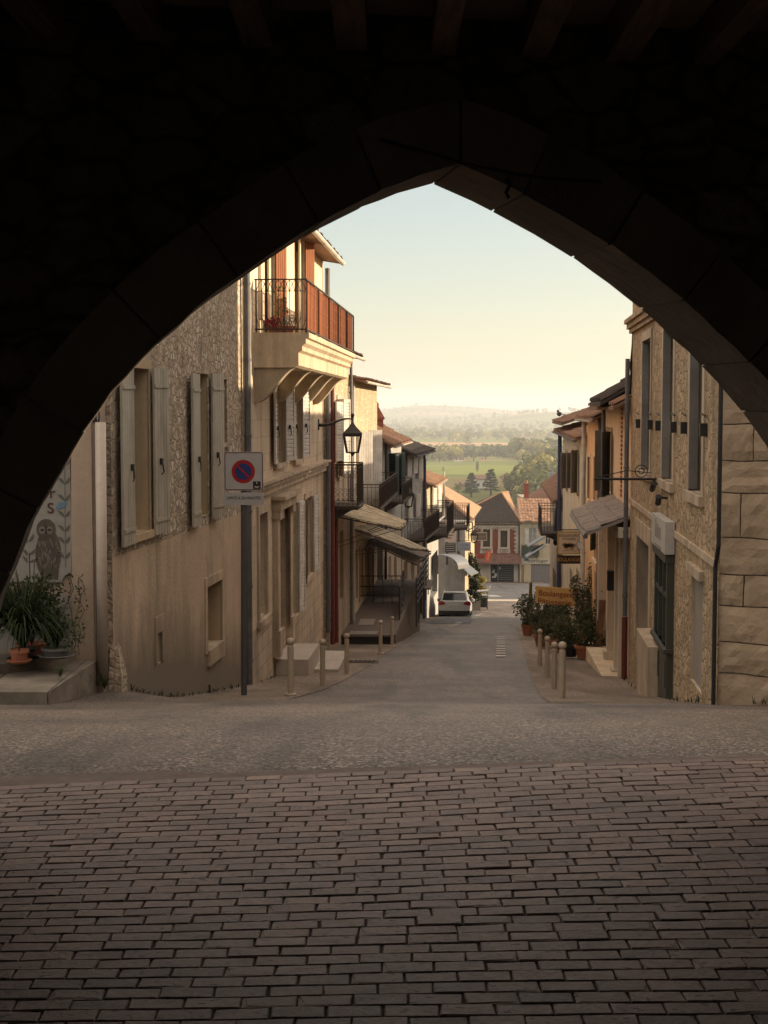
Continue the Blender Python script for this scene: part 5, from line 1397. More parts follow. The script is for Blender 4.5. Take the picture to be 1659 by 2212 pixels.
# house R2 : peach shop with brick toothing and tile pent roof
m_peach = surf('peach_render', (.78, .58, .39), (.66, .48, .32), 1.4, streak=.35, stain=(.4, .28, .18))
FR2 = Fac(4.98, 29.3, 5.72, 38.3, -1)
hr2 = House('peach_house', 'narrow peach rendered house with red brick toothing and a crumbling tile eave', FR2, -8.5, P(1340, 858, 32).z, 7, m_peach)
r = FR2.rect(1310, 930, 1062, 1322); hr2.window(r, .2, m_greypaint, None, 2, 3); hr2.surround(r, .1, m_rubR, .02)
hr2.shutter(r[1] + .02, .45, r[2], r[3], 1, 25, M_iron, strap=False); hr2.shutter(r[0] - .02, .45, r[2], r[3], -1, 25, M_iron, strap=False)
for p0, p1, m_ in ((1353, 1359, M_white), (1336, 1344, glass()), (1315, 1326, glass())):
    r = FR2.rect(p0, 1165, 1395, p1); hr2.blind(r, m_, .3, 'door', 2)
hr2.finish()
mb = MB()
for p0 in (1343.5, 1357):
    s_ = FR2.sz(p0, 960)[0]; z = FR2.sz(1345, 1075)[1]; zt = P(1340, 880, 31).z; k = 0
    while z < zt: hr2.bx(mb, s_ - (.2 if k % 2 else .12), s_ + (.2 if k % 2 else .12), z, z + .07, -.01, .02); z += .1; k += 1
mb.build('brick_toothing', surf('toothing_brick', (.33, .1, .055), (.25, .075, .045), 6), hr2.root)
mb = MB(); zf = gz(33); ztp = P(1340, 1140, 32).z
for p0 in (1357, 1348, 1330, 1308):
    s_ = FR2.sz(p0, 1290)[0]; hr2.bx(mb, s_ - .16, s_ + .16, zf + .3, ztp, 0, .2); hr2.bx(mb, s_ - .22, s_ + .22, zf - 1.0, zf + .3, 0, .27); hr2.bx(mb, s_ - .2, s_ + .2, ztp - .1, ztp, 0, .26)
hr2.bx(mb, 0.1, FR2.L - .1, ztp, ztp + .2, 0, .3); mb.build('shop_pilaster', surf('white_shop_paint', (.6, .53, .43), (.5, .44, .36), 2, streak=.3), hr2.root)
mb = MB(); mb.prism([FR2.W(.3, zf + 1.25 - .9, .02), FR2.W(.3, zf - .4, .02), FR2.W(FR2.L - .2, zf - 1.6, .02), FR2.W(FR2.L - .2, zf + .35 - .5, .02)], FR2.n * .5); mb.build('plinth', m_cream, hr2.root)
zc_ = P(1318, 1102, 33).z
rs = roof_sheet(lambda a, o, z: FR2.W(a, z, o), .2, 6.4, .98, 0, zc_ - .22, zc_ + .18, rows=3, amp=.05)
pent = rs.build('pent_roof', surf('weathered_grey_tile', (.33, .29, .26), (.24, .2, .18), 4, bmp=.4), hr2.root)
mb = MB(); mb.tube([FR2.W(.2, zc_ - .3, .95), FR2.W(6.4, zc_ - .3, .95)], .05, 8); mb.build('gutter', M_zinc, pent)
hr2.roof(.45, 2.3, M_tile, zt=hr2.zt + .02, a0=-.1, depth=4)
rs = roof_sheet(lambda a, o, z: FR2.W(a, z, o), 1.2, 5.0, .62, -.4, hr2.zt - .1, hr2.zt + .52, rows=3, amp=.06); rs.build('eave_tiles', M_tiled, hr2.root)
mb = MB(); hr2.bx(mb, *(lambda s: (s - .12, s + .12))(FR2.sz(1345, 1290)[0]), FR2.sz(1345, 1308, .2)[1], FR2.sz(1345, 1262, .2)[1], .2, .34)
mb.build('letter_box', plain('black_letter_box', (.015, .015, .017)), hr2.root)
hr2.pipe(FR2.L - 1.0, gz(37), hr2.zt - .1, M_zinc, .055, .1)
# loose black cable down the gap
mb = MB(); p0 = P(1373, 655, 29.1); pts = [p0, P(1369, 700, 29.1), P(1367, 745, 29.1), P(1363, 790, 29.15), P(1363, 838, 29.2), P(1357, 872, 29.4)]
pts = [p0 + V((0, 0, 2.2))] + pts; mb.tube(pts, .026, 6); tag(mb.build('cable', plain('black_cable', (.01, .01, .01)), loc=pts[-1], smooth=True), 'thick black cable climbing past the cornice of the ochre stone house', 'cable')

m_orange = surf('orange_render', (.8, .47, .24), (.68, .4, .2), 1.2, streak=.25, stain=(.42, .25, .13))
FR3 = Fac(5.76, 38.4, 6.40, 46.5, -1)
hr3 = House('orange_house', 'orange rendered house with a cream downpipe', FR3, -9.5, P(1285, 893, 42).z, 7, m_orange)
for p0, p1, yt, yb in ((1283, 1290, 985, 1080), (1270, 1275, 985, 1075), (1284, 1291, 1145, 1205)):
    r = FR3.rect(p0, yt, yb, p1); hr3.window(r, .18, m_brownwood, None, 2, 3); hr3.surround(r, .1, m_peach, .02)
for p0, p1 in ((1283, 1291), (1269, 1275)): hr3.blind(FR3.rect(p0, 1230, 1390, p1), glass(), .25, 'door', 2)
hr3.shutter(FR3.sz(1291, 1170)[0], .5, FR3.sz(1290, 1185)[1], FR3.sz(1290, 1120)[1], -1, 18, m_green, strap=False)
hr3.finish(); hr3.roof(.35, 2.2, M_tile, gutter=M_white, zt=hr3.zt + .02, depth=4)
hr3.pipe(FR3.L - .5, gz(46), hr3.zt, M_white, .07, .14); hr3.pipe(.4, gz(39), hr3.zt, M_zinc, .06, .12)
FR4 = Fac(6.46, 46.6, 8.0, 66, -1)
hr4 = House('cream_house', 'cream house lower on the right with slate blue downpipe and sagging brown roof', FR4, -12, P(1240, 935, 55).z, 7, [m_cream])
for p0, p1, yt, yb in ((1246, 1250, 970, 1060), (1235, 1239, 975, 1050), (1222, 1226, 975, 1050)):
    r = FR4.rect(p0, yt, yb, p1); hr4.window(r, .18, m_greypaint, None, 2, 3); hr4.surround(r, .12, M_stoneframe, .02)
    hr4.shutter(r[0] - .02, .55, r[2], r[3], -1, 25, m_greypaint, strap=False)
for p0, p1 in ((1244, 1252), (1230, 1236)): hr4.blind(FR4.rect(p0, 1222, 1350, p1), glass(), .25, 'shop_front', 2)
hr4.finish(); hr4.roof(.45, 1.1, M_tile, gutter=M_zinc, zt=hr4.zt + .03, depth=4)
hr4.pipe(FR4.L - .3, gz(65), hr4.zt, plain('slate_blue_pipe', (.05, .06, .11)), .09, .16)
rs = roof_sheet(lambda a, o, z: FR4.W(a, z, o), 9, FR4.L + .2, .5, -5, hr4.zt + .35, hr4.zt + 2.3); rs.build('upper_roof', M_tile, hr4.root)
mb = MB(); c = FR4.W(16.5, hr4.zt + .72, .3); mb.lathe(c + V((0, 0, -.15)), [(.01, 0), (.09, .05), (.11, .14), (.05, .2)], 10); mb.lathe(c + V((-.06, -.03, .02)), [(.01, 0), (.055, .04), (.05, .09), (.01, .12)], 8)
mb.prism([c + V((.05, 0, -.05)), c + V((.28, .02, -.1)), c + V((.28, .06, -.1)), c + V((.05, .06, -.05))], (0, 0, .03)); tag(mb.build('pigeon', plain('pigeon_grey', (.06, .06, .07)), loc=c), 'dark pigeon perched on the roof edge of the cream house', 'bird')
FR5 = Fac(8.05, 66.1, 9.25, 82, -1)
hr5 = House('low_shop_house', 'low dark shop house beyond the cream house with plants on its balcony', FR5, -14, P(1215, 1060, 70).z, 6, [m_low3])
for p0, p1, yt, yb in ((1208, 1211, 1100, 1160), (1197, 1200, 1100, 1150)):
    r = FR5.rect(p0, yt, yb, p1); hr5.window(r, .18, m_brownwood, None, 2, 3)
for p0, p1 in ((1205, 1212), (1194, 1201)): hr5.blind(FR5.rect(p0, 1222, 1310, p1), plain('dark_shop_front', (.03, .03, .032)), .25, 'shop_front', 2)
hr5.finish(); hr5.roof(.5, 4.4, M_tile)
iron_balcony('iron_balcony', 'black iron balcony with a leaning dark parasol on the right side of the street', FR5, .4, 4.6, 1.0, P(1200, 1150, 67).z, P(1200, 1098, 67).z, False)
mb = MB(); q0 = P(1203, 1180, 67); mb.tube([P(1196, 1175, 68), P(1207, 1068, 68)], .03, 5); mb.lathe(P(1205, 1075, 68) - V((0, 0, 2.2)), [(.16, 0), (.2, .3), (.14, 1.4), (.03, 2.3)], 10)
tag(mb.build('closed_parasol', plain('dark_canvas', (.03, .025, .025)), loc=q0), 'closed dark parasol standing on the black iron balcony on the right', 'parasol')
corr('upper silvery metal sheet awning on the right side shop', (1176, 1160, 70), (1170, 1158, 74), .45, -.75, False, n=24)
corr('lower silvery metal sheet awning under the first one', (1178, 1178, 68), (1171, 1176, 72), .55, -.85, False, n=24)

# bakery signs
rt, a, b = hang_sign('bakery_sign', 'cream bakery sign with a pastry drawing hanging over the dark carved sign', 1207, 1251, 1150, 1195, 47.5, plain('cream_sign', (.56, .47, .36)), m_ink, (('BOULANGERIE', .5, .84, .11, .9), ('PATISSERIE', .5, .68, .1, .9)), plain('ochre_sign_edge', (.45, .3, .1)), armdir=1)
mb = MB(); rnd = random.Random(8); w_ = b.x - a.x; hh = b.z - a.z
for fx, fz, r in ((.28, .42, .07), (.42, .36, .09), (.56, .4, .085), (.72, .38, .07), (.35, .28, .06), (.65, .27, .06)):
    c = V((a.x + w_ * fx, 47.492, a.z + hh * fz)); mb.face([c + V((r * 1.3 * math.cos(i * .5236), 0, r * .8 * math.sin(i * .5236))) for i in range(12)])
mb.tube([V((a.x + w_ * (.15 + .7 * i / 10), 47.49, a.z + hh * (.1 + .07 * math.sin(math.pi * i / 10)))) for i in range(11)], .008, 4)
mb.build('pastry_drawing', plain('pastry_brown', (.3, .19, .11)), rt)
rt2, a2, b2 = hang_sign('bakery_sign', 'dark carved wooden sign reading BOULANGERIE below the cream sign', 1207, 1259, 1200, 1218, 47.6, wood('dark_sign_wood', (.06, .04, .025), (.035, .025, .018), 0), plain('gold_lettering', (.5, .3, .1)), (('BOULANGERIE', .5, .5, .17, .84),), armdir=1)
cl = thing('round_emblem', 'round white sign with a looping dark emblem beside the cream bakery sign', 'sign', P(1254, 1176, 47.3)); c = P(1254, 1176, 47.3); mb = MB()
mb.prism([c + V((.13 * math.cos(i * .2618), 0, .19 * math.sin(i * .2618))) for i in range(24)], (0, .04, 0)); mb.build('disc', plain('white_sign', (.62, .6, .57)), cl)
mb = MB(); mb.tube([c + V((.12 * math.cos(i * .2618), -.004, .18 * math.sin(i * .2618))) for i in range(24)], .01, 4, closed=True)
mb.tube([c + V((.055 * math.sin(t * .45), -.006, -.12 + .024 * t)) for t in range(11)], .012, 4); mb.build('emblem', m_blk, cl)
# yellow bakery board standing among the plants
yb = thing('bakery_board', 'yellow board lettered Boulangerie Patisserie rising out of the pavement shrubs', 'sign', P(1196, 1330, 46)); a, b = P(1157, 1309, 46), P(1258, 1267, 46)
mb = MB(); mb.prism([V((a.x, 46, b.z + .02)), V((b.x, 46.1, b.z - .1)), V((b.x, 46.1, a.z - .06)), V((a.x, 46, a.z + .1))], (0, .03, 0)); mb.build('board', plain('yellow_board', (.68, .43, .16)), yb)
mb = MB()
for x in (a.x + .1, b.x - .15): mb.tube([V((x, 46.06, gz(46))), V((x, 46.06, b.z - .1))], .03, 6)
mb.build('post', m_brownwood, yb)
rd_ = plain('brown_red_lettering', (.3, .07, .03)); ux = V((b.x - a.x, .1, -.12)).normalized()
text('lettering', 'Boulangerie', V((a.x + .08, 45.985, b.z - .19)), ux, (0, 0, 1), .25, rd_, yb, .98, .003, 'LEFT')
text('lettering', 'Pâtisserie', V((a.x + .05, 45.985, b.z - .45)), ux, (0, 0, 1), .25, rd_, yb, 1.15, .003, 'LEFT')

# shrubs and pots on the right pavement
m_shrub = leafmat('shrub_leaf', (.085, .09, .04), (.045, .052, .022), 2.5)
m_olive = leafmat('grey_olive_leaf', (.12, .12, .07), (.06, .065, .035), 2)
m_bark = wood('shrub_bark', (.13, .09, .06), (.07, .05, .035))
def shrub(label, px, py, d, h, rad, n, size, leaf, pr=.28, ph=.4, potm=None, name='potted_shrub'):
    h *= .72; pr *= .85; n = int(n * 2.1); size *= 1.15
    c = P(px, py, d); c.z = gz(d) + .06; rnd = random.Random(int(px * 7 + d))
    def fo(mb, q):
        for k in range(int(8 + h * 5)):
            t = rnd.uniform(-.15, 1); o = V((rnd.uniform(-1, 1) * rad * .75, rnd.uniform(-1, 1) * rad * .6, h * t))
            leafmass(mb, q + o, (rad * .45, rad * .45, h * .16 + .1), n // 12, size, rnd, .1, aspect=.35)
            mb.tube([q - V((0, 0, .05)), q + o * .5, q + o], .012, 4)
    return potted(label, name, c, pr, ph, potm or M_terracotta, leaf, fo, False, 'shrub')
shrub('bushy shrub in a big terracotta pot at the near end of the pavement planting', 1263, 1417, 37, .75, .42, 560, .045, m_shrub, .3, .32, name='potted_shrub')
shrub('low dark shrub in a black pot beside the big terracotta pot', 1232, 1414, 37.5, .7, .38, 460, .045, m_shrub, .24, .3, plain('black_pot', (.015, .015, .015)))
shrub('sprawling olive shrub in the middle of the pavement planting', 1208, 1402, 40, .95, .55, 620, .05, m_olive, .3, .3)
shrub('dark rounded shrub at the kerb side of the planting', 1172, 1393, 42.5, 1.0, .5, 560, .05, m_shrub, .3, .35)
shrub('dense shrub growing under the yellow bakery board', 1195, 1382, 45, .95, .62, 640, .05, m_shrub, .3, .35)
shrub('tall slender olive shrub against the cream downpipe', 1262, 1368, 43.5, 2.7, .38, 760, .05, m_olive, .28, .35)
shrub('leafy shrub between the olive and the carved plank', 1283, 1385, 40, 1.25, .36, 480, .045, m_shrub, .26, .35)
shrub('wispy pale shrub leaning over the road at the corner post', 1140, 1365, 52, 1.7, .5, 330, .06, m_olive, .26, .4)
shrub('small shrub behind the yellow board', 1180, 1362, 50, 1.35, .5, 420, .055, m_shrub, .26, .35)
shrub('flowering pot raised on a stand near the carved plank', 1283, 1372, 39.5, .35, .24, 200, .04, m_olive, .17, .2)
shrub('terracotta trough plant set high on the wooden stand', 1297, 1325, 37.2, .3, .2, 150, .04, m_shrub, .2, .24)
mb = MB(); c = V((P(1294, 1418, 36.8).x, 36.8, gz(36.8)))
mb.prism([c + V((-.16, 0, 0)), c + V((.05, 0, 0)), c + V((.12, 0, 1.0)), c + V((.16, 0, 1.52)), c + V((.0, 0, 1.52)), c + V((-.04, 0, .8))], (0, .14, 0)); mb.tube([c + V((-.2, .1, .1)), c + V((-.05, .05, .55)), c + V((-.02, .05, 1.0))], .05, 6)
tag(mb.build('carved_plank', wood('driftwood', (.22, .13, .07), (.12, .07, .04)), loc=c), 'tall driftwood plank leaning beside the terracotta pots', 'plank')
mb = MB(); c = P(1145, 1345, 55); c.z = gz(55); mb.tube([c, c + V((0, 0, 1.0)), c + V((.02, 0, 1.95))], [.12, .1, .05], 8); po = mb.build('wooden_post', wood('mossy_post', (.16, .12, .04), (.08, .065, .025)), loc=c)
tag(po, 'mossy wooden post at the street end of the planting', 'post')
shrub('hanging fern plant on the black iron balcony', 1178, 1128, 68, .5, .5, 380, .07, m_shrub, .2, .2)

# ------------------------------------------------------------------ bollards and the parking sign
m_boll = surf('cream_bollard_paint', (.44, .37, .28), (.38, .315, .24), 3, streak=.2, stain=(.26, .21, .16), bmp=.05, rough=.5)
first = None
labs = ['nearest bollard on the left pavement, in front of the house steps', 'second bollard from the left pavement corner, by the steps', 'bollard at the near corner of the left drain grate', 'bollard at the near edge of the timber terrace', 'last bollard on the left, beside the terrace stair rail',
        'nearest and tallest looking bollard of the right hand row', 'second bollard of the right hand row, half hidden by the first', 'third bollard of the right hand row', 'fourth bollard of the right hand row, by the dark shrub', 'far lone bollard by the mossy wooden post']
for (px, yb, yt), lab in zip(((628, 1500, 1375), (697, 1483, 1378), (749, 1457, 1366), (822, 1411, 1338), (847, 1395, 1330), (1214, 1516, 1383), (1197, 1494, 1384), (1182, 1467, 1372), (1166, 1440, 1357), (1140, 1378, 1325)), labs):
    d = F_PX * .9 / (yb - yt); c = P(px, yb, d)
    if first is None:
        first = thing('bollard', lab, 'bollard', c, 'cream ball topped bollards'); mb = MB()
        mb.lathe(c - V((0, 0, .3)), [(.05, 0), (.05, 1.06), (.041, 1.075), (.041, 1.09)], 18); mb.build('post', m_boll, first, smooth=False)
        mb = MB(); mb.lathe(c, [(.004 + .06 * math.sin(math.pi * i / 12), .838 - .06 * math.cos(math.pi * i / 12)) for i in range(13)], 18); mb.build('ball', m_boll, first, smooth=True)
        mb = MB(); mb.lathe(c, [(.09, -.03), (.09, .012), (.06, .02), (.057, .03)], 16); mb.build('base_plate', m_boll, first)
    else: dup(first, c, lab)
d = 23.2; c = P(527, 1500, d)
sg = thing('parking_sign', 'square no parking sign with a disc symbol and a small plate on a grey post', 'road sign', c)
mb = MB(); mb.tube([c - V((0, 0, .2)), P(527, 978, d)], .048, 12); mb.build('post', plain('grey_post_paint', (.075, .078, .085), .5), sg)
def rrect(x0, z0, x1, z1, r, y, n=6):
    pts = []
    for cx, cz, a in ((x1 - r, z0 + r, -90), (x1 - r, z1 - r, 0), (x0 + r, z1 - r, 90), (x0 + r, z0 + r, 180)):
        for i in range(n + 1): q = math.radians(a + 90 * i / n); pts.append(V((cx + r * math.cos(q), y, cz + r * math.sin(q))))
    return pts
yf = d - .07
a, b = P(484.5, 1060, yf), P(568.5, 976, yf)
wht = plain('sign_white', (.42, .41, .4), .4); dkr = plain('dark_red_border', (.09, .012, .016), .4); red = plain('sign_red', (.33, .012, .016), .4); blu = plain('sign_blue', (.018, .04, .17), .4); blk = plain('sign_black', (.01, .01, .01), .4)
mb = MB(); mb.prism(rrect(a.x, a.z, b.x, b.z, .035, yf), (0, .025, 0)); panel = mb.build('sign_panel', wht, sg)
mb = MB()
mb.prism(rrect(a.x + .008, a.z + .008, b.x - .008, b.z - .008, .03, yf - .002), (0, .0015, 0)); mb.build('border', dkr, panel)
mb = MB(); mb.prism(rrect(a.x + .021, a.z + .021, b.x - .021, b.z - .021, .02, yf - .004), (0, .0015, 0)); mb.build('face', wht, panel)
W_ = b.x - a.x; c = V((a.x + W_ * .49, yf, a.z + W_ * .49)); r0 = W_ * .30
def disc(c, r, dy, n=40): return [V((c.x + r * math.cos(2 * math.pi * i / n), c.y - dy, c.z + r * math.sin(2 * math.pi * i / n))) for i in range(n)]
mb = MB(); mb.prism(disc(c, r0, .006), (0, .0015, 0)); mb.build('red_ring', red, panel)
mb = MB(); mb.prism(disc(c, r0 * .7, .008), (0, .0015, 0)); mb.build('blue_disc', blu, panel)
u = V((.7071, 0, -.7071)); v = V((.7071, 0, .7071)); q = c - V((0, .010, 0)); mb = MB(); mb.prism([q - u * r0 * .72 - v * r0 * .085, q + u * r0 * .72 - v * r0 * .085, q + u * r0 * .72 + v * r0 * .085, q - u * r0 * .72 + v * r0 * .085], (0, .0015, 0)); mb.build('diagonal_bar', red, panel)
k = V((a.x + W_ * .735, yf, a.z + W_ * .045)); s = W_ * .195; mb = MB(); mb.prism([k + V((x, -.006, z)) for x, z in ((0, 0), (s, 0), (s, s), (0, s))], (0, .0015, 0)); mb.build('symbol_square', blk, panel)
mb = MB(); y = -.009
mb.face([k + V((x * s, y, z * s)) for x, z in ((.38, .88), (.5, .56), (.62, .88))]); mb.face([k + V((x * s, y, z * s)) for x, z in ((.15, .3), (.28, .2), (.5, .13), (.72, .2), (.85, .3), (.7, .42), (.58, .36), (.5, .33), (.42, .36), (.3, .42))]); mb.build('disc_symbol', wht, panel)
a, b = P(483, 1091, yf), P(569.5, 1064, yf); mb = MB(); mb.prism(rrect(a.x, a.z, b.x, b.z, .03, yf), (0, .025, 0)); pl = mb.build('plate', wht, sg)
text('lettering', 'LIMITÉ À 20 MINUTES', V(((a.x + b.x) / 2, yf - .003, a.z + (b.z - a.z) * .56)), (1, 0, 0), (0, 0, 1), .066, blk, sg, .86, .002)
# bits on the ground
p = ground_at(453, 1498); mb = MB(); mb.lathe(p, [(.07, 0), (.06, .02), (.02, .05), (.015, .12), (.03, .13), (.01, .15)], 10); tag(mb.build('valve_cap', M_iron, loc=p), 'little black stub standing on the asphalt left of the sign post', 'fitting')
p = ground_at(772, 1432); mb = MB()
for i in range(9): mb.box(p + V((-.5 + i * .11, -.12, .075 - .0)), (.05, 0, 0), (0, .24, -.03), (0, 0, .012))
mb.box(p + V((-.54, -.17, .06)), (1.06, 0, 0), (0, .34, -.04), (0, 0, .012)); tag(mb.build('drain_grate', M_iron, loc=p), 'dark iron drain grate set in the left pavement', 'drain')

# grass and moss along the foot of the walls
mb = MB(); rw_ = random.Random(77)
for F_, o_, s0_, s1_, n_ in ((F1, .06, .4, F1.L, 46), (FR1, .08, .3, FR1.L, 30), (FP, .1, .1, 2.6, 14), (F2, .06, .3, 6, 14), (F0, .08, 4.0, 5.4, 6)):
    for _ in range(n_):
        c = F_.W(rw_.uniform(s0_, s1_), 0, o_ + rw_.random() * .06); c.z = gzx(c.x, c.y) + .01; straps(mb, c, rw_.randint(4, 11), rw_.uniform(.05, .2), rw_, .006, 1.0)
struct(mb.build('wall_foot_weeds', m_blade2), 'grass and moss tufts growing along the foot of the walls', 'stuff')
# slotted drains at the edge of the brick floor
for px, py, ang, lab in ((418, 1700, .2, 'short dark drain slot at the left end of the brick edge'), (810, 1682, -.5, 'dark drain slot in the middle of the brick edge'), (1188, 1662, -.6, 'dark drain slot at the right of the brick edge')):
    p = ground_at(px, py); u = V((math.sin(ang), math.cos(ang), 0)); v = V((u.y, -u.x, 0)); mb = MB()
    mb.prism([p - u * .2 - v * .022 + V((0, 0, .016)), p - u * .2 + v * .022 + V((0, 0, .016)), p + u * .2 + v * .022 + V((0, 0, .016)), p + u * .2 - v * .022 + V((0, 0, .016))], (0, 0, .012))
    for k in range(6): q = p + u * (-.17 + k * .068); mb.prism([q - v * .03 + V((0, 0, .026)), q + v * .03 + V((0, 0, .026)), q + v * .03 + u * .02 + V((0, 0, .026)), q - v * .03 + u * .02 + V((0, 0, .026))], (0, 0, .006))
    tag(mb.build('drain_slot', M_iron, loc=p), lab, 'drain')
# ------------------------------------------------------------------ houses closing the bottom of the street
m_redbrick = bricks('red_brick_wall', (.24, .062, .036), (.18, .045, .028), (.2, .12, .09), .22, .07, .01, .3, .85, .3)
m_stone8 = surf('ivory_stone', (.5, .42, .34), (.4, .33, .27), 1.5, streak=.3)
D9 = 150.0
xa, xb = P(962, 1200, D9).x, P(1121, 1200, D9).x
F9 = Fac(xa, D9, xb, D9, 1); zE = P(1070, 1128, D9).z; zB = P(1070, 1258, D9).z
h9 = House('red_brick_house', 'red brick house with white patterned trim, hipped tile roof and a shop below', F9, zB - 3, zE, 8, [m_stone8, m_redbrick], [(P(1070, 1200, D9).z, 1)])
def R9(x0, y0, x1, y1): return F9.rect(x0, y0, y1, x1)
for x0, y0, x1, y1 in ((1043.5, 1143, 1058.5, 1181), (1081, 1146, 1096, 1182)):
    r = R9(x0, y0, x1, y1); h9.blind(r, wood('dark_brown_door', (.09, .06, .042), (.05, .035, .026)), .15, 'window', 4); h9.surround(r, .24, m_stone8, .05)
    z1 = r[2] - .2; z0 = P(1070, 1195, D9).z; mb = MB(); h9.bx(mb, r[0] - .3, r[1] + .3, z0, z1, -.01, .03); pn = mb.build('window_apron', m_stone8, h9.root)
    mb = MB(); cx = (r[0] + r[1]) / 2; cz = (z0 + z1) / 2
    for k in (1.0,):
        pts = [F9.W(cx + dx, cz + dz, .04) for dx, dz in ((-.42, 0), (0, .24), (.42, 0), (0, -.24))]; mb.tube(pts, .045, 4, closed=True)
    pts = [F9.W(cx + dx, cz + dz, .04) for dx, dz in ((-.16, 0), (0, .09), (.16, 0), (0, -.09))]; mb.tube(pts, .04, 4, closed=True)
    mb.build('diamond_trim', m_redbrick, pn)
rs_ = R9(1060, 1214, 1110, 1257); h9.blind(rs_, plain('dark_shop_glass', (.02, .022, .022), .2), .25, 'shop_front', 3)
h9.finish()
mb = MB()
h9.bx(mb, -.1, F9.L + .1, zE - .55, zE - .35, -.01, .1); h9.bx(mb, -.15, F9.L + .15, zE - .16, zE, -.01, .2)
n = 22
for i in range(n):
    a0, a1 = F9.L * i / n, F9.L * (i + 1) / n; zz = zE - .27
    mb.tube([F9.W(a0, zz - .07, .06), F9.W((a0 + a1) / 2, zz + .07, .06), F9.W(a1, zz - .07, .06)], .03, 4)
for i in range(14):
    a0, a1 = F9.L * i / 14, F9.L * (i + 1) / 14; zz = zE - .75
    mb.tube([F9.W(a0, zz, .04), F9.W((a0 + a1) / 2, zz + .16, .04), F9.W(a1, zz, .04)], .06, 4)
z = P(1070, 1195, D9).z; k = 0
while z < zE - .6: h9.bx(mb, F9.L - (.5 if k % 2 else .34), F9.L - .02, z, z + .2, -.01, .03); z += .21; k += 1
mb.build('brick_trim', m_stone8, h9.root)
mb = MB(); A = [F9.W(-.4, zE - .0, .45), F9.W(F9.L + .2, zE, .45), F9.W(F9.L + .2, zE, -8.2), F9.W(-.4, zE, -8.2)]
k1 = V((P(1083, 1064, 154).x, 154, P(1083, 1064, 154).z)); k2 = V((P(1098, 1062, 155).x, 155.2, k1.z))
mb.face([A[0], A[1], k1]); mb.face([A[3], A[0], k1]); rf = mb.build('roof', M_tiled, h9.root)  # shade on the front slope put into the colour with dark tile
mb = MB(); mb.face([A[1], A[2], k2, k1]); mb.face([A[2], A[3], k1, k2]); mb.build('sunlit_side_slope', M_tilel, rf)  # same roof in pale tile, sunlight painted into the colour
mb = MB(); mb.tube([A[0], k1], .1, 6); mb.tube([A[1], k1, k2], .1, 6); mb.tube([k2, A[2]], .1, 6); mb.build('ridge_tiles', M_tilel, rf)
mb = MB()
for i in range(24):
    t = i / 24; p0 = A[0].lerp(A[1], t); 
    top = k1 if False else A[0].lerp(k1, 0)
    s = 1 - abs(2 * t - (2 * (k1.x - A[0].x) / (A[1].x - A[0].x) * .5) * 2 * .5 - .5) if False else 1
    # each tile channel climbs to the hip line
    fx = (k1.x - A[0].x) / (A[1].x - A[0].x); lim = t / fx if t < fx else (1 - t) / (1 - fx)
    d_ = V((0, k1.y - A[0].y, k1.z - A[0].z)) * lim
    if lim > .05: mb.tube([p0 + V((0, 0, .02)), p0 + d_ + V((0, 0, .02))], .07, 4)
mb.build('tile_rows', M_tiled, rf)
corr_m = surf('brown_awning_tile', (.2, .11, .085), (.13, .075, .06), 4, bmp=.3)
mb = roof_sheet(lambda a, o, z: F9.W(a, z, o), -.1, F9.L + .15, .9, 0, P(1070, 1215, D9).z, P(1070, 1197, D9).z, rows=3); mb.build('shop_awning', corr_m, h9.root)
mb = MB()
for k in range(8): z = rs_[2] + .2 + k * .19; h9.bx(mb, rs_[0] + .9, rs_[1] - .05, z, z + .04, -.2, -.17)
h9.bx(mb, rs_[0] + .72, rs_[0] + .8, rs_[2], rs_[3], -.22, -.14); h9.bx(mb, rs_[0], rs_[1], rs_[3] - .28, rs_[3] - .2, -.22, -.16)
mb.build('shutter_slats', plain('grey_slat', (.2, .2, .2)), h9.root)
mb = MB()
for x, z, w_, h_ in ((.12, .9, .3, .35), (.4, .55, .25, .3), (.85, 1.25, .2, .25), (.15, .4, .4, .15)): h9.bx(mb, rs_[0] + x, rs_[0] + x + w_, rs_[2] + z, rs_[2] + z + h_, -.23, -.215)
mb.build('poster', plain('paper', (.5, .48, .42)), h9.root)
mb = MB()
for dx in (-2.1, -.4): mb.prism([P(1070, 1214, D9 - .1) + V((dx, 0, 0)), P(1070, 1214, D9 - .1) + V((dx + .25, 0, 0)), P(1070, 1232, D9 - .1) + V((dx + .2, 0, 0)), P(1070, 1236, D9 - .1) + V((dx + .08, 0, 0))], (0, .08, 0))
mb.build('hanging_decoration', M_iron, h9.root)
h9.pipe(F9.L - .02, zB, zE - .1, M_zinc, .06, .1)
# ivory house to its right
xc = P(1200, 1200, D9).x
F10 = Fac(xb + .08, D9 - .2, xc + 2.2, D9 - .2, 1); zE2 = P(1160, 1126, D9).z
h10 = House('ivory_house', 'ivory house beside the red brick one with a mottled pinkish tile roof', F10, zB - 3, zE2, 7, [surf('ivory_render', (.5, .42, .29), (.42, .35, .24), 1.3, streak=.4, stain=(.3, .25, .18))])
r = F10.rect(1142, 1140, 1176, 1159); h10.window(r, .12, M_white, plain('net_curtain', (.3, .29, .28)), 2, 3); h10.surround(r, .15, m_stone8, .03); h10.shutter(r[0] - .02, .45, r[2], r[3], -1, 15, M_white, strap=False)
r = F10.rect(1178, 1140, 1176, 1190); h10.window(r, .12, M_white, None, 2, 3)
r = F10.rect(1147, 1219, 1264, 1192); h10.blind(r, plain('grey_roller', (.2, .185, .18)), .12, 'roller_shutter', 12)
r = F10.rect(1126, 1220, 1262, 1132); h10.blind(r, plain('ochre_door', (.34, .24, .1)), .1, 'door', 2)
h10.finish(); zr_ = P(1160, 1077, 153).z
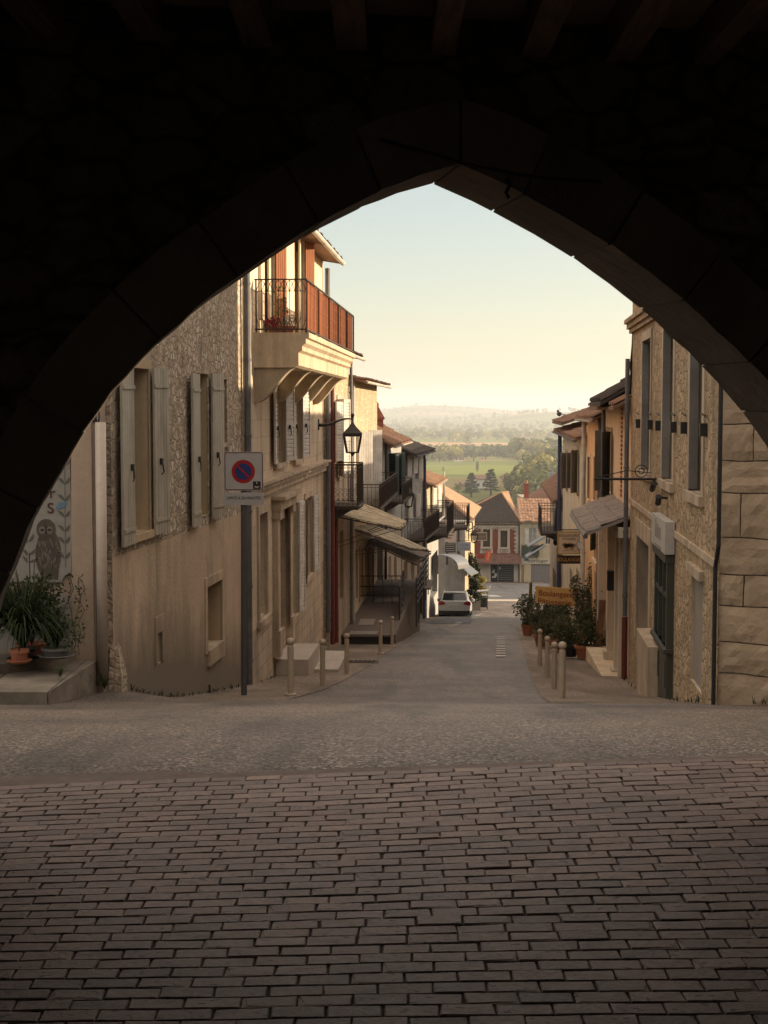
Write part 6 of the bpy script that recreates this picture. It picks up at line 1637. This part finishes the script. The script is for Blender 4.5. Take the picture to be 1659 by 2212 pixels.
mb = roof_sheet(lambda a, o, z: F10.W(a + (o + 0) * 0, z, o), -.05, F10.L, .4, -3.4, zE2 + .02, zr_, rows=9, pitch=.3, amp=.03)
mb.build('roof', surf('mottled_pink_tile', (.46, .27, .17), (.34, .2, .13), 2.5, bmp=.4, patch=.8, patchc=(.16, .1, .075)), h10.root)
sgn = thing('horloger_sign', 'white fascia lettered horloger above the grey roller shutter', 'sign', F10.W(1.6, P(1160, 1217, D9).z, .1)); r = F10.rect(1126, 1205, 1218, 1190)
mb = MB(); h10.bx(mb, *r, .0, .05); mb.build('board', plain('ivory_board', (.5, .44, .34)), sgn)
text('lettering', 'horloger', F10.W(r[0] + (r[1] - r[0]) * .56, (r[2] + r[3]) / 2, .056), (1, 0, 0), (0, 0, 1), .5, m_blk, sgn, 1.2)
mb = MB(); q = F10.sz(1137, 1209); mb.box(F10.W(q[0] - .22, q[1] - .12, .05), F10.t * .44, F10.n * .02, V((0, 0, .26))); mb.build('number_plate', plain('plate_blue', (.05, .09, .14)), sgn)
iron_balcony('iron_balcony', 'green iron balcony on the ivory house', F10, .15, 1.9, .5, P(1150, 1196, D9).z, P(1150, 1176, D9).z, False, plain('green_panel', (.06, .08, .06)))
# brown roofed house behind with chimneys
zr1 = P(1190, 1050, 166).z
bx0, bx1 = P(1131, 1080, 162).x, P(1240, 1080, 162).x
Fb = Fac(bx0, 161, bx1, 161, 1); zEb = P(1160, 1078, 161).z
hb_ = House('brown_roof_house', 'house with a plain brown tile roof rising behind the ivory one', Fb, zB - 3, zEb, 9, [m_low3]); hb_.finish()
mb = roof_sheet(lambda a, o, z: Fb.W(a, z, o), -.2, Fb.L, .3, -5, zEb, zr1, rows=8); mb2 = MB()
A_, B_, C_ = Fb.W(-.2, zEb + .06, .3), Fb.W(Fb.L, zEb + .06, .3), Fb.W(Fb.L, P(1200, 1040, 166).z, -5); D_ = Fb.W(3.3, P(1200, 1045, 166).z, -5)
mb2.prism([A_, B_, C_, D_], (0, 0, -.1)); 
for i in range(26):
    t = i / 26; p0 = A_.lerp(B_, t); p1 = D_.lerp(C_, t); mb2.tube([p0 + V((0, 0, .01)), p1 + V((0, 0, .01))], .09, 4)
mb2.build('roof', surf('brown_flat_tile', (.17, .09, .06), (.12, .065, .045), 3, bmp=.3), hb_.root)
m_chim = surf('red_brick_chimney', (.3, .1, .06), (.2, .07, .05), 6, bmp=.3)
def chim_thing(px, pb, pt, d, w_, lab, pot_=True):
    c = P(px, pb, d); h = P(px, pt, d).z - c.z; mb = MB(); chimney(mb, c - V((0, 0, .8)), w_, w_, h + .8); t = mb.build('chimney', m_chim, hb_.root)
    mb = MB(); q = c + V((0, 0, h + .1)); mb.lathe(q, [(.13, 0), (.16, .3), (.1, .34)], 10); mb.build('chimney_pot', M_tilel, t); return t
chim_thing(1136.5, 1078, 1046, 160, .46, '')
t = chim_thing(1192, 1052, 1037, 164, .48, '')
mb = MB(); q = P(1191, 1037, 164); mb.abox(q.x - .28, 163.75, q.z + .1, q.x + .3, 164.25, q.z + .85); mb.prism([q + V((.1, 0, .85)), q + V((.22, 0, .85)), q + V((-.1, 0, 1.9)), q + V((-.14, 0, 1.9))], (0, .3, 0)); mb.build('cowl', plain('zinc_cowl', (.36, .38, .4), .4, .6), t)
# awning clutter of the shops, planters near the car
m_conif = leafmat('dark_ivy_leaf', (.03, .04, .018), (.016, .022, .01), 2)
mb = MB(); rnd = random.Random(21)
for t in range(9):
    f = t / 8; c = P(1010 + 14 * f, 1199 + 42 * f, 101 - .4 * f); leafmass(mb, c, (.45 + .12 * math.sin(f * 3.1), .4, .3), 170, .08, rnd, .1)
iv = mb.build('hanging_ivy', m_conif, loc=P(1017, 1240, 101)); tag(iv, 'dark drooping ivy mass hanging on the front of the hipped roof house', 'ivy')
m_gold = leafmat('golden_leaf', (.3, .25, .06), (.2, .18, .05), 2)
def planter(label, px, pb, d, h, rad, leaf, n, sz_):
    c = P(px, pb, d); c.z = gz(d) + .01; root = thing('planter_shrub', label, 'shrub', c); mb = MB(); mb.prism([c + V(q) for q in ((-.4, -.3, 0), (.4, -.3, 0), (.4, .3, 0), (-.4, .3, 0))], (0, 0, .55)); mb.build('planter_box', plain('grey_planter', (.25, .22, .19)), root)
    mb = MB(); rnd = random.Random(int(px))
    for k in range(14): t = k / 13; leafmass(mb, c + V((rnd.uniform(-1, 1) * rad * .6, rnd.uniform(-.3, .3), .5 + h * t)), (rad * (.8 - .35 * t), rad * .6, h * .12), n // 14, sz_, rnd, .1)
    mb.build('foliage', leaf, root)
planter('sunlit golden shrub in a planter behind the parked car', 1035, 1292, 104, 1.9, .5, m_gold, 1500, .09)
planter('darker green shrub in a planter just behind the car', 1024, 1305, 95, 1.45, .5, m_conif, 1200, .09)
ct = thing('table_trolley', 'dark trolley stacked with white edged table tops beside the planters', 'trolley', P(1043, 1316, 97)); c = P(1043, 1316, 97); c.z = gz(97) + .04
mb = MB()
for dx in (-.3, .28):
    for dy in (-.3, .3): mb.tube([c + V((dx, dy, .0)), c + V((dx, dy, 1.15))], .025, 5)
for z in (.15, .5, .85): mb.box(c + V((-.32, -.32, z)), (.62, 0, 0), (0, .64, 0), (0, 0, .04))
mb.box(c + V((-.24, -.31, .2)), (.46, 0, 0), (0, .6, 0), (0, 0, .55)); mb.build('frame', M_iron, ct)
mb = MB(); mb.box(c + V((-.38, -.36, .9)), (.72, 0, 0), (0, .7, 0), (0, 0, .06)); mb.box(c + V((-.36, -.34, 1.16)), (.72, 0, 0.05), (0, .7, 0), (0, 0, .05)); mb.prism([c + V((.33, -.3, 1.15)), c + V((.38, -.3, 1.15)), c + V((.5, -.3, 1.5)), c + V((.46, -.3, 1.5))], (0, .5, 0)); mb.build('table_top', plain('white_table', (.55, .54, .52)), ct)

# ------------------------------------------------------------------ the parked car
def car():
    d0 = 82.0; c = P(981.5, 1331, d0); c.z = gz(d0 + 1.8) + .05; ang = math.atan(.085)
    root = thing('parked_car', 'silvery white hatchback parked facing down the street on the left', 'car', c)
    sl_ = (gz(d0 + 4) - gz(d0)) / 4; ux, uy = V((math.cos(ang), -math.sin(ang), 0)), V((math.sin(ang), math.cos(ang), sl_)).normalized()
    uz = V((0, 0, 1)); T = lambda x, y, z: c + ux * x + uy * (y - 0) + uz * z + V((0, 0, .0))
    white = plain('white_car_paint', (.4, .41, .43), .25, 0, .6); dark = plain('black_plastic', (.02, .02, .02), .5); gl = glass()
    # cross sections along the length: y, half widths at heights
    secs = [(0.0, [(.72, .28), (.86, .5), (.88, .8), (.84, .98), (.74, 1.02)]), (.12, [(.8, .24), (.9, .5), (.91, .82), (.86, 1.0), (.72, 1.12)]), (.42, [(.82, .22), (.91, .5), (.92, .85), (.86, 1.02), (.68, 1.46)]),
            (.62, [(.82, .22), (.91, .5), (.92, .86), (.86, 1.02), (.66, 1.53)]), (1.6, [(.82, .22), (.91, .5), (.92, .86), (.86, 1.0), (.66, 1.56)]), (2.5, [(.82, .22), (.91, .5), (.92, .85), (.86, .98), (.66, 1.47)]), (3.2, [(.82, .22), (.91, .5), (.91, .82), (.84, .95), (.7, 1.0)]), (3.95, [(.78, .24), (.88, .5), (.86, .74), (.76, .84), (.6, .86)]), (4.12, [(.66, .3), (.76, .5), (.72, .66), (.6, .74), (.4, .76)])]
    mb = MB(); vs = []; n = 5
    for y, s in secs:
        vs += [T(x, y, z) for x, z in s] + [T(-x, y, z) for x, z in s[::-1]]
    fs = []
    for i in range(len(secs) - 1):
        for k in range(2 * n - 1): a = i * 2 * n; fs.append((a + k, a + k + 1, a + 2 * n + k + 1, a + 2 * n + k))
        a = i * 2 * n; fs.append((a + 2 * n - 1, a, a + 2 * n, a + 4 * n - 1))
    fs += [tuple(range(2 * n)), tuple(range((len(secs) - 1) * 2 * n, len(secs) * 2 * n))[::-1]]
    mb.mesh(vs, fs); mb.build('body', white, root)
    mb = MB(); mb.mesh([T(x, y, z) for x, y, z in ((-.66, .118 - .03, 1.10), (.66, .118 - .03, 1.10), (.58, .385, 1.44), (-.58, .385, 1.44))], [(0, 1, 2, 3)]); mb.prism([T(-.68, .09, 1.08), T(.68, .09, 1.08), T(.6, .40, 1.45), T(-.6, .40, 1.45)], uy * -.02); mb.build('rear_window', gl, root)
    for s in (-1, 1):
        mb = MB(); mb.prism([T(s * .875, .6, 1.04), T(s * .87, 2.5, 1.02), T(s * .69, 2.35, 1.42), T(s * .675, .75, 1.46)], ux * (s * .012)); mb.build('side_window', gl, root)
        mb = MB(); mb.prism([T(s * .92, -.02, .82), T(s * .6, -.035, .84), T(s * .5, -.035, .93), T(s * .72, -.01, 1.06), T(s * .9, .02, 1.0)], uy * .1); mb.build('tail_light', plain('tail_light_red', (.2, .012, .015), .2), root)
        mb = MB(); mb.tube([T(s * .62, .55, 1.585), T(s * .62, 1.2, 1.61), T(s * .62, 2.2, 1.575)], .022, 5); mb.build('roof_rail', plain('silver_rail', (.4, .4, .42), .3, .8), root)
        mb = MB(); mb.lathe(T(s * .98, 2.45, .95), [(.03, 0), (.1, .05), (.1, .16), (.03, .2)], 8); mb.build('wing_mirror', white, root)
        for y in (.72, 3.25):
            mb = MB(); q = T(s * .78, y, .32); x = ux * s
            ring_ = []
            for r, o in ((.2, .13), (.31, .13), (.325, .1), (.325, -.06), (.2, -.08)): ring_.append([q + x * o + uy * (r * math.cos(2 * math.pi * j / 18)) + uz * (r * math.sin(2 * math.pi * j / 18)) for j in range(18)])
            vv = sum(ring_, []); ff = [(i * 18 + j, i * 18 + (j + 1) % 18, (i + 1) * 18 + (j + 1) % 18, (i + 1) * 18 + j) for i in range(4) for j in range(18)]
            mb.mesh(vv, ff); wh = mb.build('wheel', plain('tyre_rubber', (.015, .015, .015), .8), root)
            mb = MB(); mb.prism([q + x * .1 + uy * (.2 * math.cos(2 * math.pi * j / 14)) + uz * (.2 * math.sin(2 * math.pi * j / 14)) for j in range(14)], x * .02); mb.build('rim', plain('alloy_rim', (.3, .3, .31), .35, .7), wh)
    mb = MB(); mb.prism([T(-.84, -.03, .26), T(.84, -.03, .26), T(.9, -.03, .5), T(-.9, -.03, .5)], uy * .12); mb.build('bumper', dark, root)
    mb = MB(); mb.prism([T(-.3, -.02, .76), T(.3, -.02, .76), T(.3, -.012, .88), T(-.3, -.012, .88)], uy * .02); mb.build('number_plate', plain('plate_white', (.4, .4, .4)), root)
    mb = MB(); mb.prism([T(-.6, .38, 1.5), T(.6, .38, 1.5), T(.6, .62, 1.545), T(-.6, .62, 1.545)], uz * .03); mb.build('spoiler', white, root)
car()
# ------------------------------------------------------------------ valley, hills, trees, haze
TP = [(100, -17.5), (165, -19.5), (230, -27), (300, -33), (420, -37), (600, -40.5), (800, -42), (1100, -45), (1500, -50), (2200, -55.5), (3200, -58), (4500, -59), (5600, -56), (7000, -49), (8500, -38), (10500, -27), (14000, -20), (30000, -60)]
def terr(x, d):
    if d < 165: b = gz(max(d, 0)) - .6 if d > 0 else -.6
    else: b = EYE + lerp_table(TP, d) - .0 + (0 if d > 180 else 0)
    if d > 2500:
        k = sstep((d - 3500) / 4000)
        b += k * 14 * noise.noise(V((x / 1900, d / 2600, 1.3))) + k * 5 * noise.noise(V((x / 600, d / 900, 4.1)))
        b += 46 * math.exp(-((x - 690) / 330) ** 2 - ((d - 5900) / 600) ** 2) + 56 * math.exp(-((x - 470) / 420) ** 2 - ((d - 8600) / 900) ** 2) + 42 * math.exp(-((x - 150) / 260) ** 2 - ((d - 8000) / 700) ** 2) + 14 * math.exp(-((x + 600) / 900) ** 2 - ((d - 9000) / 900) ** 2)
    elif d > 200: b += 1.5 * noise.noise(V((x / 120, d / 160, 2)))
    return b
m, nt, b = nt_new('valley_fields'); vec = coords(nt)
sep = nt.nodes.new('ShaderNodeSeparateXYZ'); nt.links.new(vec, sep.inputs[0])
v2 = coords(nt, 'Object', (.0016, .0032, 0))
nz = N(nt, 'ShaderNodeTexNoise', Scale=1.5, Detail=3); nt.links.new(v2, nz.inputs['Vector'])
ad = nt.nodes.new('ShaderNodeVectorMath'); ad.operation = 'MULTIPLY_ADD'; nt.links.new(nz.outputs['Color'], ad.inputs[0]); ad.inputs[1].default_value = (.35, .35, 0); nt.links.new(v2, ad.inputs[2])
vo = N(nt, 'ShaderNodeTexVoronoi', Scale=1.6); nt.links.new(ad.outputs[0], vo.inputs['Vector'])
sc_ = nt.nodes.new('ShaderNodeSeparateColor'); nt.links.new(vo.outputs['Color'], sc_.inputs[0])
rp_ = nt.nodes.new('ShaderNodeValToRGB'); rp_.color_ramp.interpolation = 'CONSTANT'; nt.links.new(sc_.outputs[0], rp_.inputs[0])
cols = [(0, (0.109, 0.145, 0.043)), (.22, (0.189, 0.203, 0.065)), (.42, (0.072, 0.102, 0.036)), (.58, (0.290, 0.246, 0.102)), (.72, (0.145, 0.174, 0.051)), (.86, (0.348, 0.203, 0.109))]
el = rp_.color_ramp.elements; el[0].position = 0; el[0].color = c4(cols[0][1]); el[1].position = cols[1][0]; el[1].color = c4(cols[1][1])
for p_, c_ in cols[2:]: e = el.new(p_); e.color = c4(c_)
# field strips lying across the view as real fields: colour by distance down the valley
nf = N(nt, 'ShaderNodeTexNoise', Scale=.004, Detail=3); nt.links.new(vec, nf.inputs['Vector'])
yy = mul(nt, sep.outputs[1], mul(nt, mul(nt, nf.outputs['Fac'], .5, 'SUBTRACT'), 260), 'ADD')
yn = mul(nt, yy, 1 / 3200)
rp2 = nt.nodes.new('ShaderNodeValToRGB'); rp2.color_ramp.interpolation = 'CONSTANT'; nt.links.new(yn, rp2.inputs[0])
bands = [(0, (0.145, 0.138, 0.058)), (.070, (0.290, 0.232, 0.087)), (.125, (0.123, 0.102, 0.065)), (.19, (0.131, 0.138, 0.058)), (.245, (0.217, 0.189, 0.087)), (.30, (0.203, 0.232, 0.072)), (.39, (0.160, 0.189, 0.065)), (.44, (0.290, 0.275, 0.116)), (.50, (0.145, 0.174, 0.058)), (.60, (0.087, 0.109, 0.043)), (.665, (0.5, 0.3, 0.165)), (.80, (0.174, 0.203, 0.072)), (.93, (0.290, 0.261, 0.109))]
el = rp2.color_ramp.elements; el[0].color = c4(bands[0][1]); el[1].position = bands[1][0]; el[1].color = c4(bands[1][1])
for p_, c_ in bands[2:]: e = el.new(p_); e.color = c4(c_)
far = ramp(nt, sep.outputs[1], 2900, 3100)
col = mixc(nt, rp2.outputs[0], rp_.outputs[0], far)
nn_ = noise_(nt, coords(nt, 'Object', (.03, .03, .03)), 1, 5); col = mixc(nt, col, (.05, .06, .025), mul(nt, ramp(nt, nn_, .5, .75), .5))
nw = noise_(nt, coords(nt, 'Object', (.0022, .0032, .002)), 1.2, 6, .65); col = mixc(nt, col, (.045, .055, .025), mul(nt, mul(nt, ramp(nt, nw, .56, .62), far), .8))
nt.links.new(col, b.inputs['Base Color']); b.inputs['Roughness'].default_value = 1; b.inputs['Specular IOR Level'].default_value = 0
ds = [-8, 0, 20, 50, 80, 110, 140, 160, 175, 195, 220, 250, 280, 310, 350, 400, 450, 500, 560, 630, 700, 780, 860, 950, 1050, 1150, 1260, 1380, 1500, 1650, 1800, 2000, 2200, 2400, 2650, 2900, 3200] + [3400 + 230 * i for i in range(34)] + [11800, 13000, 15000, 18000, 24000, 30000]
vs = []; fs = []; NX = 80
for d in ds:
    for i in range(NX + 1):
        x = (i / NX - .42) * 2 * (60 + .62 * max(d, 0)); vs.append((x, d, terr(x, d)))
for j in range(len(ds) - 1):
    for i in range(NX): a = j * (NX + 1) + i; fs.append((a, a + 1, a + NX + 2, a + NX + 1))
mb = MB(); mb.mesh(vs, fs); struct(mb.build('valley_ground', m, smooth=True))

# crowns : lumpy leaf clumps
m_tree = leafmat('valley_tree_leaf', (.17, .17, .06), (.1, .11, .04), .15)
m_treeY = leafmat('yellow_green_leaf', (.36, .31, .09), (.22, .21, .07), .2)
m_cedar = leafmat('cedar_needle', (.03, .042, .022), (.018, .026, .015), .3)
m_trunk = plain('tree_bark', (.07, .055, .04))
def clump(mb, c, r, h, rnd, n=26, mi=0, sk=1.0):
    # a rounded crown made of many leaf-clump faces around several lobes
    lobes = [(V((rnd.uniform(-.5, .5) * r, rnd.uniform(-.5, .5) * r, h * rnd.uniform(.4, .8))), rnd.uniform(.45, .7)) for _ in range(4)]
    for k in range(n):
        lc, lr = lobes[k % 4]
        d = V((rnd.gauss(0, 1), rnd.gauss(0, 1), rnd.gauss(.25, 1))).normalized(); q = V(c) + lc + V((d.x * r * lr, d.y * r * lr, d.z * h * .34 * lr * 1.4))
        nrm = (d + V((rnd.gauss(0, .4), rnd.gauss(0, .4), rnd.gauss(0, .4)))).normalized(); a = nrm.cross(V((0, 0, 1)) if abs(nrm.z) < .9 else V((1, 0, 0))).normalized(); b_ = nrm.cross(a); s = r * rnd.uniform(.28, .48) * sk
        mb.face([q + a * s, q + (a * .3 + b_) * s, q - a * s, q - b_ * s * .9], mi)
rnd = random.Random(33)
woods = MB()
def wood_band(d0, d1, pxa, pxb, n, r0, r1, yel=0.0, hk=1.15):
    for _ in range(n):
        d = rnd.uniform(d0, d1); px = rnd.uniform(pxa, pxb); x = (px - 829.5) / F_PX * d; r = rnd.uniform(r0, r1)
        clump(woods, (x, d, terr(x, d) - r * .2), r, r * 2 * hk, rnd, 24 if d > 1900 else 46 if d > 1100 else 170, 1 if rnd.random() < yel else 0, 1 if d > 1900 else .8 if d > 1100 else .45)
wood_band(1500, 1760, 1000, 1260, 200, 3.5, 5.5, .05)
wood_band(1620, 1780, 880, 1260, 170, 3.5, 5.5, .05)      # dark wood behind the farm
wood_band(1420, 1540, 870, 990, 60, 5, 8, .8)
wood_band(1400, 1650, 1100, 1250, 80, 6, 10, .35)
wood_band(2750, 3100, 800, 1280, 130, 5, 8, .3)
wood_band(3100, 3700, 790, 1300, 170, 5, 8, .25)
wood_band(4000, 5200, 790, 1300, 170, 6, 9, .2)
wood_band(5400, 8200, 780, 1300, 260, 6, 10, .1)
wood_band(560, 700, 1130, 1330, 150, 5, 8, .1)
wood_band(700, 1000, 1150, 1330, 120, 5, 8.5, .5)
wood_band(2400, 2600, 960, 1010, 6, 6, 9, .3)
wo = woods.build('distant_woods', [m_tree, m_treeY]); struct(wo, 'hazy woods and hedges spread over the valley', 'stuff')
# trees one can tell apart
def tree(name, label, px, pb, pt, d, wpx, leaf, kind, n=900):
    c = P(px, pb, d); c.z = terr(c.x, d) - .1; h = max(3, P(px, pt, d).z - c.z); r = wpx / 2 / F_PX * d; root = thing(name, label, 'tree', c); rn = random.Random(int(px + pb))
    mb = MB(); mb.tube([c - V((0, 0, .5)), c + V((0, 0, h * .45)), c + V((.1, 0, h * .9))], [.045 * h, .028 * h, .006 * h], 7)
    for k in range(6):
        a = rn.uniform(0, 6.28); z = h * rn.uniform(.3, .7); mb.tube([c + V((0, 0, z)), c + V((math.cos(a) * r * .6, math.sin(a) * r * .6, z + h * .08))], .012 * h, 5)
    mb.build('trunk', m_trunk, root); mb = MB()
    if kind == 'cedar':
        for k in range(9):
            t = k / 8; z = h * (.22 + .74 * t); rr_ = r * (1.0 - .72 * t ** 1.3) * rn.uniform(.8, 1.05)
            for j in range(6):
                a = j * 1.047 + k * .5; o = V((math.cos(a) * rr_ * .6, math.sin(a) * rr_ * .6, z + rn.uniform(-.4, .4)))
                leafmass(mb, c + o, (rr_ * .46, rr_ * .46, h * .028), n // 54, h * .035, rn, .1)
    elif kind == 'cypress':
        leafmass(mb, c + V((0, 0, h * .52)), (r, r, h * .48), n, h * .03, rn, .3)
    else:
        for k in range(14):
            a = rn.uniform(0, 6.28); q = rn.uniform(0, .62); z = h * rn.uniform(.38, .84)
            leafmass(mb, c + V((math.cos(a) * r * q, math.sin(a) * r * q, z)), (r * .42, r * .42, h * .16), n // 14, h * .04, rn, .4)
    mb.build('crown', leaf, root)
tree('cedar_tree', 'left hand dark cedar with flat tiers beyond the rooftops', 1018, 1062, 1022, 700, 44, m_cedar, 'cedar', 1500)
tree('cedar_tree', 'taller dark cedar with a layered top in the middle of the valley garden', 1060, 1062, 1014, 720, 46, m_cedar, 'cedar', 1500)
tree('broad_tree', 'broad dark tree right of the two cedars', 1102, 1062, 1018, 690, 50, m_tree, 'broad', 1300)
tree('broad_tree', 'rounded dark tree at the left of the field behind the cedars', 989, 1062, 1042, 740, 26, m_tree, 'broad', 600)
tree('cypress_tree', 'slim tall cypress standing alone in the green field', 1031, 1028, 996, 1050, 7, m_cedar, 'cypress', 500)
tree('cypress_tree', 'smaller dark cypress in the field left of the tall one', 957, 1030, 1008, 1050, 6, m_cedar, 'cypress', 400)
tree('broad_tree', 'big yellow green tree lit by the sun against the cream house', 1186, 1018, 968, 1000, 70, m_treeY, 'broad', 1600)
tree('broad_tree', 'sunlit round tree in front of the big yellow green one', 1155, 1040, 1003, 900, 44, m_treeY, 'broad', 1200)
tree('broad_tree', 'bushy tree beside the white farm shed', 1023, 1000, 966, 1420, 24, m_tree, 'broad', 700)
tree('broad_tree', 'round hedge tree left of the farm roofs', 950, 1002, 975, 1400, 34, m_tree, 'broad', 800)
tree('broad_tree', 'darker oak at the far right behind the grove', 1205, 1062, 1012, 640, 60, m_tree, 'broad', 1500)
tree('broad_tree', 'round tree between the farm and the grove', 1120, 1000, 972, 1350, 30, m_treeY, 'broad', 700)
tree('broad_tree', 'dark oak standing left of the big yellow green tree', 1146, 1062, 1024, 620, 46, m_tree, 'broad', 1200)
# farm buildings
def farm(label, px0, px1, pb, pe, pt, d, wallm, roofm):
    a, b = P(px0, pb, d), P(px1, pb, d); zb_ = min(terr(a.x, d), terr(b.x, d)) - 1; root = thing('farm_house', label, 'farmhouse', V(((a.x + b.x) / 2, d, zb_)))
    ze = P(px0, pe, d).z; zr = P(px0, pt, d).z; D = 10; mb = MB(); mb.abox(a.x, d, zb_, b.x, d + D, ze)
    mb.mesh([V((a.x, d, ze)), V((a.x, d + D, ze)), V((a.x, d + D / 2, zr - .2)), V((b.x, d, ze)), V((b.x, d + D, ze)), V((b.x, d + D / 2, zr - .2))], [(0, 1, 2), (3, 5, 4)])
    mb.build('wall', wallm, root); mb = MB(); mb.prism([V((a.x - .6, d - .6, ze - .1)), V((a.x - .6, d + D / 2, zr)), V((a.x - .6, d + D + .6, ze - .1)), V((a.x - .6, d + D + .6, ze - .35)), V((a.x - .6, d + D / 2, zr - .3)), V((a.x - .6, d - .6, ze - .35))], (b.x - a.x + 1.2, 0, 0)); mb.build('roof', roofm, root)
    mb = MB(); k = max(2, int((b.x - a.x) / 5))
    for i in range(k): x = a.x + (b.x - a.x) * (i + .5) / k; mb.abox(x - .6, d - .05, zb_ + 2.2, x + .6, d + .02, zb_ + 3.8)
    mb.build('window', plain('dark_opening', (.03, .03, .03)), root)
m_wh = plain('white_farm_wall', (.6, .56, .5)); m_tan = surf('tan_farm_wall', (.45, .35, .24)); 
farm('long farm building with a pale orange roof in the valley', 979, 1008, 1001, 996, 991, 1450, m_tan, M_tilel)
farm('white farm shed in front of the long orange roof', 983, 998, 1004, 998, 995, 1420, m_wh, plain('white_sheet_roof', (.5, .48, .45)))
farm('cream farm house with a pale gable right of the shed', 1038, 1052, 1003, 996, 990, 1440, m_wh, M_tilel)
farm('greyish manor half hidden behind the two cedars', 1028, 1050, 1050, 1034, 1026, 790, m_wh, M_tile)
farm('long low house among dark trees left of the cedars', 988, 1012, 1054, 1046, 1041, 800, m_tan, M_tile)
farm('pinkish villa roof behind the broad dark tree', 1086, 1110, 1048, 1034, 1026, 800, m_tan, M_tile)
c = P(1011, 890, 8500); c.z = terr(c.x, 8500); mb = MB(); H_ = P(1011, 882, 8500).z - c.z; mb.lathe(c, [(4, 0), (3, H_ * .7), (11, H_ * .82), (11, H_), (2, H_ * 1.05)], 14)
tag(mb.build('water_tower', plain('concrete_tower', (.3, .28, .26)), loc=c), 'tiny mushroom shaped water tower on the far ridge', 'tower')
# roadside hedge closing the slope behind the lowest houses
HAZE = 1.7e-4
mb = MB(); mb.abox(-9000, -40, -75, 12500, 13500, 110); hz = mb.build('haze', None)
hz.data.materials.clear(); hm = bpy.data.materials.new('haze'); hm.use_nodes = True; hn = hm.node_tree; hn.nodes.clear()
o_ = hn.nodes.new('ShaderNodeOutputMaterial'); vp = hn.nodes.new('ShaderNodeVolumePrincipled'); vp.inputs['Color'].default_value = (.9, .95, 1.0, 1); vp.inputs['Density'].default_value = HAZE; vp.inputs['Anisotropy'].default_value = .2
hn.links.new(vp.outputs[0], o_.inputs['Volume']); hz.data.materials.append(hm); struct(hz, None, 'stuff'); hz.display_type = 'WIRE'
